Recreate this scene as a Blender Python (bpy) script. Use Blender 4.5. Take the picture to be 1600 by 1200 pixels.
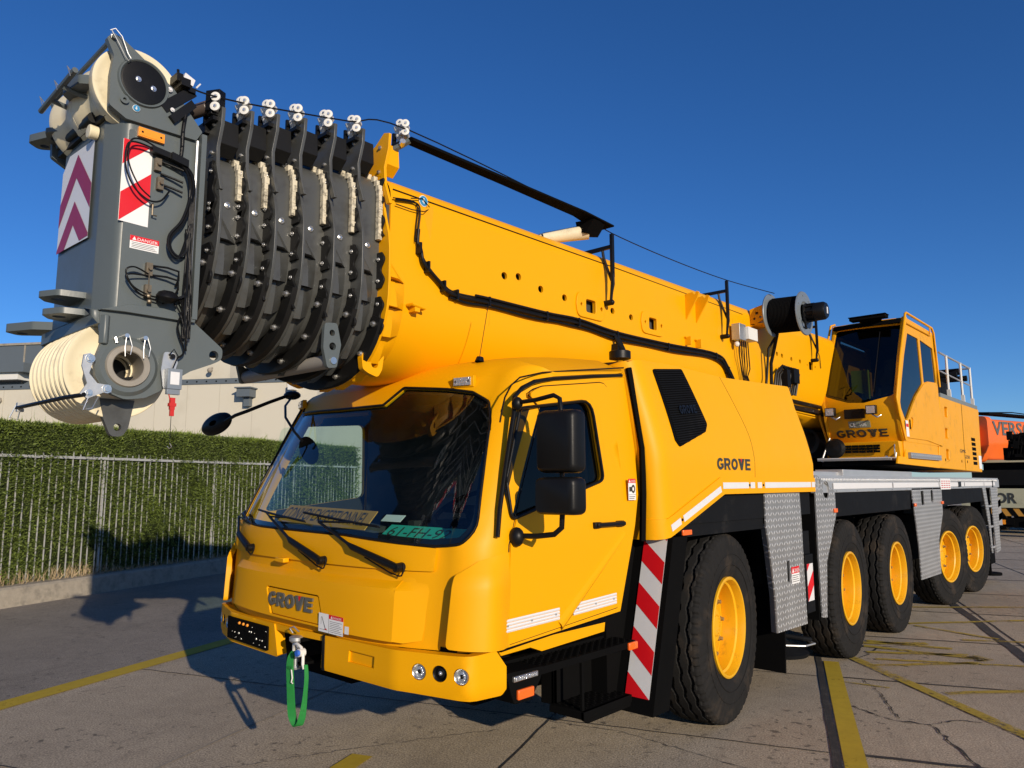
import bpy, bmesh, math, random
import numpy as np
from math import pi, sin, cos, radians, sqrt
from mathutils import Vector, Matrix
from mathutils.geometry import delaunay_2d_cdt
random.seed(7); RNG = np.random.default_rng(7)
for o in list(bpy.data.objects): bpy.data.objects.remove(o)
scn = bpy.context.scene
COL = scn.collection

# ------------------------------------------------------------------ camera
cd = bpy.data.cameras.new('camera'); cam = bpy.data.objects.new('camera', cd); COL.objects.link(cam)
cd.sensor_width = 36; cd.lens = 1151.2/1600*36; cd.clip_start = .1; cd.clip_end = 3000
YAW, PIT, ROL = .7362, .13299, -.00193
fw = Vector((-sin(YAW)*cos(PIT), cos(YAW)*cos(PIT), sin(PIT)))
rt = Vector((cos(YAW), sin(YAW), 0)); up = rt.cross(fw)
r2 = rt*cos(ROL)+up*sin(ROL); u2 = -rt*sin(ROL)+up*cos(ROL)
M = Matrix((r2, u2, -fw)).transposed().to_4x4(); M.translation = Vector((3.90976, -5.25817, 1.73724))
cam.matrix_world = M
scn.camera = cam
# ------------------------------------------------------------------ sky and sun
L = Vector((5.85, -2.15, 1.79)).normalized()
el = math.asin(L.z); az = math.atan2(L.x, L.y)
w = bpy.data.worlds.new('World'); scn.world = w; w.use_nodes = True
nt = w.node_tree; bg = nt.nodes['Background']
sky = nt.nodes.new('ShaderNodeTexSky'); sky.sky_type = 'NISHITA'; sky.sun_disc = False
sky.sun_elevation = el; sky.sun_rotation = az
sky.altitude = 0; sky.air_density = .82; sky.dust_density = .15; sky.ozone_density = 6.0
hs = nt.nodes.new('ShaderNodeHueSaturation'); hs.inputs['Saturation'].default_value = 1.10; hs.inputs['Hue'].default_value = .506
nt.links.new(sky.outputs[0], hs.inputs['Color']); nt.links.new(hs.outputs[0], bg.inputs[0])
bg.inputs[1].default_value = .124
sd = bpy.data.lights.new('sun', 'SUN'); so = bpy.data.objects.new('sun', sd); COL.objects.link(so)
sd.energy = 4.7; sd.angle = radians(.5); sd.color = (1, .86, .68)
so.rotation_euler = L.to_track_quat('Z', 'Y').to_euler(); so.location = (20, -8, 12)
scn.view_settings.view_transform = 'Standard'; scn.view_settings.look = 'None'
scn.view_settings.exposure = 0.0; scn.view_settings.gamma = 1
scn.render.resolution_x = 1024; scn.render.resolution_y = 768
scn.render.engine = 'CYCLES'

# ------------------------------------------------------------------ materials
class NT:
    def __init__(s, m): s.t = m.node_tree; s.n = s.t.nodes; s.l = s.t.links
    def new(s, ty, **k):
        n = s.n.new(ty)
        for a, b in k.items(): setattr(n, a, b)
        return n
    def math(s, op, a, b=None, clamp=False):
        n = s.new('ShaderNodeMath', operation=op, use_clamp=clamp)
        for i, x in enumerate((a, b)):
            if x is None: continue
            if hasattr(x, 'is_output'): s.l.new(x, n.inputs[i])
            else: n.inputs[i].default_value = x
        return n.outputs[0]
    def ramp(s, x, stops):
        n = s.new('ShaderNodeValToRGB'); e = n.color_ramp.elements
        while len(e) < len(stops): e.new(.5)
        for i, (p, c) in enumerate(stops):
            e[i].position = p; e[i].color = c if len(c) == 4 else (*c, 1)
        s.l.new(x, n.inputs[0]); return n.outputs[0]
    def noise(s, vec, scale, det=4, rough=.55, col=False):
        n = s.new('ShaderNodeTexNoise'); n.inputs['Scale'].default_value = scale
        n.inputs['Detail'].default_value = det; n.inputs['Roughness'].default_value = rough
        s.l.new(vec, n.inputs['Vector']); return n.outputs['Color' if col else 'Fac']
    def mix(s, f, a, b, mode='MIX'):
        n = s.new('ShaderNodeMix', data_type='RGBA', blend_type=mode)
        if hasattr(f, 'is_output'): s.l.new(f, n.inputs[0])
        else: n.inputs[0].default_value = f
        for i, x in ((6, a), (7, b)):
            if hasattr(x, 'is_output'): s.l.new(x, n.inputs[i])
            else: n.inputs[i].default_value = x if len(x) == 4 else (*x, 1)
        return n.outputs[2]
MATS = {}
def mat(name, col, rough=.5, metal=0, var=.12, vs=6., bump=.0, bs=200., coat=0, spec=.5, dirt=None, rv=.08):
    m = bpy.data.materials.new(name); m.use_nodes = True; k = NT(m); MATS[name] = m
    b = k.n['Principled BSDF']
    tc = k.new('ShaderNodeTexCoord').outputs['Object']
    n1 = k.noise(tc, vs, 5)
    c = k.mix(n1, [x*(1-var) for x in col], [min(1, x*(1+var)) for x in col])
    if dirt:
        n2 = k.noise(tc, dirt[1], 6, .65)
        f = k.ramp(n2, [(dirt[2], (0, 0, 0)), (dirt[2]+.18, (1, 1, 1))])
        f2 = k.math('MULTIPLY', f, dirt[3]); c = k.mix(f2, c, dirt[0])
    k.l.new(c, b.inputs['Base Color'])
    r = k.math('ADD', k.math('MULTIPLY', k.noise(tc, vs*2.3, 4), rv*2), rough-rv, True)
    k.l.new(r, b.inputs['Roughness'])
    b.inputs['Metallic'].default_value = metal; b.inputs['Coat Weight'].default_value = coat
    b.inputs['Coat Roughness'].default_value = .06
    b.inputs['Specular IOR Level'].default_value = spec
    if bump:
        bn = k.new('ShaderNodeBump'); bn.inputs['Strength'].default_value = bump; bn.inputs['Distance'].default_value = .01
        k.l.new(k.noise(tc, bs, 3), bn.inputs['Height']); k.l.new(bn.outputs[0], b.inputs['Normal'])
    return m
YEL = mat('yellow_paint', (.76, .345, .0), .46, var=.02, vs=1.5, bump=.010, bs=60, coat=.0, spec=.20, dirt=((.50, .24, .03), 3.0, .60, .10))
YEL2 = mat('yellow_paint_worn', (.72, .325, .002), .45, spec=.25, var=.06, vs=3, bump=.03, bs=70, dirt=((.20, .12, .03), 7, .56, .35))
RIM = mat('rim_paint', (.74, .385, .006), .36, var=.05, vs=4, coat=.2, dirt=((.25, .12, .02), 12, .56, .5))
GRY = mat('grey_paint', (.092, .108, .108), .40, var=.10, vs=3, bump=.04, bs=50, dirt=((.15, .14, .12), 8, .60, .25))
SEC = mat('boom_grey', (.066, .068, .064), .36, var=.14, vs=5, bump=.04, bs=50, dirt=((.035, .032, .026), 7, .50, .6))
DRK = mat('cover_and_shade_black', (.009, .009, .009), .5, spec=.2, var=.2, bump=.05, bs=90)  # black of pad covers, also stands for shade on ear boxes and hub hole
BLK = mat('black_plastic', (.006, .006, .0062), .40, var=.15, spec=.22, bump=.08, bs=300)
BLKM = mat('black_matt', (.004, .004, .0041), .8, spec=.04, var=.2, bump=.1, bs=120)
SKT = mat('skirt_black', (.008, .0085, .0095), .65, spec=.07, var=.25, vs=2, bump=.05, bs=80, dirt=((.05, .045, .04), 4, .58, .35))
RUB = mat('rubber', (.017, .0165, .016), .85, var=.3, vs=9, bump=.25, bs=220, spec=.10, dirt=((.075, .055, .038), 4, .52, .45))
CRM = mat('cream_nylon', (.72, .64, .44), .45, var=.08, vs=6, bump=.03, bs=80, dirt=((.38, .30, .19), 7, .54, .55))
PAD = mat('cream_pad', (.60, .54, .40), .6, var=.2, vs=20, bump=.15, bs=60, dirt=((.08, .07, .055), 30, .48, .85))
WHT = mat('white_nylon', (.66, .65, .61), .5, var=.05, dirt=((.35, .33, .3), 30, .62, .5))
ALU = mat('aluminium', (.60, .60, .59), .42, .7, var=.10, vs=4, bump=.05, bs=30)
STL = mat('galvanised_steel', (.50, .51, .51), .45, .8, var=.2, vs=30)
CHR = mat('bolt_steel', (.62, .62, .60), .3, .9, var=.15, vs=60)
BRZ = mat('bushing', (.30, .27, .22), .5, .3, var=.25, vs=10, bump=.05, bs=60)
TAP = mat('reflective_tape', (.66, .66, .66), .35, var=.04, vs=20)
WHP = mat('white_vinyl', (.74, .74, .73), .4, var=.03)
REDP = mat('red_vinyl', (.62, .006, .012), .4, var=.05)
MAG = mat('magenta_vinyl', (.30, .018, .06), .45, var=.05)
REDB = mat('red_plastic', (.50, .02, .015), .4, var=.1)
BLU = mat('blue_sticker', (.03, .22, .42), .4, var=.05)
ORGL = mat('amber_lens', (.90, .14, .015), .25, var=.15, vs=90, coat=.6)
AMB = mat('amber_reflector', (.95, .30, .01), .25, var=.15, vs=90, coat=.6)
INK = mat('dark_ink', (.035, .036, .03), .5, var=.05)
LOGO = mat('grey_letter', (.13, .13, .12), .4, .3, var=.1)
GREEN = mat('green_webbing', (.012, .21, .035), .75, var=.25, vs=25, bump=.3, bs=260, dirt=((.02, .04, .02), 12, .60, .6))
TEAL = mat('teal_plate', (.03, .40, .30), .5, var=.06)
SIGNY = mat('sign_yellow', (.50, .24, .03), .5, var=.08)
HED = mat('hedge_core', (.022, .030, .010), .95, var=.5, vs=5, bump=1., bs=40, spec=.1)
SEAT = mat('cloth_dark', (.03, .032, .035), .9, var=.3, vs=8)
INT = mat('cab_interior', (.016, .017, .02), .8, var=.25, vs=4)
HIV = mat('hi_vis_cloth', (.50, .62, .02), .85, var=.1)
DASH = mat('dashboard', (.075, .078, .08), .7, var=.15, vs=8, bump=.1, bs=120)
PAPER = mat('paper', (.70, .72, .70), .6, var=.04)
BEIGE = mat('beige_wall', (.55, .51, .41), .85, var=.04, vs=.6, bump=.06, bs=8, dirt=((.42, .385, .30), .8, .55, .4))
CLAD = mat('grey_cladding', (.10, .12, .135), .5, var=.08, vs=1)
ORANGE = mat('orange_paint', (.80, .14, .015), .4, var=.1, vs=2, dirt=((.30, .06, .02), 2, .55, .4))
IVORY = mat('ivory_paint', (.42, .41, .28), .5, var=.1, vs=2, dirt=((.22, .2, .15), 3, .55, .4))
FEN = mat('fence_galvanised', (.50, .50, .47), .55, .35, var=.15, vs=9)
KRB = mat('kerb_concrete', (.30, .265, .21), .9, var=.25, vs=14, bump=.5, bs=60, dirt=((.12, .11, .09), 6, .5, .6))
DRYG = mat('dry_stems', (.38, .29, .17), .9, var=.3, vs=20)
TAR = mat('tar_joint', (.030, .027, .024), .75, var=.3, vs=8, bump=.4, bs=90, dirt=((.10, .09, .075), 14, .5, .6))

# glass: thin pane that mirrors the sky at grazing angles and lets the rest through
def glass(name, tint, ior=1.5, dust=.0):
    m = bpy.data.materials.new(name); m.use_nodes = True; k = NT(m); k.n.remove(k.n['Principled BSDF'])
    tr = k.new('ShaderNodeBsdfTransparent'); tr.inputs[0].default_value = (*tint, 1)
    gl = k.new('ShaderNodeBsdfGlossy'); gl.inputs['Roughness'].default_value = .0
    lw = k.new('ShaderNodeLayerWeight'); f0 = ((ior-1)/(ior+1))**2*1.6
    fr = k.math('ADD', k.math('MULTIPLY', k.math('POWER', lw.outputs['Facing'], 5), 1-f0), f0)
    mx = k.new('ShaderNodeMixShader'); k.l.new(fr, mx.inputs[0])
    k.l.new(tr.outputs[0], mx.inputs[1]); k.l.new(gl.outputs[0], mx.inputs[2])
    out = mx.outputs[0]
    if dust:
        tc = k.new('ShaderNodeTexCoord').outputs['Object']
        df = k.new('ShaderNodeBsdfDiffuse'); df.inputs[0].default_value = (.5, .5, .5, 1)
        f = k.math('MULTIPLY', k.ramp(k.noise(tc, 3, 6, .7), [(.45, (0, 0, 0)), (.8, (1, 1, 1))]), dust)
        m2 = k.new('ShaderNodeMixShader'); k.l.new(f, m2.inputs[0]); k.l.new(out, m2.inputs[1]); k.l.new(df.outputs[0], m2.inputs[2]); out = m2.outputs[0]
    k.l.new(out, k.n['Material Output'].inputs[0]); MATS[name] = m; return m
GLS = glass('windscreen_glass', (.74, .90, .87), 1.65, .01)
GLD = glass('side_glass', (.22, .25, .25), 1.3, .0)
GLC = glass('clear_glass', (.78, .90, .86), 1.4, .0)
GLU = glass('tinted_glass', (.20, .22, .20), 1.5, .0)
MIR = mat('mirror_glass', (.75, .78, .8), .02, 1.0, var=0, rv=.01)
LENS = mat('lamp_lens', (.62, .64, .66), .12, .7, var=.45, vs=70, bump=.8, bs=120, coat=1, rv=.05)

def checker_plate():
    m = bpy.data.materials.new('checker_plate'); m.use_nodes = True; k = NT(m); b = k.n['Principled BSDF']; MATS['checker'] = m
    tc = k.new('ShaderNodeTexCoord').outputs['Object']; sp = k.new('ShaderNodeSeparateXYZ'); k.l.new(tc, sp.inputs[0])
    p = .050
    y = k.math('DIVIDE', sp.outputs[1], p); z = k.math('DIVIDE', sp.outputs[2], p)
    fy = k.math('SUBTRACT', k.math('FRACT', y), .5); fz = k.math('SUBTRACT', k.math('FRACT', z), .5)
    par = k.math('MODULO', k.math('ABSOLUTE', k.math('ADD', k.math('FLOOR', y), k.math('FLOOR', z))), 2)
    d1 = k.math('ADD', fy, fz); d2 = k.math('SUBTRACT', fy, fz)
    def lerp(a, c): return k.math('ADD', k.math('MULTIPLY', a, par), k.math('MULTIPLY', c, k.math('SUBTRACT', 1, par)))
    a = lerp(d1, d2); c = lerp(d2, d1)
    e = k.math('ADD', k.math('DIVIDE', k.math('MULTIPLY', a, a), .42), k.math('DIVIDE', k.math('MULTIPLY', c, c), .034))
    h = k.math('SUBTRACT', 1, e, True)
    hh = k.math('POWER', h, .5)
    bn = k.new('ShaderNodeBump'); bn.inputs['Strength'].default_value = 1; bn.inputs['Distance'].default_value = .004
    k.l.new(hh, bn.inputs['Height']); k.l.new(bn.outputs[0], b.inputs['Normal'])
    n = k.noise(tc, 5, 5, .6)
    base = k.mix(n, (.24, .24, .24), (.40, .40, .39))
    k.l.new(k.mix(k.math('MULTIPLY', hh, .8), base, (1.0, 1.0, .97)), b.inputs['Base Color'])
    b.inputs['Metallic'].default_value = .5
    k.l.new(k.math('ADD', k.math('MULTIPLY', n, .25), .27), b.inputs['Roughness'])
    return m
CHK = checker_plate()

def site_vec(k):
    g = k.new('ShaderNodeNewGeometry').outputs['Position']
    mp = k.new('ShaderNodeMapping'); mp.inputs['Rotation'].default_value = (0, 0, -radians(21.85))
    k.l.new(g, mp.inputs[0]); return mp.outputs[0]
def ground_mat(name, c1, c2, spots, rough, fine, slabs=False):
    m = bpy.data.materials.new(name); m.use_nodes = True; k = NT(m); b = k.n['Principled BSDF']; MATS[name] = m
    v = site_vec(k)
    n1 = k.noise(v, .55, 7, .62); n2 = k.noise(v, 6, 6, .7); n3 = k.noise(v, fine, 3, .6)
    f = k.math('ADD', k.math('MULTIPLY', n1, .6), k.math('MULTIPLY', n2, .4))
    c = k.mix(k.ramp(f, [(.36, (0, 0, 0)), (.64, (1, 1, 1))]), c1, c2)
    c = k.mix(.75, c, k.ramp(n3, [(.28, (.0, .0, .0)), (.5, (.5, .5, .5)), (.75, (1, 1, 1))]), 'OVERLAY')
    if slabs:
        mp = k.new('ShaderNodeVectorMath', operation='DIVIDE'); mp.inputs[1].default_value = (1.97, 2.03, 1); k.l.new(v, mp.inputs[0])
        ad = k.new('ShaderNodeVectorMath', operation='ADD'); ad.inputs[1].default_value = (.03, .43, 0); k.l.new(mp.outputs[0], ad.inputs[0])
        fl = k.new('ShaderNodeVectorMath', operation='FLOOR'); k.l.new(ad.outputs[0], fl.inputs[0])
        wn = k.new('ShaderNodeTexWhiteNoise', noise_dimensions='3D'); k.l.new(fl.outputs[0], wn.inputs['Vector'])
        c = k.mix(k.math('MULTIPLY', wn.outputs['Value'], .35), c, [x*.62 for x in c1])
    # scuffs along the driving direction
    st = k.new('ShaderNodeMapping'); st.inputs['Scale'].default_value = (9, .7, 1); k.l.new(v, st.inputs[0])
    sc = k.ramp(k.noise(st.outputs[0], 1, 5, .6), [(.55, (0, 0, 0)), (.72, (1, 1, 1))])
    c = k.mix(k.math('MULTIPLY', sc, .25), c, [x*.55 for x in c1])
    # oil drips and damp spots
    sp = k.ramp(k.noise(v, 13, 2, .5), [(.61, (0, 0, 0)), (.68, (1, 1, 1))])
    gate = k.ramp(k.noise(v, .8, 3), [(.42, (0, 0, 0)), (.58, (1, 1, 1))])
    c = k.mix(k.math('MULTIPLY', k.math('MULTIPLY', sp, gate), spots), c, [x*.25 for x in c1])
    k.l.new(c, b.inputs['Base Color'])
    k.l.new(k.math('ADD', k.math('MULTIPLY', n2, .2), rough-.1), b.inputs['Roughness'])
    bn = k.new('ShaderNodeBump'); bn.inputs['Strength'].default_value = .45; bn.inputs['Distance'].default_value = .006
    k.l.new(k.math('ADD', n3, k.math('MULTIPLY', n2, .8)), bn.inputs['Height']); k.l.new(bn.outputs[0], b.inputs['Normal'])
    return m
CON = ground_mat('concrete_paving', (.32, .260, .182), (.48, .395, .280), .8, .85, 85, True)
ASP = ground_mat('asphalt', (.18, .155, .125), (.27, .235, .190), .5, .85, 120)
FAR = ground_mat('yard_ground', (.20, .185, .16), (.28, .26, .22), .5, .9, 60)
def paint_mat(name, col, wear):
    m = bpy.data.materials.new(name); m.use_nodes = True; k = NT(m); b = k.n['Principled BSDF']; MATS[name] = m
    v = site_vec(k); n = k.noise(v, 24, 8, .75); n2 = k.noise(v, 2.2, 3)
    c = k.mix(k.noise(v, 9, 6, .7), [x*.6 for x in col], col); k.l.new(c, b.inputs['Base Color']); b.inputs['Roughness'].default_value = .75
    a = k.ramp(k.math('ADD', k.math('MULTIPLY', n, .6), k.math('MULTIPLY', n2, .4)), [(wear-.07, (0, 0, 0)), (wear+.05, (1, 1, 1))])
    k.l.new(a, b.inputs['Alpha']); return m
YLN = paint_mat('yellow_line', (.58, .40, .015), .37)
YLW = paint_mat('yellow_line_faded', (.48, .34, .03), .46)

# ------------------------------------------------------------------ mesh helper
def pin(x, y, poly):
    c = False; j = len(poly)-1
    for i in range(len(poly)):
        xi, yi = poly[i]; xj, yj = poly[j]
        if (yi > y) != (yj > y) and x < (xj-xi)*(y-yi)/(yj-yi)+xi: c = not c
        j = i
    return c
def rnd(poly, r, n=5):
    out = []; N = len(poly)
    for i, p in enumerate(poly):
        rr = r[i] if isinstance(r, (list, tuple)) else r
        p = Vector(p[:2]); a = Vector(poly[i-1][:2])-p; b = Vector(poly[(i+1) % N][:2])-p
        la, lb = a.length, b.length
        if rr <= 0 or la < 1e-6 or lb < 1e-6: out.append(tuple(p)); continue
        a.normalize(); b.normalize(); cs = max(-.9999, min(.9999, a.dot(b))); th = math.acos(cs)
        if th > 3.0: out.append(tuple(p)); continue
        d = min(rr/math.tan(th/2), la*.49, lb*.49)
        p0 = p+a*d; p1 = p+b*d
        for k in range(n+1):
            t = k/n; q = p0*(1-t)**2+p*2*t*(1-t)+p1*t*t; out.append(tuple(q))
    return out
def circ(cx, cy, r, n=24, ry=None, a0=0):
    ry = ry or r
    return [(cx+r*cos(a0+2*pi*i/n), cy+ry*sin(a0+2*pi*i/n)) for i in range(n)]
def dens(poly, step):
    out = []
    for i, p in enumerate(poly):
        q = poly[(i+1) % len(poly)]; d = math.dist(p, q); n = max(1, int(round(d/step)))
        for k in range(n): out.append((p[0]+(q[0]-p[0])*k/n, p[1]+(q[1]-p[1])*k/n))
    return out
def tri2d(outer, holes, step=None):
    loops = [outer]+list(holes); vs = []; ed = []
    for lp in loops:
        if step: lp = dens(lp, step)
        s = len(vs); vs += [Vector(p) for p in lp]; n = len(lp)
        ed += [(s+i, s+(i+1) % n) for i in range(n)]
    if step:
        bv = np.array([tuple(v) for v in vs]); x0, y0 = bv.min(0); x1, y1 = bv.max(0)
        for x in np.arange(x0+step*.5, x1, step):
            for y in np.arange(y0+step*.5, y1, step):
                if not pin(x, y, outer) or any(pin(x, y, h) for h in holes): continue
                if ((bv[:, 0]-x)**2+(bv[:, 1]-y)**2).min() < (step*.45)**2: continue
                vs.append(Vector((x, y)))
    V, E_, F_, *_ = delaunay_2d_cdt(vs, ed, [], 0, 1e-6)
    fs = []
    for f in F_:
        cx = sum(V[i].x for i in f)/len(f); cy = sum(V[i].y for i in f)/len(f)
        if pin(cx, cy, outer) and not any(pin(cx, cy, h) for h in holes): fs.append(tuple(f))
    used = sorted({i for f in fs for i in f}); mp = {a: b for b, a in enumerate(used)}
    return [(V[i].x, V[i].y) for i in used], [tuple(mp[i] for i in f) for f in fs]
class MB:
    def __init__(s): s.v = []; s.f = []; s.m = []
    def add(s, v, f, m=0):
        b = len(s.v); s.v += [tuple(x) for x in v]; s.f += [tuple(b+i for i in q) for q in f]; s.m += [m]*len(f); return s
    def box(s, x0, x1, y0, y1, z0, z1, m=0):
        v = [(x, y, z) for x in (x0, x1) for y in (y0, y1) for z in (z0, z1)]
        return s.add(v, [(0, 1, 3, 2), (4, 6, 7, 5), (0, 4, 5, 1), (2, 3, 7, 6), (0, 2, 6, 4), (1, 5, 7, 3)], m)
    def obox(s, c, a, b, d, m=0):
        c, a, b, d = map(Vector, (c, a, b, d))
        v = [c+a*i+b*j+d*k for i in (-1, 1) for j in (-1, 1) for k in (-1, 1)]
        return s.add(v, [(0, 1, 3, 2), (4, 6, 7, 5), (0, 4, 5, 1), (2, 3, 7, 6), (0, 2, 6, 4), (1, 5, 7, 3)], m)
    def prism(s, poly, ax, a, b, m=0, holes=(), T=None):
        def P(p, w):
            q = (w, p[0], p[1]) if ax == 'x' else (p[0], w, p[1]) if ax == 'y' else (p[0], p[1], w)
            return T(*q) if T else q
        V, F = tri2d(poly, holes)
        s.add([P(p, a) for p in V], F, m); s.add([P(p, b) for p in V], [f[::-1] for f in F], m)
        for lp in [poly]+list(holes):
            n = len(lp); s.add([P(p, a) for p in lp]+[P(p, b) for p in lp], [(i, (i+1) % n, n+(i+1) % n, n+i) for i in range(n)], m)
        return s
    def loft(s, rings, closed=True, cap=True, m=0):
        n = len(rings[0]); v = [p for r in rings for p in r]; f = []
        e = n if closed else n-1
        for j in range(len(rings)-1):
            for i in range(e): f.append((j*n+i, j*n+(i+1) % n, (j+1)*n+(i+1) % n, (j+1)*n+i))
        s.add(v, f, m)
        if cap:
            s.add(rings[0], [tuple(range(n))[::-1]], m); s.add(rings[-1], [tuple(range(n))], m)
        return s
    def tube(s, pts, r, n=8, m=0, cap=True, flat=None):
        pts = [Vector(p) for p in pts]; N = len(pts); rings = []; u = None
        for i, p in enumerate(pts):
            t = (pts[min(i+1, N-1)]-pts[max(i-1, 0)]).normalized()
            if u is None: u = t.orthogonal().normalized()
            else: u = (u-t*u.dot(t)); u = u.normalized() if u.length > 1e-6 else t.orthogonal().normalized()
            w_ = t.cross(u); rr = r[i] if isinstance(r, (list, tuple)) else r
            rings.append([p+(u*cos(2*pi*k/n)+w_*sin(2*pi*k/n))*rr for k in range(n)])
        return s.loft(rings, True, cap, m)
    def cyl(s, p0, p1, r0, r1=None, n=20, m=0): return s.tube([p0, p1], [r0, r0 if r1 is None else r1], n, m)
    def lathe(s, prof, org, axis, n=32, m=0, closed=False):
        org = Vector(org); t = Vector(axis).normalized(); u = t.orthogonal().normalized(); w_ = t.cross(u)
        rings = [[org+t*a+(u*cos(2*pi*k/n)+w_*sin(2*pi*k/n))*max(r, 1e-5) for k in range(n)] for a, r in prof]
        if closed: rings.append(rings[0])
        return s.loft(rings, True, False, m)
    def ball(s, c, r, n=10, m=0, sc=(1, 1, 1)):
        v = []; f = []; h = n//2+1; c = Vector(c)
        for j in range(h+1):
            th = pi*j/h
            for i in range(n): v.append(c+Vector((sin(th)*cos(2*pi*i/n)*sc[0], sin(th)*sin(2*pi*i/n)*sc[1], cos(th)*sc[2]))*r)
        for j in range(h):
            for i in range(n): f.append((j*n+i, (j+1)*n+i, (j+1)*n+(i+1) % n, j*n+(i+1) % n))
        return s.add(v, f, m)
    def bolt(s, p, axis, r=.012, h=.012, m=0):
        p = Vector(p); a = Vector(axis).normalized()
        s.cyl(p, p+a*h*.35, r*1.5, n=12, m=m); return s.tube([p+a*h*.35, p+a*h], r, 6, m)
    def sheet(s, S, outer, holes=(), step=.05, th=.01, off=0., m=0, out=None):
        V, F = tri2d(outer, holes, step); P = [Vector(S(*p)) for p in V]
        N = [Vector((0, 0, 0)) for _ in P]
        for f in F:
            n = (P[f[1]]-P[f[0]]).cross(P[f[2]]-P[f[0]])
            for i in f: N[i] += n
        N = [n.normalized() if n.length > 0 else Vector((0, 0, 1)) for n in N]
        if out is not None and sum(n.dot(Vector(out)) for n in N) < 0: N = [-n for n in N]; F = [f[::-1] for f in F]
        A = [p+n*off for p, n in zip(P, N)]; B = [p+n*(off-th) for p, n in zip(P, N)]; k = len(A)
        ec = {}
        for f in F:
            for i in range(len(f)):
                e = (f[i], f[(i+1) % len(f)]); ec[e] = 1
        if th == 0: return s.add(A, F, m)
        fs = list(F)+[tuple(k+i for i in f[::-1]) for f in F]
        for (a, b) in ec:
            if (b, a) not in ec: fs.append((a, a+k, b+k, b))
        return s.add(A+B, fs, m)
def obj(name, mb, mats, parent=None, smooth=32, bevel=0, seg=2, loc=None):
    me = bpy.data.meshes.new(name)
    if isinstance(mb, MB):
        me.from_pydata([tuple(v) for v in mb.v], [], mb.f)
        for p, m in zip(me.polygons, mb.m): p.material_index = m
    else: me = mb
    if not isinstance(mats, (list, tuple)): mats = [mats]
    for m in mats: me.materials.append(m)
    if isinstance(mb, MB):
        bm = bmesh.new(); bm.from_mesh(me); bmesh.ops.remove_doubles(bm, verts=bm.verts, dist=1e-5)
        bmesh.ops.recalc_face_normals(bm, faces=bm.faces); bm.to_mesh(me); bm.free()
    for p in me.polygons: p.use_smooth = True
    me.set_sharp_from_angle(angle=radians(smooth))
    o = bpy.data.objects.new(name, me); COL.objects.link(o)
    if parent: o.parent = parent
    if loc: o.location = loc
    if bevel:
        b = o.modifiers.new('bevel', 'BEVEL'); b.width = bevel; b.segments = seg; b.limit_method = 'ANGLE'; b.angle_limit = radians(40)
    return o
def thing(name, label, cat, loc=(0, 0, 0), rz=0, group=None):
    o = bpy.data.objects.new(name, None); COL.objects.link(o); o.location = loc; o.rotation_euler = (0, 0, rz)
    tag(o, label, cat, group); return o
def tag(o, label, cat, group=None):
    o['label'] = label; o['category'] = cat
    if group: o['group'] = group
    return o
def kind(o, k='structure'): o['kind'] = k; return o
def copy_tree(o, parent=None, mw=None):
    c = o.copy(); COL.objects.link(c); c.parent = parent
    for ch in list(o.children):
        copy_tree(ch, c)
    return c
def text(name, s, org, right, upv, h, mat_, parent=None, width=None, ext=.002, bold=.0, center=False):
    cu = bpy.data.curves.new(name, 'FONT'); cu.body = s; cu.size = 1; cu.extrude = 0; cu.offset = bold; cu.resolution_u = 3
    t = bpy.data.objects.new(name+'_tmp', cu); COL.objects.link(t); bpy.context.view_layer.update()
    me = bpy.data.meshes.new_from_object(t.evaluated_get(bpy.context.evaluated_depsgraph_get()))
    bpy.data.objects.remove(t)
    co = np.array([v.co[:] for v in me.vertices]); mn, mx = co.min(0), co.max(0)
    ph = .73; sx = (width/(mx[0]-mn[0])) if width else h/ph; sy = h/ph
    R_ = Vector(right).normalized(); U = Vector(upv).normalized(); N = R_.cross(U); org = Vector(org)
    x0 = (mn[0]+mx[0])/2 if center else mn[0]
    for v in me.vertices: v.co = org+R_*((v.co.x-x0)*sx)+U*(v.co.y*sy)+N*ext
    return obj(name, me, mat_, parent)
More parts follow.
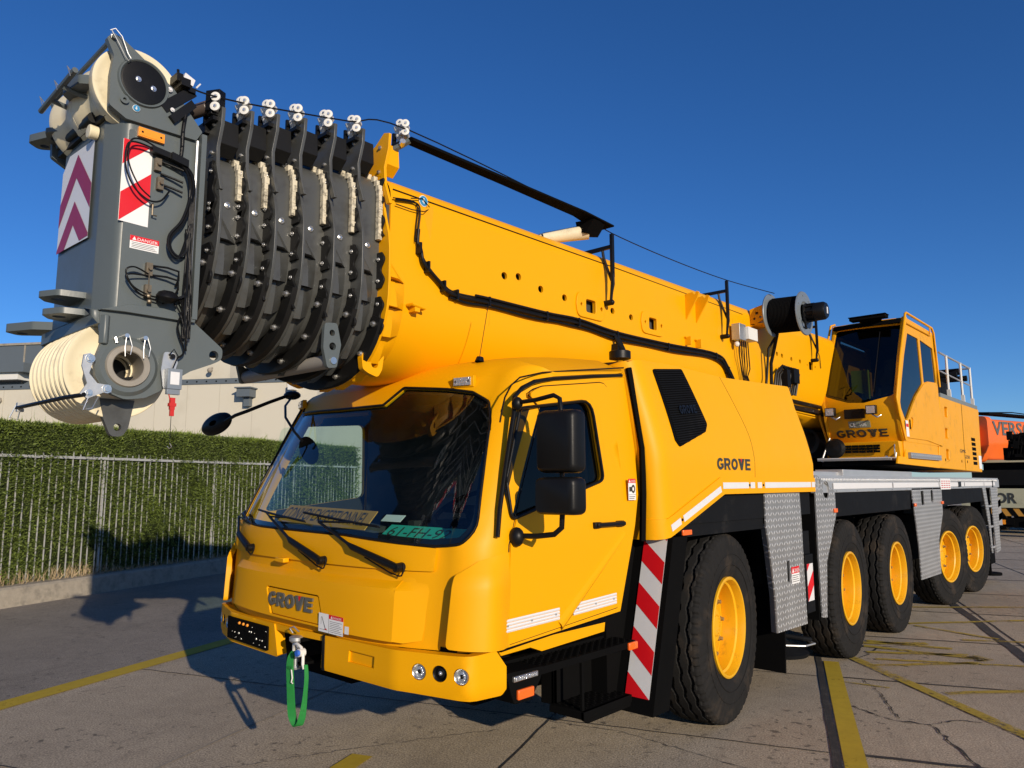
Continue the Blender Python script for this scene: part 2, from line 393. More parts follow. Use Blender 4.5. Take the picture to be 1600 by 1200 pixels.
def grove(name, P, hgt, wid, mats, parent, ext=.004):
    """the five wide letters of the maker's wordmark; P(a, b, n) maps letter plane to space"""
    mb = MB(); W5 = [.98, .98, 1.02, 1.02, .86]; gap = .12; tot = sum(W5)+gap*4; x = 0
    def arc(cx, cy, rx, ry, a0, a1, n): return [(cx+rx*cos(radians(a0+(a1-a0)*i/n)), cy+ry*sin(radians(a0+(a1-a0)*i/n))) for i in range(n+1)]
    for L_, w_ in zip('GROVE', W5):
        hl = []; red = None
        if L_ == 'G':
            p = arc(.5, .5, .5, .5, 38, 320, 20)+[(.98, .18), (.98, .54), (.52, .54), (.52, .36), (.72, .36), (.70, .30)]+arc(.5, .5, .24, .26, -50, -318, 18)
        elif L_ == 'R':
            p = [(0, 0), (0, 1), (.6, 1)]+arc(.6, .67, .34, .33, 80, -75, 8)+[(.98, 0), (.68, 0), (.46, .34), (.27, .34), (.27, 0)]
            hl = [[(.27, .56), (.27, .79), (.56, .79)]+arc(.56, .675, .12, .115, 80, -80, 5)+[(.56, .56)]]
        elif L_ == 'O': p = arc(.51, .5, .51, .5, 0, 345, 23); hl = [arc(.51, .5, .25, .26, 0, 340, 17)]
        elif L_ == 'V': p = [(0, 1), (.33, 1), (.51, .52), (.69, 1), (1.02, 1), (.65, 0), (.37, 0)]; red = [(.39, 1), (.63, 1), (.51, .66)]
        else: p = [(0, 0), (0, 1), (.86, 1), (.86, .79), (.27, .79), (.27, .61), (.8, .61), (.8, .40), (.27, .40), (.27, .21), (.86, .21), (.86, 0)]
        def T(a, b, n, x=x): return P((x+a)/tot*wid, b*hgt, n)
        mb.prism(p, 'z', 0, ext, 0, hl, T)
        if red: mb.prism(red, 'z', 0, ext, 1, (), T)
        x += w_+gap
    return obj(name, mb, mats, parent)

# ------------------------------------------------------------------ the yard
SA = radians(21.85); E2 = Vector((cos(SA), sin(SA), 0)); E1 = Vector((-sin(SA), cos(SA), 0))
def W(t, s, z=0): return E2*t+E1*s+Vector((0, 0, z))
def quad_strip(mb, pts, wd, z, m=0):
    """ribbon of width wd along the (t,s) polyline"""
    n = len(pts); A = []; B = []
    for i, p in enumerate(pts):
        a = Vector(pts[max(i-1, 0)]); b = Vector(pts[min(i+1, n-1)]); d = (b-a).normalized(); q = Vector((-d.y, d.x))*(wd[i] if isinstance(wd, list) else wd)/2
        A.append(W(p[0]+q.x, p[1]+q.y, z)); B.append(W(p[0]-q.x, p[1]-q.y, z))
    return mb.add(A+B, [(i, i+1, n+i+1, n+i) for i in range(n-1)], m)
def rect(mb, t0, t1, s0, s1, z, n=1):
    for i in range(n):
        a = s0+(s1-s0)*i/n; b = s0+(s1-s0)*(i+1)/n
        mb.add([W(t0, a, z), W(t1, a, z), W(t1, b, z), W(t0, b, z)], [(0, 1, 2, 3)])
mb = MB(); mb.add([(-900, -900, -.004), (900, -900, -.004), (900, 900, -.004), (-900, 900, -.004)], [(0, 1, 2, 3)])
kind(obj('ground', mb, FAR))
mb = MB(); rect(mb, -4.2, 30, -20, 60, 0); kind(obj('pavement', mb, CON))
mb = MB(); rect(mb, -8.75, -4.2, -20, 60, .002); kind(obj('road', mb, ASP))
# thin slab joints and tar filled joints
mb = MB()
def wob(a, b, n, amp, seed):
    r = random.Random(seed); return [(a[0]+(b[0]-a[0])*i/n+r.uniform(-amp, amp), a[1]+(b[1]-a[1])*i/n+r.uniform(-amp, amp)) for i in range(n+1)]
for t in (-.065,): quad_strip(mb, wob((t, -14), (t, 30), 260, .004, int(t*10)), .016, .004)
for i in range(-6, 14):
    s = -.86+2.03*i; r = random.Random(i)
    quad_strip(mb, wob((-4.2, s+(.1 if i == 0 else 0)), (1.85, s-.04), 60, .006, i+50), .014, .004)
for t in (5.77, 7.74, 9.71, 11.7): quad_strip(mb, [(t, -14), (t, 40)], .02, .004)
kind(obj('paving_joint', mb, TAR))
mb = MB(); quad_strip(mb, wob((-2.05, -14), (-2.05, 30), 260, .005, 77), .016, .004); kind(obj('dusty_joint', mb, KRB))
mb = MB()
quad_strip(mb, wob((1.885, -14), (1.86, 30), 200, .006, 3), .055, .005)
quad_strip(mb, wob((3.80, -14), (3.80, 40), 200, .010, 4), .11, .005)
quad_strip(mb, wob((3.93, -14), (3.93, 40), 200, .008, 5), .02, .005)
for i in range(-4, 16):
    s = -.88+2.03*i; quad_strip(mb, wob((1.93, s), (14, s+.10), 120, .005, i+90), random.Random(i).choice((.03, .045, .04)), .0045)
kind(obj('tar_joint', mb, TAR))
# cracks
mb = MB()
def crack(pts, w_, seed):
    r = random.Random(seed); out = []; ws = []
    for i in range(len(pts)-1):
        n = max(3, int(math.dist(pts[i], pts[i+1])/.035))
        for k in range(n):
            out.append((pts[i][0]+(pts[i+1][0]-pts[i][0])*k/n+r.gauss(0, .007), pts[i][1]+(pts[i+1][1]-pts[i][1])*k/n+r.gauss(0, .007))); ws.append(w_*r.uniform(.2, 1.5))
    quad_strip(mb, out, ws, .0055)
crack([(2.06, .24), (2.31, -.04), (2.56, -.05), (2.63, -.45), (2.69, -.86), (2.9, -1.5)], .016, 1)
crack([(2.20, 1.12), (2.28, .9), (2.33, .45), (2.36, -.03)], .010, 2)
crack([(2.56, -.05), (2.75, .12), (2.95, .14)], .012, 3)
crack([(-.07, -.92), (.45, -.95), (.8, -1.1), (1.3, -1.35), (1.85, -1.5)], .007, 4)
crack([(-1.8, -2.6), (-1.1, -1.9), (-.6, -1.45), (-.3, -1.2)], .006, 5)
crack([(2.9, 2.9), (2.5, 2.6), (2.35, 2.2), (2.2, 1.9)], .012, 6)
crack([(.55, .45), (.9, -.2), (1.0, -.6)], .005, 7)
kind(obj('crack', mb, TAR))
# painted lines
mb = MB(); quad_strip(mb, [(-4.22, -16), (-4.22, 60)], .22, .006); quad_strip(mb, [(1.985, -14), (1.985, 1.74)], .135, .008)
quad_strip(mb, [(-.97, -3.2), (-.97, -1.98)], .15, .007)
kind(obj('yellow_line', mb, YLN))
mb = MB()
quad_strip(mb, [(2.0, 2.2), (2.21, 1.95), (3.12, -.09), (3.6, -1.2)], .11, .0085)
quad_strip(mb, [(2.05, .98), (2.4, .9)], .03, .0085)
for a, b, w_ in (((2.82, .87), (4.6, 1.75), .07), ((2.99, 4.17), (5.2, 5.3), .08), ((2.35, 2.61), (3.36, 2.36), .10), ((2.33, 1.69), (3.32, 2.16), .07), ((3.04, 4.06), (3.78, 3.46), .07),
                 ((2.4, 2.9), (3.2, 2.75), .09), ((2.3, 2.75), (3.0, 2.95), .12), ((2.35, 2.3), (3.3, 2.5), .08), ((2.4, 2.0), (3.3, 2.1), .06), ((3.3, 2.3), (3.42, 2.42), .2), ((3.0, 5.45), (5.4, 6.3), .07), ((3.4, 3.3), (5.5, 3.6), .07), ((3.32, 2.1), (4.8, 2.3), .05)):
    quad_strip(mb, wob(a, b, 10, .01, 9), w_, .009)
kind(obj('faded_yellow_line', mb, YLW))

# kerb under the fence
mb = MB(); mb.loft([[W(-8.70, s, 0), W(-8.72, s, .25), W(-8.76, s, .28), W(-9.25, s, .29), W(-9.25, s, -.02)] for s in (-12, 50)], True, True)
tag(obj('concrete_kerb', mb, KRB), 'long low weathered concrete kerb running under the hedge and railings', 'kerb')
# hedge : dense core, then leaf blades over its faces
def hedge_bump(s, z): return .016*sin(s*1.7+sin(z*2.3))+.014*sin(s*4.1+z*3.7)+.02*sin(s*9.3+z*7.1)
HS0, HS1, HT, HZ = -7., 10.6, -8.955, 2.66
n = 150; rings = []
for i in range(n+1):
    s = HS0+(HS1-HS0)*i/n
    rings.append([W(HT-.06+hedge_bump(s, z)-(.12 if z < .6 else 0), s, z) for z in (.22, .6, 1.1, 1.6, 2.1, 2.5)]+[W(HT-.22, s, HZ-.03), W(HT-1.5, s, HZ-.02), W(HT-1.7, s, 2.3), W(HT-1.7, s, .22)])
mb = MB(); mb.loft(rings, True, True)
hd = thing('hedge', 'tall clipped conifer hedge growing through white railings in front of the beige hall', 'hedge', W(-9.9, 1.8, 0))
def rel(o, p):                       # keep world placement under a moved parent
    o.parent = p; o.matrix_parent_inverse = Matrix.Translation(p.location).inverted(); return o
rel(obj('hedge_core', mb, HED), hd)
def leaf_mat():
    m = bpy.data.materials.new('hedge_leaf'); m.use_nodes = True; k = NT(m); b = k.n['Principled BSDF']
    tc = k.new('ShaderNodeNewGeometry').outputs['Position']
    oi = k.noise(tc, 2.2, 4, .6); o2 = k.noise(tc, 28, 3, .6)
    c = k.mix(k.ramp(oi, [(.35, (0, 0, 0)), (.65, (1, 1, 1))]), (.100, .135, .026), (.160, .215, .036))
    c = k.mix(k.ramp(o2, [(.4, (0, 0, 0)), (.62, (1, 1, 1))]), c, (.035, .055, .012))
    at = k.new('ShaderNodeAttribute', attribute_name='fresh'); c = k.mix(at.outputs['Fac'], c, (.19, .26, .03))
    k.l.new(c, b.inputs['Base Color']); b.inputs['Roughness'].default_value = .6; b.inputs['Specular IOR Level'].default_value = .3
    b.inputs['Transmission Weight'].default_value = 0
    return m
LEAF = leaf_mat()
def leaves(name, P, D, ln, wd, fresh, parent, m=LEAF):
    """one blade (a bent quad pair) at every point P along direction D"""
    N = len(P); rv = RNG.normal(size=(N, 3)); side = np.cross(D, rv); side /= np.linalg.norm(side, axis=1)[:, None]+1e-9
    nn = np.cross(side, D); ln = ln[:, None]; wd = wd[:, None]
    mid = P+D*ln*.5+nn*ln*.08; tip = P+D*ln-nn*ln*.1
    V = np.concatenate([P-side*wd*.25, P+side*wd*.25, mid+side*wd*.5, mid-side*wd*.5, tip], 1).reshape(-1, 3)
    me = bpy.data.meshes.new(name); me.vertices.add(N*5); me.vertices.foreach_set('co', V.astype(np.float32).ravel())
    base = (np.arange(N)*5)[:, None]; quads = base+np.array([0, 1, 2, 3]); tris = base+np.array([3, 2, 4])
    me.loops.add(N*7); me.loops.foreach_set('vertex_index', np.concatenate([quads, tris], 1).ravel().astype(np.int32))
    me.polygons.add(N*2); st = (np.arange(N)*7)[:, None]+np.array([0, 4]); me.polygons.foreach_set('loop_start', st.ravel().astype(np.int32))
    me.update(calc_edges=True); me.validate()
    a = me.attributes.new('fresh', 'FLOAT', 'FACE'); a.data.foreach_set('value', np.repeat(fresh, 2).astype(np.float32))
    me.materials.append(m); o = bpy.data.objects.new(name, me); COL.objects.link(o)
    if parent: rel(o, parent)
    return o
e1 = np.array(E1); e2 = np.array(E2); ez = np.array([0, 0, 1.])
def W_(t, s, z): return t[:, None]*e2+s[:, None]*e1+z[:, None]*ez
N = 250000; s = RNG.uniform(-3.5, HS1, N); z = RNG.uniform(.24, HZ, N)
hb = .016*np.sin(s*1.7+np.sin(z*2.3))+.014*np.sin(s*4.1+z*3.7)+.02*np.sin(s*9.3+z*7.1)+.016*np.sin(s*31+z*17)
keep = ~((z < .75) & (RNG.random(N) < .62*(.5+.5*np.sin(s*3.1))+.15)); s, z, hb = s[keep], z[keep], hb[keep]; N = len(s)
t = HT-.10+hb+RNG.normal(0, .04, N)+.02
D = np.tile(e2, (N, 1))*RNG.uniform(.2, 1, N)[:, None]+e1*RNG.normal(0, .6, N)[:, None]+ez*RNG.normal(.25, .5, N)[:, None]; D /= np.linalg.norm(D, axis=1)[:, None]
leaves('hedge_leaves', W_(t, s, z), D, RNG.uniform(.03, .075, N), RNG.uniform(.007, .017, N), (RNG.random(N) < .12)*RNG.uniform(.2, .7, N), hd)
N = 60000; s = RNG.uniform(-3.5, HS1, N); t = HT-.10-RNG.random(N)**1.6*1.5
D = ez*1.+e1*RNG.normal(0, .4, N)[:, None]+e2*RNG.normal(.1, .4, N)[:, None]; D /= np.linalg.norm(D, axis=1)[:, None]
leaves('hedge_top_shoots', W_(t, s, HZ-.06+.02*np.sin(s*3)+RNG.normal(0, .02, N)), D, RNG.uniform(.03, .11, N)*(1+1.2*(RNG.random(N) < .02)), RNG.uniform(.006, .014, N), RNG.uniform(.3, 1, N), hd)
# hedge end face
N = 9000; t = RNG.uniform(HT-1.6, HT, N); z = RNG.uniform(.3, HZ, N)
D = e1*RNG.uniform(.2, 1, N)[:, None]+e2*RNG.normal(0, .6, N)[:, None]+ez*RNG.normal(.3, .5, N)[:, None]; D /= np.linalg.norm(D, axis=1)[:, None]
leaves('hedge_end_leaves', W_(t, np.full(N, HS1)+RNG.normal(0, .05, N), z), D, RNG.uniform(.05, .14, N), RNG.uniform(.012, .025, N), RNG.uniform(0, .3, N), hd)
# dry stems at the foot
N = 2600; s = RNG.uniform(-3, 9, N); t = RNG.uniform(-9.15, -8.84, N)
D = ez*1.+e1*RNG.normal(0, .35, N)[:, None]+e2*RNG.normal(.1, .35, N)[:, None]; D /= np.linalg.norm(D, axis=1)[:, None]
o = leaves('dry_grass', W_(t, s, np.full(N, .27)), D, RNG.uniform(.05, .28, N)*np.where(s < 3.2, 1, .5), RNG.uniform(.006, .014, N), np.zeros(N), None, DRYG)
tag(kind(o, 'stuff'), 'pale dry grass and stems along the foot of the hedge on the kerb', 'grass')

# railings : posts, rails and sharp pickets
fc = thing('fence', 'galvanised metal railings with spiked pickets standing on the kerb before the hedge', 'fence', W(-8.97, 4, .28))
post_s = [-7.4, -4.8, -2.2, .28, 2.88, 5.42, 7.95, 10.5, 13.05, 15.6]
for s in post_s: 
    mb = MB(); mb.obox(W(-8.99, s, 1.22), E2*.015, E1*.015, (0, 0, .96)); rel(obj('post', mb, FEN), fc)
mb = MB(); mb.obox(W(-8.97, 4, 2.145), E2*.012, E1*11.5, (0, 0, .020)); rel(obj('top_rail', mb, FEN), fc)
mb = MB(); s = -7.3; i = 0
while s < 15.5:
    if all(abs(s-p) > .05 for p in post_s):
        lean = random.uniform(-.004, .004); t0 = -8.985-random.uniform(0, .02)
        mb.loft([[W(t0+a, s+b+lean*zz, zz) for a, b in ((-.006, -.008), (.006, -.008), (.006, .008), (-.006, .008))] for zz in (.29, 2.13, 2.155)], True, True)
        mb.loft([[W(t0+a*q, s+b*q, zz) for a, b in ((-.006, -.008), (.006, -.008), (.006, .008), (-.006, .008))] for q, zz in ((1, 2.155), (1, 2.20), (.15, 2.245 if i % 2 else 2.215))], True, True)
    s += .128; i += 1
o = rel(obj('picket_row', mb, FEN), fc)

# the hall behind the hedge
BD = Vector((.848, .529, 0)).normalized(); BN = Vector((BD.y, -BD.x, 0)); B0 = Vector((-26.94, 1.88, 0))
def B(a, d, z): return B0+BD*a+BN*d+Vector((0, 0, z))
bl = thing('hall', 'beige industrial hall with grey clad upper storey behind the hedge', 'building', B(4, -4, 0))
def bbox(mb, a0, a1, d0, d1, z0, z1, m=0): return mb.obox(B((a0+a1)/2, (d0+d1)/2, (z0+z1)/2), BD*(a1-a0)/2, BN*(d1-d0)/2, (0, 0, (z1-z0)/2), m)
mb = MB(); bbox(mb, -30, 11.9, -14, 0, 0, 5.04); rel(obj('wall', mb, BEIGE), bl)
mb = MB()
for a in np.arange(-12, 11.8, 1.2): bbox(mb, a, a+.014, -.001, .004, .0, 5.04)
rel(obj('panel_seam', mb, mat('seam_beige', (.40, .37, .30), .9)), bl)
mb = MB(); bbox(mb, -30, 11.95, -.10, .03, 5.04, 5.22, 0)
for i in range(-20, 30): mb.cyl(B(i*.36, .03, 5.13), B(i*.36, .05, 5.13), .025, n=8, m=1)
rel(obj('roof_gutter', mb, [CLAD, BLKM]), bl)
mb = MB(); bbox(mb, -30, 6.35, -9, -.30, 5.2, 6.72)
for a in np.arange(-12, 6, 1.55): bbox(mb, a, a+.05, -.31, -.28, 5.2, 6.72, 1)
bbox(mb, -30, 6.36, -.34, -.25, 6.70, 6.78, 1)
rel(obj('upper_storey', mb, [CLAD, KRB]), bl)
mb = MB(); bbox(mb, 6.4, 8.62, -9, -.2, 5.2, 6.6); rel(obj('lift_block', mb, BEIGE), bl)
mb = MB(); bbox(mb, -3, 1.05, -.3, .35, 5.62, 5.95, 0); bbox(mb, -3, .7, -.3, .2, 5.38, 5.62, 1)
rel(obj('canopy', mb, [CLAD, WHT]), bl)
for a, zz in ((8.05, 5.5), (-.1, 4.65)):
    mb = MB(); mb.ball(B(a, .08, zz), .09, 10); mb.cyl(B(a, -.05, zz+.1), B(a, .1, zz+.02), .035)
    rel(obj('wall_lamp', mb, KRB), bl)
mb = MB(); bbox(mb, 9.25, 9.72, 0, .4, 4.55, 4.82, 0); bbox(mb, 9.2, 9.78, -.0, .46, 4.82, 4.86, 0); bbox(mb, 9.4, 9.6, 0, .2, 4.25, 4.55, 0)
rel(obj('vent_box', mb, CLAD), bl)
mb = MB(); bbox(mb, 11.0, 11.2, 0, .3, 4.75, 4.95); rel(obj('wall_camera', mb, WHT), bl)

# the cranes parked far behind on the right
FX = Vector((-.6714, .7411, 0)); RX = Vector((.7411, .6714, 0)); CP = Vector((3.91, -5.26, 0))
pc = thing('parked_crane', 'orange and ivory mobile crane with lettered boom parked at the back of the yard', 'mobile crane', (.1, 24.5, 0))
mb = MB(); prof = [(0, .72), (14, .72)]
mb.loft([[(0.05+x, y, 3.12+zz) for x, zz in rnd([(-.55, -.2), (-.3, -.72), (.3, -.72), (.55, -.2), (.55, .62), (-.55, .62)], .18, 5)] for y in (23.3, 40)], True, True)
rel(obj('boom', mb, ORANGE), pc)
mb = MB(); mb.loft([[(0.05+x*1.12, y, 3.12+zz*1.12) for x, zz in rnd([(-.55, -.2), (-.3, -.72), (.3, -.72), (.55, -.2), (.55, .62), (-.55, .62)], .18, 5)] for y in (23.0, 23.3)], True, True)
mb.box(-.3, .4, 22.6, 23.1, 2.6, 3.5); rel(obj('boom_collar', mb, ORANGE), pc)
o = text('lettering', 'VERSCHOOR', (.612, 23.42, 3.22), (0, 1, 0), (0, 0, 1), .46, LOGO, pc, width=5.2, bold=.02, ext=.004); rel(o, pc)
mb = MB(); mb.tube([(.3, 23.2, 3.95), (.5, 25, 4.02), (.45, 27.5, 3.98), (.4, 28, 4.3)], .02, 6); mb.box(.1, .5, 23.5, 26.8, 3.9, 3.97); rel(obj('cable_guide', mb, BLKM), pc)
mb = MB(); r = random.Random(4)
for i in range(16):
    y = 25.6+r.random()*3; z = 1.9+r.random()*1.3; mb.box(.62, .75+r.random()*.3, y, y+.3+r.random()*.5, z, z+.25+r.random()*.4)
for i in range(9):
    y = 24.4+r.random()*3.8; mb.tube([(.8, y, 2.1), (.85, y+.4, 3.0+r.random()*.4), (.8, y+.9, 2.7), (.75, y+1, 1.9)], .045, 6)
mb.cyl((.85, 26.9, 2.5), (.85, 28.4, 2.9), .2); rel(obj('hydraulics', mb, BLKM), pc)
mb = MB(); mb.box(-1.4, 1.1, 23.6, 37, 1.62, 2.12); mb.box(-1.1, .6, 23.9, 36, 2.1, 2.4); mb.box(-1.0, .9, 24.0, 25.1, .7, 1.7); mb.box(-1.0, .9, 27.0, 33.1, .5, 1.7); rel(obj('chassis', mb, SKT), pc)
mb = MB(); r = random.Random(11)
for i in range(26):
    x = .02+r.random()*.75; y = 21.0+r.random()*1.2; z = 2.42+r.random()*.62; mb.box(x, x+.06+r.random()*.16, y, y+.2, z, z+.06+r.random()*.2)
for i in range(9):
    x = .0+r.random()*.7; mb.tube([(x, 21.2, 2.45), (x+.1, 21.1, 2.85+r.random()*.3), (x+.25, 21.2, 3.0), (x+.4, 21.3, 2.5)], .03, 6)
mb.cyl((.1, 21.4, 2.9), (.6, 21.4, 3.02), .11); mb.box(-.1, .9, 21.3, 21.9, 2.38, 2.75); rel(obj('winch_block', mb, BLKM), pc)
mb = MB(); mb.box(-1.5, 1.15, 23.4, 36.5, 2.36, 2.44); rel(obj('deck_edge', mb, IVORY), pc)
mb = MB(); mb.prism(rnd([(-1.6, .92), (1.7, .92), (1.7, 1.52), (-1.6, 1.52)], .08), 'y', 22.75, 23.05); bo = obj('bumper', mb, IVORY, pc); rel(bo, pc)
o = text('lettering', 'VERSCHOOR', (-2.42, 22.742, 1.07), (1, 0, 0), (0, 0, 1), .32, INK, pc, width=2.35, bold=.03); rel(o, pc)
mb = MB(); x = -1.6
mb.box(-1.6, 1.7, 22.80, 23.0, .66, .915, 0)
while x < 1.7: mb.add([(x, 22.795, .66), (x+.17, 22.795, .66), (x+.02, 22.795, .91), (x-.15, 22.795, .91)], [(0, 1, 2, 3)], 1); x += .34
rel(obj('hazard_band', mb, [SIGNY, BLKM]), pc)
mb = MB(); mb.box(-1.5, 1.6, 22.85, 23.2, .3, .6); mb.box(-.9, -.2, 22.8, 22.9, .38, .56); rel(obj('lamp_bar', mb, BLKM), pc)
for x in (.15, -.55):
    mb = MB(); mb.box(x, x+.12, 22.76, 22.84, .40, .54); rel(obj('indicator', mb, AMB), pc)
for y in (25.2, 27.0, 31, 33):
    for x in (-1.15, .75):
        mb = MB(); mb.lathe([(-.18, .0), (-.18, .62), (-.12, .68), (.12, .68), (.18, .62), (.18, .34), (.1, .3), (.1, 0)], (x, y, .68), (1, 0, 0), 28); rel(obj('wheel', mb, RUB), pc)
PV = Matrix.Translation((-.5, 23.2, 0)); RM = Matrix.Translation((-1.25, .1, .05)) @ PV @ Matrix.Rotation(radians(-17), 4, 'Z') @ PV.inverted()
for c in pc.children:
    if c.name.split('.')[0] in ('boom', 'boom_collar', 'cable_guide', 'hydraulics') or (c.name.startswith('lettering') and max(v.co.z for v in c.data.vertices) > 3): c.data.transform(RM)
# service van body beside it, far right
# ================================================================== the crane
crane = thing('mobile_crane', 'yellow five axle mobile crane with dark grey telescopic boom head reaching over its front cab', 'mobile crane')
# ---- driver's cab : one surface wraps front, corners and sides
def hw(z): return 1.27 if z < 1.45 else 1.27-.08*(z-1.45)/.91
def yc(z):
    if z < 1.42: return -2.80+.03*max(0, (z-.93))/.49
    t = (z-1.42)/.94; return -2.77+.50*t+.06*t*(t-1)
RC = .22
def F(u, z):
    w = hw(z); a = abs(u); s = 1 if u >= 0 else -1; xf = w-RC
    if a <= 1: x = a*xf; return (s*x, yc(z)+.04*x*x+.09*x**4, z)
    ye = yc(z)+.04*xf*xf+.09*xf**4
    if a <= 1.5:
        th = (a-1)*pi; return (s*(xf+RC*sin(th)), ye+RC*(1-cos(th)), z)
    return (s*w, ye+RC+(a-1.5), z)
def G(y, z): return (hw(z), y, z)
def Gl(y, z): return (-hw(z), y, z)
def ysd(z): return F(1.5, z)[1]
cab = thing('x', '', ''); bpy.data.objects.remove(cab)
WS = rnd([(-1.20, 1.50), (-.95, 1.468), (-.54, 1.458), (0, 1.452), (.35, 1.447), (.95, 1.41), (1.14, 1.425), (1.23, 1.50), (1.17, 1.785), (1.10, 2.08), (1.03, 2.19),
          (.89, 2.262), (.70, 2.293), (.30, 2.335), (.17, 2.228), (-.33, 2.233), (-1.0, 2.255), (-1.05, 2.335), (-1.16, 2.32), (-1.25, 1.95)], [.03, .05, .05, .05, .05, .05, .1, .1, .1, .1, .08, .05, .05, .03, .03, .2, .03, .02, .04, .1], 3)
ZT = 2.36
body = MB()
body.sheet(F, [(-1.5, .90), (1.5, .90), (1.5, 1.42), (1.5, 1.8), (1.5, ZT-.05), (1.0, ZT), (-1.0, ZT), (-1.5, ZT-.05)], [WS], .06, .025, out=(0, -1, 0))
# near side panel with window opening, far side likewise
def side_top(y): return 2.31+(.155)*(y+2.25)/1.1
DW = rnd([(-2.222, 2.145), (-1.549, 2.245), (-1.49, 1.752), (-2.35, 1.546), (-2.375, 1.75)], [.05, .10, .05, .03, .08], 4)
zs = [.90, 1.2, 1.42, 1.7, 2.0, 2.31]
SP = [(ysd(z), z) for z in zs]+[(-1.80, side_top(-1.8)), (-1.14, side_top(-1.14)), (-1.09, 1.96), (-1.10, 1.66), (-1.36, .955)]
body.sheet(G, SP, [DW], .07, .03, out=(1, 0, 0))
FW = rnd([(-2.26, 2.16), (-1.50, 2.22), (-1.45, 1.62), (-2.36, 1.52)], .06, 4)
body.sheet(Gl, SP, [FW], .07, .03, out=(-1, 0, 0))
# roof shell
def roofpt(u, v):
    """u -1..1 across, v 0..1 front to rear"""
    a = abs(u); uu = u*1.5
    fx, fy, fz = F(uu, ZT if abs(uu) <= 1 else ZT-.05*(abs(uu)-1)/.5)
    yr = -1.13; y = fy+(yr-fy)*v
    x = fx if a*1.5 <= 1.0 else fx+(math.copysign(hw(ZT), u)-fx)*min(1, v*4)
    ze = fz+(side_top(-1.13)-fz)*v if a > .9 else fz+(side_top(-1.13)-fz)*v
    dx = (hw(ZT)-abs(x)); dy = (y-fy)
    prof = (1-math.exp(-dy/.13))*(1-math.exp(-max(dx, 0)/.09)); h = .11+.035/(1+math.exp(-(x-.25)*14))-.03*v
    return (x, y, ze+h*prof)
nu, nv = 60, 26; rings = [[roofpt(-1+2*i/nu, (j/nv)**1.5) for i in range(nu+1)] for j in range(nv+1)]
body.loft(rings, False, False)
body.loft([[(x, y, z-.03) for x, y, z in r] for r in rings], False, False)
# rear wall and floor
body.prism([(-1.15,.98),(1.15,.98),(1.15,2.42),(-1.15,2.42)],'y',-1.44,-1.40); body.box(-1.22, 1.22, -2.4, -1.42, .92, .96)
cab = obj('cab', body, YEL, crane, 40)
# raised front panels
def flapS(u, z):
    p = Vector(F(u, z)); a = abs(u); h = max(0, min(1, (1.235-z)/.05)); h = h*h*(3-2*h)
    k = .052*h*(1 if a < .7901 else max(0, (.93-a)/.14))
    return (p.x, p.y-k, p.z)
mb = MB(); mb.sheet(flapS, [(.79, .932), (.84, .925), (.915, .94), (.955, 1.27), (.79, 1.269)], [], .04, .02, -.002, out=(0, -1, 0)); mb.sheet(flapS, rnd([(-.84, .955), (.20, .945), (.79, .930), (.79, 1.269), (-1.16, 1.262), (-1.05, 1.0)], [.02, .02, 0, 0, .02, .02]), [rnd([(-.235, .90+.06), (.30, .953), (.235, 1.112), (-.31, 1.118)], .02)], .035, .02, -.002, out=(0, -1, 0))
obj('front_flap', mb, YEL, cab, 24, bevel=.005)
mb = MB(); mb.sheet(flapS, rnd([(-.215, .966), (.28, .958), (.222, 1.103), (-.295, 1.109)], .015), [], .05, .02, -.008, out=(0, -1, 0)); obj('logo_plate', mb, YEL, cab, 40, bevel=.004)
mb = MB(); mb.sheet(F, rnd([(-1.20, 1.278), (.957, 1.284), (.965, 1.40), (.35, 1.437), (-.54, 1.448), (-1.18, 1.475)], .012), [], .045, .02, .014, out=(0, -1, 0))
obj('wiper_panel', mb, YEL, cab, 40, bevel=.004)
# corner pods and the dark slot beside them
for sg, nm in ((1, 'corner_fairing'), (-1, 'corner_fairing')):
    def pod(u, z, sg=sg):
        p = Vector(F(u, z)); a = abs(u); k = .055*max(0, min(1, (1.36-z-.02*(1.5-min(a, 1.5)))/.12))*max(0, min(1, (1.565-a)/.2))
        if a <= 1: n = Vector((0, -1, 0))
        elif a <= 1.5: th = (a-1)*pi; n = Vector((sg*sin(th), -cos(th), 0))
        else: n = Vector((sg, 0, 0))
        return p+n*(k+.003)
    pl = rnd([(1.10*sg, .925), (1.48*sg, .905), (1.56*sg, .908), (1.56*sg, 1.38), (1.48*sg, 1.378), (1.28*sg, 1.345), (1.125*sg, 1.275)], .03)
    mb = MB(); mb.sheet(pod, pl, [], .04, .035, 0, out=(sg*.7, -.7, 0)); obj(nm, mb, YEL, cab, 50, bevel=.006)
mb = MB(); mb.sheet(F, [(1.0, .86), (1.16, .86), (1.15, .915), (1.01, .92)], [], .05, .03, .004, out=(0, -1, 0)); obj('lower_seal', mb, BLKM, cab)
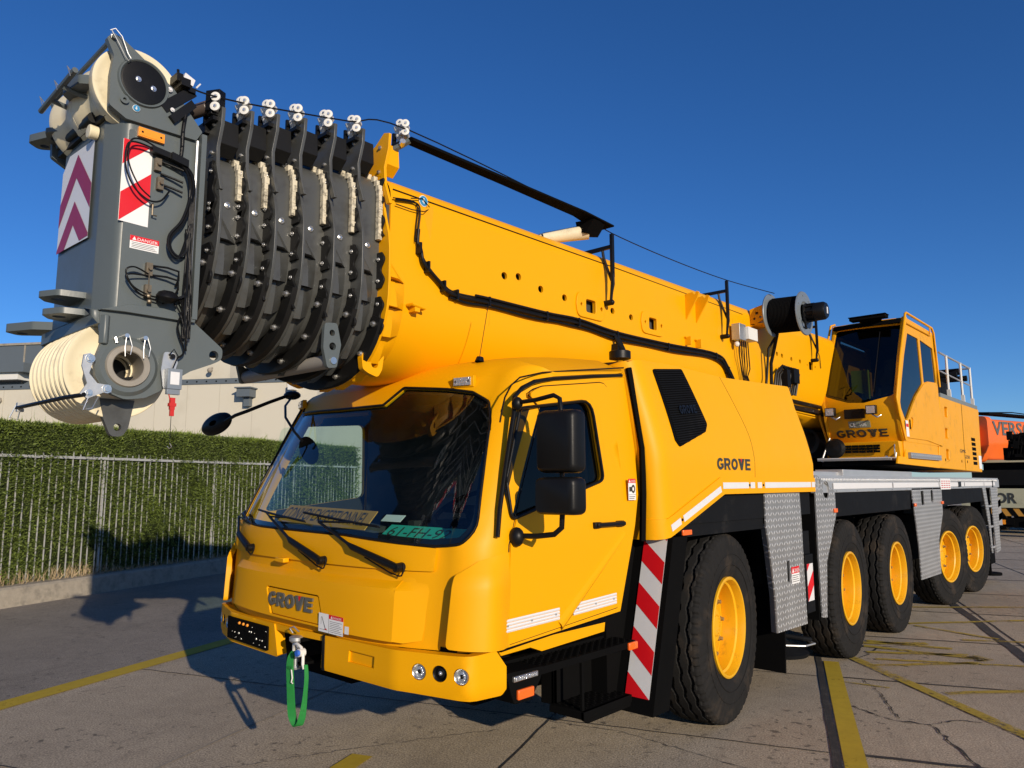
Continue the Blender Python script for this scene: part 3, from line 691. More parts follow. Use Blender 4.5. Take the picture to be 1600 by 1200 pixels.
# interior
mb = MB(); mb.sheet(lambda x, y: (x, y, 1.40-.05*(y+2.5)), [(-1.1, -2.5), (-.9, -2.62), (0, -2.70), (.9, -2.6), (1.1, -2.45), (1.1, -2.1), (-1.1, -2.1)], [], .15, .03, out=(0, 0, 1))
mb.loft([[(x, -2.14+.0*x, 1.42-.12*abs(z-1)) for x in (-1.1, 1.1)]+[(x, -2.0, z) for x in (1.1, -1.1)] for z in (1.3, 1.36)], True, True)
obj('dashboard', mb, DASH, cab)
mb = MB(); mb.box(-1.12, 1.12, -1.50, -1.46, .96, 2.36); mb.box(-1.10, 1.10, -2.0, -1.5, 2.33, 2.36); mb.box(.25, .31, -2.2, -1.2, 1.0, 1.5); mb.box(-.25, .25, -1.9, -1.2, .96, 1.45)
mb.sheet(lambda y, z: (-hw(z)+.035, y, z), [(-2.30, 1.0), (-2.28, 1.40), (-2.22, 1.7), (-2.05, 2.0), (-1.9, 2.25), (-1.45, 2.3), (-1.45, 1.0)], [FW], .12, .004, out=(-1, 0, 0))
mb.sheet(lambda y, z: (hw(z)-.04, y, z), [(-2.30, 1.0), (-2.28, 1.40), (-2.22, 1.7), (-2.05, 2.0), (-1.9, 2.25), (-1.45, 2.3), (-1.45, 1.0)], [DW], .12, .004, out=(1, 0, 0))
mb.sheet(lambda u, z: Vector(F(u, z))+Vector((0, .034, 0)), [(-1.1, 1.0), (1.1, 1.0), (1.1, 1.39), (-1.1, 1.39)], [], .2, .004, out=(0, -1, 0))
mb.box(-1.0, 1.0, -2.05, -1.5, 2.36, 2.375)
obj('cab_lining', mb, INT, cab)
for x in (.72, -.72):
    mb = MB(); mb.loft([[(x+a, -1.75+b, z) for a, b in rnd([(-.25, -.2), (.25, -.2), (.25, .3), (-.25, .3)], .08)] for z in (1.30, 1.42)], True, True)
    mb.loft([[(x+a*k, -1.42+b+(z-1.4)*.18, z) for a, b in rnd([(-.25, -.07), (.25, -.07), (.25, .07), (-.25, .07)], .05)] for z, k in ((1.40, 1), (1.8, 1), (2.0, .8), (2.05, .5), (2.2, .5), (2.22, .4))], True, True)
    mb.cyl((x, -1.6, .96), (x, -1.6, 1.32), .12); obj('driver_seat', mb, SEAT, cab)
mb = MB(); wc = Vector((.72, -2.12, 1.58)); ax_ = Vector((0, -.55, 1)).normalized(); mb.lathe([(0+.015*sin(a), .225+.015*cos(a)) for a in np.linspace(0, 2*pi, 9)], wc, ax_, 32)
mb.tube([wc, wc-ax_*.25+Vector((0, -.05, 0))], .03); mb.obox(wc, Vector((.2, 0, 0)), ax_.cross(Vector((1, 0, 0)))*.03, ax_*.01); obj('steering_wheel', mb, BLKM, cab)
# windscreen
mb = MB(); 
cx, cz = 0, 1.86
mb.sheet(F, [(u*(1.0), z) for u, z in WS], [], .07, 0, -.012, out=(0, -1, 0)); obj('windscreen', mb, GLS, cab, 60)
edge = [Vector(F(u, z))+Vector((0, -.002, 0)) for u, z in dens(WS, .05)]; edge.append(edge[0])
mb = MB(); mb.tube(edge, .0085, 6, cap=False); obj('windscreen_seal', mb, BLK, cab, 60)
# dark frit border and reflective side band, inside the pane
def scl(poly, k, du=0): 
    cx = sum(p[0] for p in poly)/len(poly); cy = sum(p[1] for p in poly)/len(poly); return [(cx+(p[0]-cx)*k+du, cy+(p[1]-cy)*(1-(1-k)*1.6)) for p in poly]
mb = MB(); mb.sheet(F, WS, [scl(WS, .955)], .07, .003, -.024, out=(0, -1, 0)); obj('windscreen_border', mb, BLK, cab, 60)
# door : raised leaf over the side panel
zt = [1.0, 1.3, 1.6, 1.9, 2.1]
DR = [(-2.50+.02, .93)]+[(ysd(z)+.03, z) for z in (1.2, 1.42, 1.7, 2.0, 2.15)]+[(-2.16, 2.235), (-2.0, 2.285), (-1.36, 2.375), (-1.315, 2.2), (-1.285, 1.79), (-1.30, 1.44), (-1.392, .985)]
DR[0] = (-2.435, .915)
mb = MB(); mb.sheet(G, rnd(DR, [.03, 0, 0, 0, .05, .08, .1, .1, .08, 0, 0, 0, .03], 3), [DW], .06, .016, .010, out=(1, 0, 0)); door = obj('door', mb, YEL, cab, 40, bevel=.004)
mb = MB(); e_ = [Vector(G(*p))+Vector((.0005, 0, 0)) for p in rnd([(y+(.006 if y > -1.8 else -.006), z+(.006 if z > 1.6 else -.004)) for y, z in DR], [.03, 0, 0, 0, .05, .08, .1, .1, .08, 0, 0, 0, .03], 3)]; e_.append(e_[0]); mb.tube(e_, .0035, 5, cap=False); obj('door_gap', mb, SKT, cab)
mb = MB(); mb.sheet(G, DW, [], .1, 0, -.012, out=(1, 0, 0)); obj('side_window', mb, GLD, cab)
mb = MB(); e_ = [Vector(G(*p))+Vector((.012, 0, 0)) for p in DW]; e_.append(e_[0]); mb.tube(e_, .010, 6, cap=False); obj('window_seal', mb, BLK, cab, 60)
mb = MB(); mb.sheet(Gl, FW, [], .1, 0, -.012, out=(-1, 0, 0)); obj('side_window', mb, GLC, cab)
# pressed crease, wear strips, handle on the door
def ribx(mb, a, b, w0, w1, h, m=0):
    a = Vector(a); b = Vector(b); d = (b-a).normalized(); q = Vector((-d.y, d.x))
    P = lambda p, x: (hw(p.y)+x, p.x, p.y)
    ra = [P(a-q*w0, .009), P(a-q*w0*.3, .01+h), P(a+q*w0*.3, .01+h), P(a+q*w0, .009)]; rb = [P(b-q*w1, .009), P(b-q*w1*.3, .01+h), P(b+q*w1*.3, .01+h), P(b+q*w1, .009)]
    return mb.loft([ra, rb], False, False, m)
mb = MB(); ribx(mb, (-1.965, .955), (-1.305, 1.42), .035, .018, .014); obj('door_crease', mb, YEL, cab, 25)
mb = MB()
for (y0, z0, y1, z1) in ((-2.445, .978, -1.975, .988), (-1.85, .993, -1.42, 1.008)):
    for k in range(4):
        a = k*.0165; mb.add([(1.285, y0, z0+a+.001), (1.285, y1-.01*k*0, z1+a+.001), (1.288, y1, z1+a+.008), (1.288, y0, z0+a+.008), (1.285, y1, z1+a+.0155), (1.285, y0, z0+a+.0155)], [(0, 1, 2, 3), (3, 2, 4, 5)])
    for f in (.1, .5, .93): mb.bolt((1.286, y0+(y1-y0)*f, z0+(z1-z0)*f+.033), (1, 0, 0), .004, .004, 1)
obj('wear_strip', mb, [TAP, STL], cab, 20)
mb = MB(); mb.loft([[(1.285+dx, y, 1.485+zz) for dx, zz in rnd([(0, -.014), (.03, -.012), (.03, .012), (0, .014)], .008, 2)] for y in (-1.63, -1.60, -1.36, -1.34)], True, True)
mb.box(1.27, 1.30, -1.64, -1.58, 1.466, 1.502); mb.box(1.27, 1.30, -1.40, -1.335, 1.466, 1.502); obj('door_handle', mb, BLK, cab, bevel=.004)
# black rain gutter seal, thin roof joint
gp = [(-2.500, 1.46), (-2.47, 1.6), (-2.41, 1.8), (-2.345, 2.0), (-2.305, 2.12), (-2.26, 2.205), (-2.19, 2.262), (-2.08, 2.308), (-1.9, 2.345), (-1.5, 2.402), (-1.17, 2.443)]
mb = MB(); g = [Vector(G(*p))+Vector((.006, .035 if p[1] < 2.2 else 0, 0)) for p in gp]; mb.tube(g, .0135, 6); obj('gutter', mb, BLK, cab, 60)
gp = [(-2.38, 2.06), (-2.36, 2.14), (-2.34, 2.2), (-2.29, 2.27), (-2.2, 2.325), (-2.0, 2.375), (-1.7, 2.42), (-1.15, 2.50)]
mb = MB(); mb.tube([(1.195 if p[1] < 2.3 else 1.18, p[0]+.02, p[1]) for p in gp], .005, 6); obj('roof_joint', mb, BLK, cab, 60)
mb = MB(); mb.tube([(1.27, -1.09, 1.36), (1.275, -1.075, 1.66), (1.272, -1.07, 1.96), (1.20, -1.10, 2.50)], .022, 6); obj('rear_gap_strip', mb, BLKM, cab, 60)  # black tube put in for the dark gap between cab and engine cover
# marker lamp on the brow, aerial
for u in (.81, -1.12):
    p = Vector(F(u, 2.33)); a = Vector(F(u+.05, 2.33))-Vector(F(u-.05, 2.33)); a.normalize(); n = a.cross(Vector((0, 0, 1)))
    mb = MB(); mb.obox(p+n*.012, a*.075, n*.014, (0, 0, .033), 0); mb.obox(p+n*.03, a*.058, n*.008, (0, 0, .024), 1); mb.bolt(p+n*.03-a*.045, n, .006, .01, 2); mb.bolt(p+n*.03+a*.045, n, .006, .01, 2)
    obj('marker_lamp', mb, [YEL, LENS, BLK], cab, bevel=.003)
mb = MB(); mb.lathe([(0, .03), (.03, .022), (.035, .006)], (.75, -2.07, 2.475), (0, .2, 1), 12); mb.tube([(.75, -2.07, 2.50), (.76, -2.0, 2.86)], .0022, 5); obj('aerial', mb, BLK, cab)
# wipers
for (pu, pz, tu, tz, b0, b1) in ((-.60, 1.322, -1.12, 1.50, (-1.26, 1.535), (-.72, 1.470)), (.215, 1.300, -.44, 1.525, (-.70, 1.560), (-.06, 1.508)), (.79, 1.300, .12, 1.512, (-.10, 1.558), (.60, 1.500))):
    S = lambda u, z, o=.04: Vector(F(u, z))+Vector((0, -o, 0))
    mb = MB(); p = S(pu, pz, .0)
    mb.cyl(p, p+Vector((0, -.06, .0)), .026, .022, 14)
    mid = S(pu+(tu-pu)*.45, pz+(tz-pz)*.42, .05); tip = S(tu, tz, .045)
    mb.tube([p+Vector((0, -.045, 0)), p+(mid-p)*.25+Vector((0, -.035, 0)), mid, mid+(tip-mid)*.15, tip], [.020, .022, .018, .009, .008], 8)
    mb.tube([p+Vector((.03, -.03, .02)), p+Vector((.045, -.035, -.01)), p+Vector((.03, -.04, -.04)), p+Vector((0, -.03, -.045)), p+(mid-p)*.2+Vector((0, -.02, -.05)), p+(mid-p)*.7+Vector((0, -.02, -.02))], .0045, 6)
    blade = [S(b0[0]+(b1[0]-b0[0])*k/8, b0[1]+(b1[1]-b0[1])*k/8, .022) for k in range(9)]
    mb.tube(blade, .008, 6); mb.tube([q+Vector((0, .012, -.006)) for q in blade], .004, 4)
    mb.tube([blade[2]+Vector((0, -.012, .004)), tip, blade[6]+Vector((0, -.012, .004))], .006, 6)
    obj('wiper', mb, BLK, cab, 50)
# near side mirrors on their bent arm
mb = MB(); mb.ball((1.24, -2.27, 2.165), .032, 12, 0, (1, 1, 1.2)); mb.tube([(1.24, -2.27, 2.17), (1.38, -2.275, 2.175), (1.50, -2.275, 2.19), (1.54, -2.275, 2.17), (1.55, -2.275, 2.08)], .0125, 10); obj('mirror_joint', MB().tube([(1.55, -2.275, 1.72), (1.55, -2.275, 1.82)], .012, 8), BLK, cab, 60); obj('mirror_arm', mb, BLK, cab, 60); mb = MB()
mb.ball((1.29, -2.335, 1.455), .045, 12, 0, (1, .9, 1.15)); mb.tube([(1.28, -2.33, 1.46), (1.40, -2.30, 1.462), (1.50, -2.28, 1.475), (1.545, -2.275, 1.51), (1.55, -2.275, 1.58)], .0145, 10)
arm = obj('mirror_arm', mb, BLK, cab, 60)
def shell(x0, x1, z0, z1, y, d, nm, lean=0):
    mb = MB(); rp = rnd([(x0, z0), (x1, z0), (x1, z1), (x0, z1)], .035, 4); cx = (x0+x1)/2; cz = (z0+z1)/2
    rings = []
    for k, dy in ((.86, -d), (.95, -d*.85), (1, -d*.5), (1, .0), (.96, .015)): rings.append([(cx+(x-cx)*k, y+dy+(x-cx)*.18, cz+(z-cz)*k) for x, z in rp])
    mb.loft(rings, True, True); o = obj(nm, mb, BLK, cab, 50)
    mb = MB(); mb.loft([[(cx+(x-cx)*k, y+dy+(x-cx)*.18, cz+(z-cz)*k) for x, z in rp] for k, dy in ((.9, .014), (.9, .019))], True, True); obj('mirror_glass', mb, MIR, o)
shell(1.455, 1.675, 1.785, 2.105, -2.27, .09, 'mirror'); shell(1.445, 1.675, 1.575, 1.765, -2.27, .09, 'mirror')
# far side mirror on its long forward arm
mb = MB(); mb.ball((-1.16, -2.2, 2.41), .05, 12, 0, (1.6, 1.2, .7)); mb.tube([(-1.16, -2.2, 2.42), (-1.14, -2.4, 2.34), (-1.19, -2.55, 2.265), (-1.27, -2.6, 2.235), (-1.42, -2.6, 2.20)], .013, 8)
mb.tube([(-1.16, -2.2, 2.40), (-.95, -2.38, 2.30), (-.79, -2.47, 2.20), (-.62, -2.50, 2.09), (-.53, -2.49, 2.02)], .009, 8); obj('mirror_arm', mb, BLK, cab, 60)
mb = MB(); mb.lathe([(-.045, .03), (-.04, .09), (-.02, .118), (0, .125), (.01, .12), (.012, 0)], (-1.55, -2.6, 2.185), (-.25, .95, -.15), 28); mb.v = [tuple(Vector((-1.55, -2.6, 2.185))+Vector(((v[0]+1.55)*1.25+(v[2]-2.185)*.45, (v[1]+2.6), (v[2]-2.185)*.72))) for v in mb.v]
fm = obj('mirror', mb, BLK, cab, 50)
mb = MB(); mb.lathe([(-.055, .0), (-.052, .07), (-.045, .10)], (-.54, -2.47, 1.945), (.1, -.9, -.3), 24); obj('mirror', mb, BLKM, cab, 50)
# stickers
def decal(P0, R_, U, w_, h_, kind_, parent, name='warning_sticker'):
    P0 = Vector(P0); R_ = Vector(R_).normalized(); U = Vector(U).normalized(); N = R_.cross(U)
    def q(mb, x0, x1, y0, y1, o, m): mb.add([P0+R_*x0*w_+U*y0*h_+N*o, P0+R_*x1*w_+U*y0*h_+N*o, P0+R_*x1*w_+U*y1*h_+N*o, P0+R_*x0*w_+U*y1*h_+N*o], [(0, 1, 2, 3)], m)
    mb = MB(); q(mb, 0, 1, 0, 1, .001, 0)
    if kind_ == 'danger':
        q(mb, 0, 1, .60, 1, .0016, 1)
        for i in range(4): q(mb, .06, .94-.06*(i % 3), .10+.12*i, .10+.12*i+.035, .0016, 2)
    elif kind_ == 'front':
        q(mb, .42, 1, .78, 1, .0016, 1); q(mb, .0, 1, .0, .015, .0016, 2); q(mb, .415, .425, 0, 1, .0016, 2)
        for i in range(7): q(mb, .46, .95-.05*(i % 3), .10+.09*i, .12+.09*i, .0016, 2)
        q(mb, .05, .38, .14, .16, .0016, 2)
        a = P0+N*.0016
        mb.add([a+R_*w_*.12+U*h_*.82, a+R_*w_*.14+U*h_*.82, a+R_*w_*.30+U*h_*.2, a+R_*w_*.27+U*h_*.2], [(0, 1, 2, 3)], 2); mb.add([a+R_*w_*.10+U*h_*.4, a+R_*w_*.11+U*h_*.4, a+R_*w_*.11+U*h_*.8, a+R_*w_*.10+U*h_*.8], [(0, 1, 2, 3)], 2)
        mb.add([a+R_*w_*.26+U*h_*.15, a+R_*w_*.34+U*h_*.15, a+R_*w_*.34+U*h_*.22, a+R_*w_*.26+U*h_*.22], [(0, 1, 2, 3)], 1)
    elif kind_ == 'wheel':
        q(mb, 0, 1, .80, 1, .0016, 1); q(mb, .12, .42, .40, .62, .0016, 2)
        c = P0+R_*w_*.66+U*h_*.52+N*.0018; ring = [c+R_*cos(a)*w_*.26+U*sin(a)*w_*.32 for a in np.linspace(0, 2*pi, 17)[:-1]]; inn = [c+R_*cos(a)*w_*.12+U*sin(a)*w_*.15 for a in np.linspace(0, 2*pi, 17)[:-1]]
        mb.add(ring+inn, [(i, (i+1) % 16, 16+(i+1) % 16, 16+i) for i in range(16)], 2)
        q(mb, .0, 1, .24, .255, .0016, 2); q(mb, .1, .9, .14, .17, .0016, 2); q(mb, .1, .8, .06, .09, .0016, 2)
    o = obj(name, mb, [WHP, REDP, INK], parent, 20)
    tri = {'danger': (.07, .66, .28), 'front': (.5, .82, .14), 'wheel': (.06, .83, .14)}[kind_]
    hh = h_*tri[2]; a = P0+R_*w_*tri[0]+U*h_*tri[1]
    mb = MB(); mb.add([a+N*.0022, a+R_*hh*1.1+N*.0022, a+R_*hh*.55+U*hh+N*.0022], [(0, 1, 2)]); obj('warning_triangle', mb, WHP, parent, 20)
    text('danger_lettering', 'DANGER', a+R_*hh*1.35+U*0+N*.0006, R_, U, hh*.85, WHP, parent, width=w_*(.96-tri[0])-hh*1.4 if kind_ == 'danger' else w_*(.94-tri[0])-hh*1.4, ext=.002)
    return o
pd = Vector(F(.262, .922))+Vector((0, -.024, 0)); ru = Vector(F(.47, .915))-Vector(F(.262, .922))
decal(pd+Vector((0, -.027, .003)), ru, (0, 0, 1), .215, .10, 'front', cab)
mb = MB(); q0 = Vector(F(.475, .935))+Vector((0, -.05, 0)); mb.add([q0, q0+Vector((.035, .002, 0)), q0+Vector((.035, .002, .04)), q0+Vector((0, 0, .04))], [(0, 1, 2, 3)]); obj('small_sticker', mb, WHP, cab)
decal((1.2715, -1.245, 1.625), (0, 1, 0), (0, 0, 1), .085, .135, 'wheel', cab)
# wordmark on the front
c0 = Vector(F(-.255, 1.025)); c1 = Vector(F(.19, 1.012)); R_ = (c1-c0); wd = R_.length; R_.normalize()
def PF(a, b, n): 
    u = -.262+a/wd*.45; p = Vector(flapS(u, 1.012+b)); return p+Vector((0, .007-n, 0))
grove('wordmark', PF, .078, wd, [LOGO, REDP], cab, .010)
# small latch, grab recess
mb = MB(); p = Vector(F(-.19, 1.275)); mb.obox(p+Vector((0, -.03, 0)), (.05, 0, 0), (0, .02, 0), (0, 0, .014)); obj('flap_latch', mb, YEL, cab, bevel=.006)
mb = MB(); mb.sheet(F, rnd([(-.06, .955), (.19, .952), (.12, 1.0), (-.03, 1.003)], .02), [], .05, .03, -.02+.03, out=(0, -1, 0)); obj('tow_eye_cover', mb, YEL, cab, bevel=.004)
# things lying behind the glass
def flatsign(name, o, R_, U, w_, h_, th, m, lab, cat_):
    R_ = Vector(R_).normalized(); U = Vector(U).normalized(); N = R_.cross(U); o = Vector(o)
    t = thing(name, lab, cat_, o); mb = MB(); mb.obox(o+R_*w_/2+U*h_/2-N*th/2, R_*w_/2, U*h_/2, N*th/2); rel(obj('board', mb, m, bevel=.002), t); return t, o, R_, U, N
t_, o_, R_, U_, N_ = flatsign('convoy_sign', (-.93, -2.42, 1.47), (1.18, -.06, -.02), (0, .55, .6), 1.10, .15, .006, SIGNY, 'yellow abnormal load board with black letters leaning behind the cab windscreen', 'sign')
rel(text('lettering', 'CONVOI EXCEPTIONNEL', o_+R_*.03+U_*.03, R_, U_, .105, INK, t_, width=1.02, bold=.008, ext=.002), t_)
t_, o_, R_, U_, N_ = flatsign('dealer_plate', (.28, -2.45, 1.415), (1, .06, -.01), (0, .7, .5), .62, .12, .004, TEAL, 'green dealer number plate lying on the dashboard behind the windscreen', 'number plate')
rel(text('lettering', '61-FH-92', o_+R_*.04+U_*.02, R_, U_, .085, INK, t_, width=.5, ext=.002), t_)
t_, o_, R_, U_, N_ = flatsign('parking_card', (.14, -2.33, 1.50), (1, 0, 0), (0, .6, .5), .19, .06, .003, PAPER, 'small white card standing on the dashboard above the yellow board', 'card')

# ---- bumper
BP = [Vector(p) for p in rnd([(0, -2.842), (.86, -2.79), (1.275, -2.655), (1.30, -2.30)], [0, .05, .07, 0], 5)]
BPL = [0]
for i in range(len(BP)-1): BPL.append(BPL[-1]+(BP[i+1]-BP[i]).length)
def FB(u, z):
    """bumper face: u about metres from the centre along the bar"""
    a = min(abs(u)*1.08, BPL[-1]-1e-4); s = 1 if u >= 0 else -1
    for i in range(len(BP)-1):
        if a <= BPL[i+1]: t = (a-BPL[i])/(BPL[i+1]-BPL[i]); p = BP[i].lerp(BP[i+1], t); break
    inn = max(0, (.725-z))*.35
    return (s*(p.x-inn*(1 if p.x > 1.2 else 0))+(.035*min(1, a) if s < 0 else 0), p.y+inn, z)
mb = MB()
LR = .034
lamps = [(.935, .808), (1.075, .810), (1.20, .806)]
bl_ = [(.935, .806), (1.045, .808), (1.155, .804)]
mb.sheet(FB, rnd([(.255, .715), (.88, .70), (1.385, .680), (1.415, .71), (1.415, .82), (1.35, .905), (1.1, .898), (.26, .90)], [.01, .05, .03, .01, .01, .01, .02, .02]), [circ(u, z, .040, 18, .040) for u, z in bl_]+[[(.47, .79), (.66, .785), (.665, .845), (.475, .85)]], .035, .06, 0, out=(0, -1, 0))
mb.sheet(FB, rnd([(-1.385, .69), (-.85, .71), (-.16, .715), (-.215, .90), (-1.35, .895)], .015), [circ(-u, z, .036, 18) for u, z in bl_], .035, .06, 0, out=(0, -1, 0))
mb.sheet(FB, [(.47, .79), (.66, .785), (.665, .845), (.475, .85)], [], .05, .02, -.014, out=(0, -1, 0))
mb.sheet(FB, [(-.22, .865), (.262, .865), (.262, .90), (-.22, .90)], [], .05, .05, -.01, out=(0, -1, 0))
bump = obj('bumper', mb, YEL, crane, 30, bevel=.007)
mb = MB(); mb.box(-.20, .27, -2.66, -2.60, .66, .88); mb.box(-.95, .95, -2.60, -2.3, .66, .88); obj('towing_recess', mb, BLKM, bump)
mb = MB(); r = random.Random(2); mb.sheet(FB, rnd([(-.83, .735), (-.27, .735), (-.275, .875), (-.83, .87)], .01), [], .05, .02, .012, m=2, out=(0, -1, 0))
for i in range(15):
    for j in range(4):
        if r.random() < .6: p = Vector(FB(-.80+i*.0365+r.uniform(-.01, .01), .755+j*.03)); mb.bolt(p+Vector((0, -.012, 0)), (0, -1, 0), r.uniform(.002, .0055), .006, r.choice((0, 0, 2)))
for i in (3, 4, 5): p = Vector(FB(-.80+i*.055, .85)); mb.ball(p+Vector((0, -.016, 0)), .010, 6, 1)
obj('socket_panel', mb, [CHR, AMB, BLKM], bump)
mb = MB(); mb.box(.285, .305, -2.83, -2.79, .715, .90)
obj('mounting_plate', mb, SKT, bump)
for sg in (1, -1):
    for i, (u, z) in enumerate(bl_):
        p = Vector(FB(u*sg, z)); a = abs(u); n = Vector((sg*.31, -.95, 0)).normalized()
        mb = MB(); c = p-n*.02; R0 = .034
        mb.lathe([(-.03, 0), (-.028, R0), (.012, R0+.004), (.018, R0+.003), (.014, R0-.002), (.0, R0-.004)], c, n, 24, 1)
        mb.lathe([(-.0, R0-.004), (.008, R0*.6), (.011, 0)], c, n, 24, 0 if i != 1 else 2)
        mb.ball(c+n*.006, R0*.35, 8, 3 if i != 1 else 0)
        obj('headlight', mb, [LENS, CHR if i != 1 else BLK, BLK, BLK], bump, 50)
# tow pin and its shackle
mb = MB(); mb.cyl((.06, -2.85, .70), (.06, -2.85, .86), .020, n=14); mb.lathe([(.0, .0), (0, .028), (.012, .04), (.03, .04), (.036, .03), (.04, 0)], (.06, -2.85, .835), (0, 0, 1), 20); mb.lathe([(0, 0), (0, .028), (.01, .03), (.02, .024), (.02, 0)], (.06, -2.85, .69), (0, 0, 1), 18)
mb.box(.0, .12, -2.85, -2.62, .845, .862, 1); mb.box(.0, .12, -2.85, -2.62, .715, .73, 1); mb.tube([(.04, -2.86, .885), (.02, -2.87, .91), (.06, -2.87, .925), (.1, -2.86, .90)], .004, 6)
obj('tow_pin', mb, [STL, BLKM], bump)
sh = thing('shackle', 'small steel bow shackle with a blue bolt hanging at the bumper tow pin', 'shackle', (.13, -2.88, .80))
mb = MB(); pts = [(.145, -2.89, .80), (.15, -2.905, .76), (.165, -2.90, .725), (.19, -2.885, .715), (.21, -2.88, .735), (.205, -2.875, .77), (.165, -2.87, .80)]
mb.tube([(.085, -2.88, .80), (.10, -2.89, .835), (.14, -2.895, .845), (.185, -2.895, .83), (.205, -2.895, .80), (.205, -2.895, .745), (.215, -2.893, .72)], .009, 8); mb.cyl((.19, -2.88, .805), (.19, -2.915, .805), .022, n=14); rel(obj('bow', mb, WHT, None, 50), sh)
mb = MB(); mb.tube([(.19, -2.915, .805), (.19, -2.93, .805)], .017, 6); rel(obj('bolt', mb, mat('blue_bolt', (.02, .12, .55), .35)), sh)
# green sling
mb = MB()
def strap(mb, pts, wdv, th=.004):
    rings = []
    for i, (p, wv) in enumerate(zip(pts, wdv)):
        p = Vector(p); wv = Vector(wv); d = (Vector(pts[min(i+1, len(pts)-1)])-Vector(pts[max(i-1, 0)])).normalized(); n = d.cross(wv).normalized()*th
        wv = wv*.78; rings.append([p-wv-n, p+wv-n, p+wv+n, p-wv+n])
    mb.loft(rings, True, True)
pts = [(.075, -2.868, .80), (.065, -2.885, .76), (.068, -2.89, .70), (.082, -2.892, .62), (.095, -2.893, .54), (.110, -2.894, .47), (.130, -2.894, .432), (.16, -2.894, .415), (.19, -2.893, .428), (.212, -2.892, .47), (.228, -2.892, .54), (.238, -2.892, .62), (.240, -2.891, .69), (.228, -2.89, .745)]
wv = [(.012, .004, 0), (.022, .008, 0), (.03, .008, 0), (.031, .008, 0), (.030, .01, 0), (.027, .014, .004), (.018, .018, .006), (.010, .02, .006), (.012, .02, -.004), (.015, .018, -.004), (.014, .012, 0), (.012, .008, 0), (.010, .010, 0), (.009, .008, 0)]
def resamp(P, n):
    P = [Vector(p) for p in P]; out = []
    N = len(P)
    for i in range(n+1):
        t = i/n*(N-1); k = min(int(t), N-2); f = t-k; a = P[max(k-1, 0)]; b = P[k]; c = P[k+1]; d = P[min(k+2, N-1)]
        out.append(.5*((2*b)+(c-a)*f+(2*a-5*b+4*c-d)*f*f+(3*b-a-3*c+d)*f**3))
    return out
strap(mb, resamp(pts, 44), resamp(wv, 44))
mb.box(.055, .105, -2.902, -2.896, .70, .712); mb.tube([(.10, -2.90, .70), (.12, -2.905, .66), (.112, -2.905, .635), (.125, -2.905, .632)], .004, 6, 1)
tag(obj('tow_sling', mb, [GREEN, WHT], None, 50), 'green webbing sling hanging in a loop from the front tow pin', 'sling')

# ---- sill, steps
mb = MB(); mb.prism([(-2.40, .890), (-2.37, .850), (-2.136, .855), (-2.045, .822), (-1.451, .842), (-1.435, .93), (-2.0, .91)], 'x', 1.14, 1.215); mb.box(-1.2, 1.14, -2.35, -1.5, .84, .93); obj('sill', mb, YEL, crane, bevel=.004)
mb = MB(); mb.tube([(1.255, -2.42, .893), (1.258, -2.2, .908), (1.258, -1.8, .93), (1.255, -1.38, .948)], .011, 6); mb.box(1.12, 1.25, -2.38, -1.42, .905, .93); obj('door_bottom_gap_line', mb, BLKM, cab)  # black strip added to draw the shadow line under the door
mb = MB(); mb.box(.3, .85, -2.2, -1.2, .5, .84); mb.box(.9, 1.12, -1.30, -.95, .42, 1.5); mb.box(.55, 1.10, -1.28, -1.0, 1.2, 2.3); obj('underbody', mb, BLKM, crane); mb = MB(); mb.box(-1.1, -.3, -2.2, -1.2, .42, .84); obj('underbody', mb, BLKM, crane)
sw = MB(); sw.box(1.06, 1.27, -2.30, -1.20, .72, .76, 0)
r = random.Random(5)
for i in range(26):
    for j in range(4):
        y = -2.10+i*.034; x = 1.085+j*.045+(i % 2)*.02; sw.box(x, x+.026, y, y+.008, .76, .768, 0)
sw.prism([(-2.39, .775), (-2.10, .762), (-2.12, .70), (-2.16, .655), (-2.19, .61), (-2.33, .615), (-2.35, .66)], 'x', 1.10, 1.268, 0)
sw.box(1.05, 1.10, -2.38, -1.25, .66, .78, 0)
step = obj('cab_step', sw, BLKM, crane, bevel=.003)
mb = MB(); mb.box(1.262, 1.282, -2.345, -2.155, .725, .752, 0); 
for i in range(7): mb.box(1.282, 1.288, -2.335+i*.0255, -2.318+i*.0255, .729, .748, 1)
obj('work_light', mb, [CHR, LENS], step, bevel=.003)
mb = MB(); mb.box(1.266, 1.286, -2.315, -2.19, .632, .682); obj('indicator', mb, ORGL, step, bevel=.006)
mb = MB(); mb.box(1.27, 1.29, -1.295, -1.20, .712, .757); obj('indicator', mb, ORGL, step, bevel=.006)
mb = MB(); mb.box(.98, 1.24, -1.70, -1.16, .385, .43); mb.box(.98, 1.0, -1.68, -1.65, .40, .75); mb.box(1.2, 1.22, -1.69, -1.67, .43, .74); mb.box(1.0, 1.03, -1.26, -1.23, .40, .75); mb.prism([(-1.70, .385), (-1.66, .36), (-1.2, .36), (-1.16, .385), (-1.16, .43), (-1.70, .43)], 'x', 1.215, 1.235)
for i in range(13):
    for j in range(4): y = -1.67+i*.037; x = 1.01+j*.05+(i % 2)*.02; mb.box(x, x+.026, y, y+.008, .43, .437)
mb.box(.9, 1.0, -1.68, -1.2, .42, .78); obj('cab_step', mb, BLKM, crane, bevel=.003)
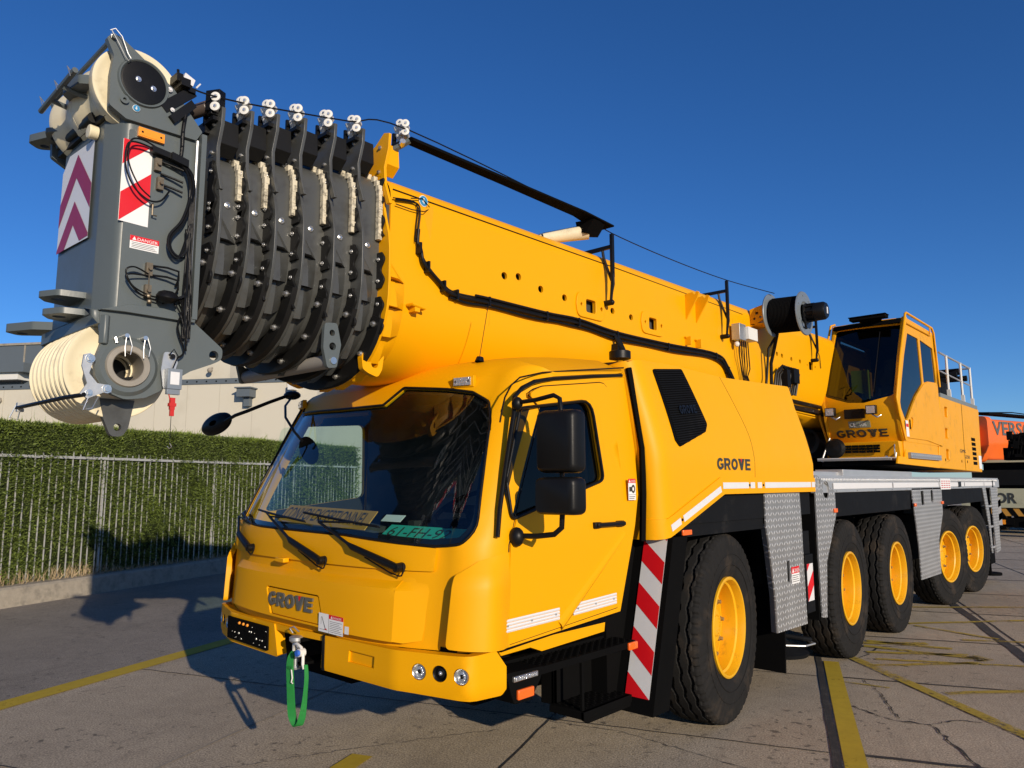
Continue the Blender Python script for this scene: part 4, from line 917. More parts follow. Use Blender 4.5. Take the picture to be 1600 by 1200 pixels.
# ---- striped flap in front of the first wheel
def slp(z): return -.93-.27*(1.37-z)/.94
fl = MB(); fl.loft([[(x, slp(z)+d, z) for x, d in ((1.02, 0), (1.40, 0), (1.40, .05), (1.40, .19), (1.36, .19), (1.36, .02), (1.02, .02))] for z in (.33, 1.38)], True, True)
flap = obj('front_mudguard', fl, BLKM, crane)
mb = MB(); x0, x1 = 1.19, 1.362
V, Fc = [], []
def stripes(P, w_, h_, band, slope, mats, parent, name, flip=False, th=.002, ph=0):
    """diagonal bands clipped to a w x h board"""
    mb = MB()
    mb.add([P(0, 0, 0), P(w_, 0, 0), P(w_, h_, 0), P(0, h_, 0)], [(0, 1, 2, 3)], 0)
    mb.add([P(0, 0, -th*2), P(w_, 0, -th*2), P(w_, h_, -th*2), P(0, h_, -th*2)], [(3, 2, 1, 0)], 0)
    y = -band*6+ph; k = 0
    while y < h_+band*2+abs(slope)*w_:
        poly = [(0, y), (w_, y+slope*w_), (w_, y+slope*w_+band), (0, y+band)]
        for lo in (True, False):
            out = []; lim = 0 if lo else h_
            for i in range(len(poly)):
                a = poly[i]; b = poly[(i+1) % len(poly)]; ia = a[1] >= lim if lo else a[1] <= lim; ib = b[1] >= lim if lo else b[1] <= lim
                if ia: out.append(a)
                if ia != ib: t = (lim-a[1])/(b[1]-a[1]); out.append((a[0]+(b[0]-a[0])*t, lim))
            poly = out
            if len(poly) < 3: break
        if len(poly) >= 3: mb.add([P(a, b, th*.5) for a, b in poly], [tuple(range(len(poly)))], 1)
        y += band*2
    return obj(name, mb, mats, parent, 20)
stripes(lambda a, b, n: (1.19+a, slp(.42+b)-.006-n, .42+b), .172, .945, .1335, -.77, [TAP, REDP], flap, 'warning_stripes')
mb = MB(); mb.box(1.39, 1.405, -.80, -.68, 1.385, 1.42); obj('indicator', mb, ORGL, flap, bevel=.004)

# ---- engine cover behind the cab
def gx(z): return 1.38 if z < 1.9 else 1.38-.17*((z-1.9)/.70)**1.25
def SG(p, z):
    x = gx(z); yf = -1.03-.10*(z-1.37)/1.2; R0 = .12; yb = yf+R0
    if p >= yb: return (x, p, z)
    d = yb-p; arc = R0*pi/2
    if d < arc: th = d/R0; return (x-R0+R0*cos(th), yb-R0*sin(th), z)
    return (x-R0-(d-arc), yf, z)
def pf(z, inn): yf = -1.03-.10*(z-1.37)/1.2; return yf+.12-.12*pi/2-inn
GO = [(pf(1.37, .10), 1.37), (-.98, 1.375), (-.935, 1.385), (-.15, 1.655), (1.655, 1.655), (1.66, 1.9), (1.635, 2.2), (1.60, 2.42), (1.63, 2.632), (.25, 2.574), (-.6, 2.582), (-.95, 2.57), (-1.10, 2.555), (pf(2.53, .06), 2.53), (pf(2.0, .06), 2.0)]
mb = MB(); mb.sheet(SG, rnd(GO, [0, .02, .08, .12, 0, 0, 0, 0, .03, .1, .1, .03, 0, 0, 0], 4), [], .07, .03, 0, out=(1, 0, 0))
mb.loft([[(gx(z_)-.015, y, z_), (.62, y, z_+.02)] for y, z_ in ((-1.10, 2.55), (-.95, 2.57), (-.6, 2.582), (.25, 2.574), (1.62, 2.632))], False, False)
cover = obj('engine_cover', mb, YEL, crane, 42, bevel=.005)
lip = rnd([(pf(1.37, .10), 1.365), (-.98, 1.37), (-.93, 1.38), (-.148, 1.650), (1.66, 1.650), (1.66, 1.775), (-.20, 1.775), (-.96, 1.50), (pf(1.37, .10), 1.49)], [0, .02, .06, .1, 0, 0, .12, .06, 0], 4)
mb = MB(); mb.sheet(SG, lip, [], .06, .012, .010, out=(1, 0, 0)); obj('fender_lip', mb, YEL, cover, 42, bevel=.004)
GR = rnd([(-.865, 2.515), (-.43, 2.565), (-.275, 2.16), (-.33, 2.10), (-.755, 1.975), (-.80, 2.02)], [.03, .03, .03, .02, .03, .02])
mb = MB(); mb.sheet(SG, GR, [], .08, .008, .006, out=(1, 0, 0), m=0)
n = 34
for i in range(n):
    z = 1.99+i*.0165; 
    ys = [y for y in np.arange(-.86, -.27, .01) if pin(y, z+(y+.6)*.12, GR)]
    if len(ys) < 4: continue
    a, b = ys[0]+.02, ys[-1]-.02; rings = []
    for y in (a, (a+b)/2, b):
        zz = z+(y+.6)*.12; p = Vector(SG(y, zz)); rings.append([p+Vector((.007, 0, -.004)), p+Vector((.016, 0, -.003)), p+Vector((.007, 0, .005))])
    mb.loft(rings, True, True, 1)
gr = obj('air_grille', mb, [BLKM, SKT], cover, 30)
Pg = lambda a, b, nn: Vector(SG(-.665+a, 2.21+b+a*.10))+Vector((.017+nn, 0, 0))
grove('wordmark', Pg, .062, .25, [BLK, BLK], gr, .004)
Pg = lambda a, b, nn: Vector(SG(-.235+a, 1.828+b))+Vector((.0015+nn, 0, 0))
grove('wordmark', Pg, .088, .56, [INK, REDP], cover, .0015)
mb = MB()
def tape(mb, a, b, w_, off=.0125, m=0, S=SG, mk=True):
    a = Vector(a); b = Vector(b); d = (b-a); L_ = d.length; d.normalize(); q = Vector((-d.y, d.x)); n = max(2, int(L_/.1)); pr = []
    for k in range(2):
        row = [Vector(S(*(a+d*L_*i/n+q*w_*(k-.5))))+Vector((off, 0, 0)) for i in range(n+1)]; pr.append(row)
    mb.add(pr[0]+pr[1], [(i, i+1, n+2+i, n+1+i) for i in range(n)], m)
tape(mb, (-.925, 1.438), (-.80, 1.482), .046); tape(mb, (-.765, 1.494), (-.205, 1.688), .046); tape(mb, (-.175, 1.712), (.26, 1.713), .046); tape(mb, (.29, 1.713), (.37, 1.713), .046); tape(mb, (.42, 1.713), (.5, 1.713), .046); tape(mb, (.56, 1.713), (1.55, 1.714), .046); tape(mb, (1.57, 1.714), (1.65, 1.714), .046)
for (y, z) in ((-.782, 1.488), (.275, 1.713), (.53, 1.713)): mb.bolt(Vector(SG(y, z))+Vector((.01, 0, 0)), (1, 0, 0), .007, .006, 1)
obj('reflective_tape', mb, [TAP, BLK], cover, 20)
seam = [(.185, 2.572), (.30, 2.35), (.405, 2.12), (.415, 1.95), (.40, 1.70), (.40, 1.66)]
mb = MB(); mb.tube([Vector(SG(*p))+Vector((-.0012, 0, 0)) for p in resamp([Vector((a, b, 0)) for a, b in seam], 20) for p in [(p.x, p.y)]], .0028, 4); obj('panel_joint', mb, SKT, cover)
# ---- inner wheel arch, skirts, deck
mb = MB(); mb.box(.55, 1.345, -.90, 1.62, 1.45, 1.655); mb.prism([(-.80, 1.40), (-.62, 1.365), (.62, 1.365), (.66, 1.64), (-.15, 1.64), (-.85, 1.42)], 'x', 1.30, 1.335)
mb.box(.5, .56, -1.0, 10.6, .9, 1.6); mb.box(-1.34, -.5, -.95, 1.6, 1.45, 1.66)
obj('wheel_arch', mb, SKT, crane)
mb = MB(); mb.box(-.45, .45, -2.2, 10.6, .78, 1.38); mb.box(-.9, .9, -2.3, -1.5, .62, .9); mb.box(-1.0, 1.0, 1.6, 10.6, 1.4, 1.62)
for y in (0, 2.72, 4.394, 7.015, 8.674): mb.cyl((-1.0, y, .67), (1.0, y, .67), .10, n=14); mb.ball((0, y, .66), .24, 14); mb.obox((0, y+.25, .85), (.5, 0, 0), (0, .04, 0), (0, 0, .04))
for sg in (-1, 1):
    for y in (0, 2.72, 4.394, 7.015, 8.674): mb.cyl((sg*.72, y-.25, .7), (sg*.72, y-.2, 1.35), .06, n=10)
obj('chassis', mb, BLKM, crane)
mb = MB(); mb.cyl((-.9, -.6, .95), (-.9, .8, .95), .24, n=20); obj('air_tank', mb, BLKM, crane)
mb = MB(); mb.box(.55, .95, -.1, 1.6, 1.0, 1.4); mb.box(.6, .9, 1.0, 1.6, .8, 1.2); obj('suspension_housing', mb, BLKM, crane)
mb = MB(); mb.box(.7, 1.1, 5.2, 6.2, .7, 1.3); obj('fuel_tank', mb, BLKM, crane)
mb = MB(); mb.box(-1.2, -.6, 5.0, 6.3, .6, 1.4); obj('fuel_tank', mb, BLKM, crane)
mb = MB(); mb.box(-1.35, 1.345, 1.66, 10.9, 1.775, 1.80, 0); mb.box(1.33, 1.36, 1.70, 10.88, 1.635, 1.775, 0); mb.box(-1.36, -1.33, 1.70, 10.88, 1.635, 1.775, 0); mb.box(-1.33, 1.33, 10.86, 10.88, 1.5, 1.775, 0)
for i in range(210):
    y = 1.78+i*.0425; mb.box(1.352, 1.364, y, y+.020, 1.738, 1.772, 0)
mb.box(.85, 1.25, 1.9, 5.3, 1.80, 1.84, 0); mb.box(1.02, 1.30, 2.70, 5.30, 1.80, 1.865, 0); mb.box(.9, 1.26, 1.78, 2.6, 1.80, 1.835, 0)
deck = obj('deck', mb, ALU, crane, bevel=.002)
mb = MB(); y = 2.2
for L_ in (2.0, 2.2, 1.6, 1.5, 1.0):
    mb.add([(1.3665, y, 1.668), (1.3665, y+L_-.04, 1.668), (1.3665, y+L_-.04, 1.728), (1.3665, y, 1.728)], [(0, 1, 2, 3)], 0); y += L_
for i in range(14): mb.bolt((1.362, 2.3+i*.62, 1.65), (1, 0, 0), .005, .004, 1)
obj('reflective_tape', mb, [TAP, STL], deck, 20)
mb = MB(); mb.add([(1.368, 6.45, 1.63), (1.368, 7.05, 1.63), (1.368, 7.05, 1.78), (1.368, 6.45, 1.78)], [(0, 1, 2, 3)], 0)
for i in range(4):
    for j in range(4): mb.add([(1.369, 6.5+i*.14, 1.65+j*.03), (1.369, 6.6+i*.14, 1.65+j*.03), (1.369, 6.6+i*.14, 1.662+j*.03), (1.369, 6.5+i*.14, 1.662+j*.03)], [(0, 1, 2, 3)], 1)
mb.box(1.366, 1.374, 7.55, 7.72, 1.66, 1.74, 2); mb.box(1.366, 1.372, 10.2, 10.26, 1.64, 1.76, 2)
obj('rating_sticker', mb, [WHP, mat('red_ink', (.5, .05, .05)), BLK], deck, 20)
mb = MB(); mb.prism([(2.20, 1.40), (4.95, 1.40), (5.0, 1.64), (2.20, 1.64)], 'x', 1.30, 1.345); mb.prism([(6.45, 1.40), (9.40, 1.41), (9.40, 1.64), (6.45, 1.64)], 'x', 1.30, 1.345)
mb.box(-1.345, -1.30, 1.7, 10.6, 1.4, 1.64); obj('side_skirt', mb, SKT, crane, bevel=.004)
# checker plate side panels
def panel(poly, hole=(), nm='checker_panel', x=1.36):
    mb = MB(); mb.prism(poly, 'x', x-.012, x, 0, hole); return obj(nm, mb, CHK, crane, 25)
p1 = panel([(.62, 1.652), (1.352, 1.652), (1.366, 1.42), (1.37, .95), (1.381, .515), (.742, .528), (.735, .82), (.66, 1.22), (.617, 1.39)], [rnd([(1.0, .90), (1.055, .90), (1.055, 1.08), (1.0, 1.08)], .025, 4)])
mb = MB(); mb.loft([[(1.349, y, z), (1.30, y+.02, z)] for y, z in ((.617, 1.40), (.66, 1.22), (.735, .82), (.742, .528))], False, False); mb.box(1.30, 1.348, 1.37, 1.39, .55, 1.35); obj('panel_edge', mb, CHK, p1)
mb = MB(); mb.box(1.20, 1.34, .98, 1.08, .88, 1.10); obj('grab_recess', mb, BLKM, p1)
decal((1.3615, 1.08, .88), (0, 1, 0), (0, 0, 1), .17, .14, 'danger', p1)
p2 = panel([(1.70, 1.80), (1.76, 1.80), (2.215, 1.645), (2.215, 1.42), (1.90, 1.0), (1.83, .51), (1.715, .525), (1.70, 1.0)], [circ(1.985, 1.665, .085, 20, .085)[::1] if False else rnd([(1.90, 1.585), (2.06, 1.585), (2.06, 1.745), (1.90, 1.745)], .079, 6), rnd([(1.76, 1.68), (1.84, 1.68), (1.84, 1.76), (1.76, 1.76)], .039, 6)], x=1.372)
mb = MB(); mb.box(1.2, 1.34, 1.72, 2.1, 1.55, 1.77); mb.box(1.2, 1.35, 1.69, 1.71, .5, 1.6); obj('panel_backing', mb, BLKM, p2)
mb = MB(); mb.box(1.374, 1.39, 2.14, 2.22, 1.445, 1.485); obj('indicator', mb, ORGL, p2, bevel=.004)
p3 = panel([(4.99, 1.655), (6.53, 1.655), (6.50, 1.3), (6.18, .95), (6.165, .513), (5.18, .523), (5.15, .96), (5.08, 1.3)], [rnd([(5.42, 1.44), (5.56, 1.44), (5.56, 1.62), (5.42, 1.62)], .02), rnd([(5.92, 1.46), (6.04, 1.46), (6.04, 1.63), (5.92, 1.63)], .05)])
mb = MB(); mb.box(1.2, 1.34, 5.35, 6.1, 1.4, 1.63, 0); mb.box(1.34, 1.352, 5.60, 5.85, 1.42, 1.60, 1); obj('panel_backing', mb, [BLKM, STL], p3)
for y in (5.03, 6.44):
    mb = MB(); mb.box(1.362, 1.38, y, y+.08, 1.43, 1.47); obj('indicator', mb, ORGL, p3, bevel=.004)
# rear ladder
p4 = MB(); p4.prism([(9.36, 1.635), (9.62, 1.635), (9.80, 1.2), (9.83, .53), (9.74, .53), (9.66, 1.0), (9.52, 1.3)], 'x', 1.348, 1.36); p4.prism([(10.05, 1.635), (10.66, 1.63), (10.52, .53), (10.12, .50)], 'x', 1.348, 1.36)
ld = obj('rear_ladder', p4, CHK, crane, 25)
for z in (.60, .95, 1.30):
    mb = MB(); mb.box(1.25, 1.35, 9.75, 10.2, z, z+.03); obj('ladder_rung', mb, ALU, ld)
mb = MB(); mb.box(1.1, 1.25, 9.7, 10.6, .3, 1.6); mb.cyl((1.2, 10.2, .12), (1.2, 10.2, .16), .2); mb.cyl((1.2, 10.2, .16), (1.2, 10.2, .5), .05); obj('rear_outrigger', mb, BLKM, crane)
stripes(lambda a, b, n: (1.22+a, 10.90-.0, .95+b), .14, .5, .12, .8, [TAP, REDP], crane, 'rear_warning_board')
stripes(lambda a, b, n: (1.372+n, 1.40+a, .70+b), .14, .32, .13, .9, [TAP, REDP], crane, 'outrigger_warning_board')
mb = MB(); mb.box(1.28, 1.370, 1.385, 1.56, .60, 1.10); mb.box(1.25, 1.33, 1.38, 1.60, .95, 1.30); obj('outrigger_beam', mb, SKT, crane, bevel=.004)
mb = MB(); mb.lathe([(0, 0), (0, .24), (.03, .25), (.06, .16), (.12, .07), (.14, .05), (.34, .05)], (1.12, 1.32, .24), (0, 0, 1), 28)
mb.tube([(1.12, 1.32, .40), (1.3, 1.4, .38), (1.33, 1.5, .36)], .02, 8); mb.tube([(1.2, 1.2, .34), (1.34, 1.35, .33), (1.35, 1.55, .32), (1.2, 1.62, .34)], .008, 6, 1); mb.cyl((1.1, 1.32, .5), (1.1, 1.32, 1.3), .10)
obj('outrigger_pad', mb, [SKT, ALU], crane)
mb = MB(); mb.obox((1.18, .92, .52), (.17, .0, 0), (0, .012, 0), (0, .03, .33)); obj('mud_flap', mb, BLKM, crane)
mb = MB(); mb.obox((1.18, 9.62, .42), (.17, .0, 0), (0, .012, 0), (0, .03, .25)); obj('mud_flap', mb, BLKM, crane)

# ---- wheels
def tyre_mesh():
    n = 300; R0 = .683; wh = .187
    prof = [(-.14, .350), (-.165, .375), (-.186, .43), (-.193, .50), (-.188, .57), (-.180, .625)]
    tread = [x for x in np.linspace(-.172, .172, 61)]
    rows = [(x, r, 0) for x, r in prof]+[(x, R0-.012*(abs(x)/.172)**4-.012*max(0, abs(x)-.15)/.022, 1) for x in tread]+[(-x, r, 0) for x, r in prof[::-1]]
    V = []; m = len(rows)
    for i in range(n):
        a = 2*pi*i/n; c, s_ = cos(a), sin(a)
        for (x, r, t) in rows:
            if t:
                d = 0
                for g0, ph in ((-.105, 0), (-.036, 1), (.036, 0), (.105, 1)):
                    gx_ = g0+.0085*(2/pi)*math.asin(sin(a*30+ph*pi))
                    if abs(x-gx_) < .0095: d = .024
                k = (a*30/(2*pi)) % 1
                if abs(x) < .10 and abs((a*30/pi) % 1-.5) < .09 and ((x+.036) % .072 > .0): d = max(d, .008)
                if abs(x) > .128 and ((a*60/(2*pi)) % 1) < .22: d = max(d, .014)
                r2_ = r-d
            else:
                r2_ = r
                if .56 < r < .66 and ((a*60/(2*pi)) % 1) < .22: x = x*(1-.03)
            V.append((x, c*r2_, s_*r2_))
    f = []
    for i in range(n):
        for j in range(m-1): f.append((i*m+j, i*m+j+1, ((i+1) % n)*m+j+1, ((i+1) % n)*m+j))
    mb = MB(); mb.add(V, f); 
    for rr in (.45, .53): mb.lathe([(.1915, rr-.003), (.1945, rr), (.1915, rr+.003)], (0, 0, 0), (1, 0, 0), 64)
    return mb
def make_wheel():
    mb = MB(); mb.lathe([(.0, .318), (.0, .29), (.01, .27), (.01, .20), (.035, .16), (.055, .13), (.06, .12), (.068, .10), (.07, 0)], (0, 0, 0), (1, 0, 0), 48)
    for i in range(10):
        a = 2*pi*i/10; mb.bolt((.01, .235*cos(a), .235*sin(a)), (1, 0, 0), .014, .034, 1)
    for i in range(16):
        a = 2*pi*i/16; mb.bolt((.069, .075*cos(a), .075*sin(a)), (1, 0, 0), .005, .006)
    w_ = obj('wheel', mb, [RIM, mat('wheel_nut', (.30, .20, .08), .6, .3, var=.3, vs=40)], crane, 35)
    obj('tyre', tyre_mesh(), RUB, w_, 30)
    mb = MB(); mb.lathe([(.150, .362), (.172, .362), (.178, .352), (.176, .340), (.160, .334), (.120, .330), (.11, .316), (.05, .312), (.02, .318), (-.16, .33), (-.165, .36)], (0, 0, 0), (1, 0, 0), 72)
    obj('rim', mb, RIM, w_, 40)
    return w_
wh0 = make_wheel()
first = True
for y, st in ((0, 7.5), (2.720, 3.5), (4.394, 0.8), (7.015, -8.5), (8.674, -9)):
    for sg in (1, -1):
        if first: o = wh0; first = False
        else: o = copy_tree(wh0, crane)
        o.location = (sg*1.135, y, .672); o.rotation_euler = (random.uniform(0, 6), 0, 0)
        o.rotation_mode = 'ZYX' if False else 'XYZ'
        o.rotation_euler = (random.uniform(0, 6), 0, radians(st)+(pi if sg < 0 else 0)); o['group'] = 'wheels of the yellow crane'

# ================================================================== boom
def egg(wd, zt, zb, n=14, flat=.0, grow=0):
    """closed cross-section (x, z): straight sides, rounded shoulders, bowl bottom"""
    wd += grow; zt += grow; zb -= grow; zs = zb+.52; p = []
    rc = .16
    for i in range(7): a = pi/2*i/6; p.append((wd-rc+rc*cos(a), zt-rc+rc*sin(a)))
    for i in range(7): a = pi/2+pi/2*i/6; p.append((-(wd-rc)+rc*cos(a), zt-rc+rc*sin(a)))
    for i in range(1, 6): p.append((-wd, zt-rc+(zs-zt+rc)*i/6))
    for i in range(n*2+1):
        a = pi+pi*i/(n*2); cx, cy = cos(a), sin(a)
        p.append((wd*math.copysign(abs(cx)**.86, cx), zs+(zs-zb)*math.copysign(abs(cy)**.86, cy)))
    for i in range(1, 6): p.append((wd, zs+(zt-rc-zs)*i/6))
    return p
BW, TL = .52, .014
def bz(y): return TL*(y+2.6)
boom = None
# base section : sides are sheets with real openings, bowl and top complete the tube
def SB(y, s):
    """s = height on the flat side"""
    return (BW, y, s+bz(y))
holes = []
for (y, z) in ((-1.595, 3.152), (-1.447, 3.174), (-1.20, 3.128), (-.918, 3.112), (-.276, 3.112), (.001, 3.10), (3.075, 3.135), (3.22, 3.13), (3.5, 3.12), (3.771, 3.12)): holes.append(circ(y, z, .030, 14, .027))
wins = [(-.593, 3.095), (.336, 3.09), (4.129, 3.10)]
for (y, z) in wins:
    holes.append(rnd([(y-.065, z-.052), (y+.065, z-.052), (y+.065, z+.052), (y-.065, z+.052)], .022, 4)); holes.append(circ(y-.125, z, .013, 10)); holes.append(circ(y+.145, z, .017, 10))
E0 = egg(BW, 3.60, 2.37)
Y0, Y1 = -2.60, 9.6
mb = MB(); zS = 2.89; zT = 3.44
mb.sheet(SB, [(Y0, zS), (Y1, zS), (Y1, zT), (Y0, zT)], holes, .35, .02, out=(1, 0, 0))
ring = E0; k0 = 0
def seg(poly, y): return [(x, y, z+bz(y)) for x, z in poly]
# order the open outline from the side's top round to its bottom
up_ = [p for p in E0 if not (abs(p[0]-BW) < 1e-6 and zS < p[1] < zT)]
i0 = min(range(len(up_)), key=lambda i: (up_[i][0]-BW)**2+(up_[i][1]-zT)**2)
up_ = up_[i0:]+up_[:i0]
if abs(up_[1][1]-zT) > .3: up_ = [up_[0]]+up_[1:][::-1]
ys_ = [Y0+(Y1-Y0)*i/40 for i in range(41)]
mb.loft([seg(up_, y) for y in ys_], False, False)
inner = [(x*.955, 3.0+(z-3.0)*.965) for x, z in up_]
mb.loft([seg(inner, y) for y in ys_], False, False)
boom = obj('boom', mb, YEL, crane, 45)
mb = MB(); Ein = egg(BW-.05, 3.52, 2.44); mb.loft([seg(Ein, y) for y in (-2.6, 9.4)], True, False); obj('inner_section', mb, SEC, boom, 45)
# rims round the windows
for (y, z) in wins[:2]:
    o_ = rnd([(y-.17, z-.10), (y+.17, z-.10), (y+.19, z), (y+.17, z+.10), (y-.17, z+.10), (y-.19, z)], .06, 4)
    h_ = [rnd([(y-.065, z-.052), (y+.065, z-.052), (y+.065, z+.052), (y-.065, z+.052)], .022, 4), circ(y-.125, z, .013, 10), circ(y+.145, z, .017, 10)]
    mb = MB(); mb.sheet(SB, o_, h_, .2, .02, .014, out=(1, 0, 0)); obj('window_rim', mb, YEL, boom, bevel=.004)
# small details on the base section
mb = MB(); mb.tube([(BW-.006, -2.58, 3.50+bz(-2.58)), (BW-.006, -.25, 3.495+bz(-.25)), (BW-.002, 2.2, 3.47+bz(2.2))], .0035, 5); obj('guide_wire', mb, BLK, boom)
mb = MB(); mb.tube([(BW+.001, -1.742, 2.93), (BW-.004, -1.742, 2.80), (BW-.06, -1.742, 2.62), (BW-.2, -1.742, 2.47)], .0025, 4); mb.tube([(BW+.001, 1.95, 2.95), (BW+.001, 1.95, 3.45)], .002, 4); obj('weld_seam', mb, YEL2, boom)
mb = MB(); mb.add([(BW, -2.35, 3.44), (BW+.05, -2.30, 3.455), (BW, -2.26, 3.45), (BW, -2.28, 3.24)], [(0, 1, 3), (1, 2, 3), (0, 2, 1)]); obj('guide_wedge', mb, YEL, boom)
for ya, yb in ((.90, .98), (1.10, 1.20)):
    mb = MB(); mb.prism([(BW, 3.27), (BW+.02, 3.30), (BW+.13, 3.47), (BW+.15, 3.52), (BW+.12, 3.535), (BW+.10, 3.50), (BW+.08, 3.53), (BW, 3.52)], 'y', ya+.05, ya+.065); obj('support_lug', mb, YEL, boom, bevel=.003)
    mb = MB(); mb.box(BW, BW+.06, ya+.02, ya+.035, 3.02, 3.10); mb.box(BW, BW+.025, ya-.0, ya+.06, 3.09, 3.10); obj('support_lug', mb, YEL, boom)
mb = MB(); mb.tube([(BW, -2.46, 2.80), (BW+.05, -2.46, 2.80), (BW+.05, -2.36, 2.79), (BW, -2.36, 2.79)], .010, 6); mb.box(BW-.01, BW+.05, -2.44, -2.40, 2.76, 2.80); obj('small_bracket', mb, YEL, boom)
def disc(p, n, r, m, parent, nm): mb = MB(); mb.cyl(p, Vector(p)+Vector(n)*.004, r, n=24); o = obj(nm, mb, m, parent, 30); return o
def lift_sticker(p, n, r, parent):
    disc(p, n, r, WHP, parent, 'lifting_sticker'); p = Vector(p); n = Vector(n).normalized(); rr = n.cross(Vector((0, 0, 1))).normalized()*-1
    disc(p+n*.003, n, r*.88, BLU, parent, 'lifting_sticker'); mb = MB(); U = Vector((0, 0, 1)); q = p+n*.0085
    mb.add([q-rr*r*.1-U*r*.5, q+rr*r*.1-U*r*.5, q+rr*r*.1+U*r*.3, q-rr*r*.1+U*r*.3], [(0, 1, 2, 3)]); mb.add([q-rr*r*.4-U*r*.3, q-rr*r*.2-U*r*.3, q+rr*r*.1+U*r*.5, q-rr*r*.1+U*r*.5], [(0, 1, 2, 3)]); obj('sticker_mark', mb, WHP, parent)
lift_sticker((BW, -2.345, 3.49), (1, 0, 0), .036, boom)
# hoses
hs_ = [(-2.577, 3.429), (-2.422, 3.452), (-2.385, 3.408), (-2.395, 3.29), (-2.395, 3.179), (-2.326, 3.075), (-2.191, 2.98), (-2.079, 2.943), (-1.784, 2.951), (-1.177, 2.957), (-.79, 2.972), (-.27, 2.949), (.545, 2.964), (1.471, 2.994), (1.74, 2.882), (2.0, 2.6)]
P_ = resamp([Vector((BW+.018, y, z)) for y, z in hs_], 90)
mb = MB(); mb.tube(P_[:20], .006, 7); mb.tube([p+Vector((0, -.02, .005)) for p in P_[:24]], .004, 6); mb.tube(P_[18:], .012, 7); mb.tube([p+Vector((.014, .01*sin(i*.7), -.02)) for i, p in enumerate(P_[22:])], .012, 7); mb.tube([p+Vector((.0, 0, -.042+.004*sin(i*.9))) for i, p in enumerate(P_[40:])], .011, 7); mb.tube([p+Vector((.018, 0, .012)) for i, p in enumerate(P_[46:])], .010, 7)
for i in range(24, 88, 6): p = P_[i]; mb.obox(p+Vector((0, 0, -.012)), (.03, 0, 0), (0, .007, 0), (0, 0, .034))
mb.tube([(BW+.02, -2.577, 3.40), (BW+.02, -2.45, 3.40), (BW+.03, -2.36, 3.41), (BW+.02, -2.30, 3.45), (BW+.01, -2.36, 3.50), (BW+.02, -2.46, 3.47)], .0035, 5)
obj('hose_bundle', mb, BLK, boom, 60)
mb = MB(); mb.tube([(BW+.02, -.30, 2.95), (BW+.06, -.27, 2.85), (BW+.07, -.22, 2.76), (BW+.2, -.4, 2.62)], .016, 7); mb.tube([(BW+.02, -.25, 2.95), (BW+.08, -.24, 2.82), (BW+.09, -.20, 2.70)], .012, 7); mb.box(BW, BW+.06, -.30, -.24, 2.76, 2.86); obj('branch_hose', mb, BLK, boom)
# beacon on the engine cover
mb = MB(); mb.lathe([(0, 0), (0, .075), (.05, .075), (.055, .068), (.055, 0)], (1.08, -1.02, 2.585), (0, 0, 1), 24); obj('beacon', mb, [BLK], cover)
# hanging-cable brackets
for (y, ztp, z0) in ((-.39, 3.735, 3.185), (1.669, 3.765, 3.209), (4.15, 3.78, 3.266)):
    X = BW+.085; mb = MB()
    mb.box(-.3, X, y-.012, y+.012, ztp-.10, ztp-.07); mb.box(X-.012, X+.012, y-.016, y+.016, ztp-.34, ztp+.02)
    mb.tube([(X, y, ztp-.32), (X, y, ztp-.40), (X-.012, y, z0+.08), (X-.02, y, z0+.01)], [.017, .018, .013, .012], 8)
    mb.tube([(BW-.01, y, ztp-.09), (BW+.0, y, ztp-.16), (BW+.03, y, ztp-.25), (X-.01, y, ztp-.37)], .012, 6)
    mb.cyl((BW, y, z0), (X-.005, y, z0), .024, n=14); mb.ball((X-.01, y, z0), .022, 10)
    obj('cable_bracket', mb, BLK, boom, 40)
# flat black trough over the boom and grey cylinder stub under its end
mb = MB()
def trough(y, z, x, w1): return [(x-w1, y, z), (x+w1, y, z-.0), (x+w1, y, z+.012), (x+w1*.5, y, z+.03), (x-w1, y, z+.03)]
mb.loft([trough(-2.53, 3.79, .60, .035), trough(-1.7, 3.80, .60, .045), trough(-.85, 3.795, .62, .06), trough(-.50, 3.765, .62, .085)], True, True)
mb.prism([(.52, 3.70), (.60, 3.68), (.68, 3.775), (.50, 3.79)], 'y', -.74, -.58)
obj('cable_trough', mb, BLKM, boom, 30)
mb = MB(); mb.cyl((.30, -.90, 3.66), (.56, -.66, 3.715), .045, .06, 20, 0); mb.cyl((.10, -.95, 3.60), (.30, -.90, 3.66), .05, .045, 16, 0); obj('guide_cylinder', mb, CRM, boom)
# cable from the reel forward over rollers
mb = MB(); cabl = resamp([Vector(p) for p in ((.75, 2.52, 3.79), (.61, 1.67, 3.79), (.61, .6, 3.755), (.61, -.39, 3.76), (.61, -.8, 3.81), (.60, -2.53, 3.865), (.53, -2.92, 3.80), (.49, -3.28, 3.735), (.45, -3.55, 3.695), (.43, -3.72, 3.68), (.40, -3.80, 3.70))], 60)
mb.tube(cabl, .0045, 5); obj('sensor_cable', mb, BLK, boom)
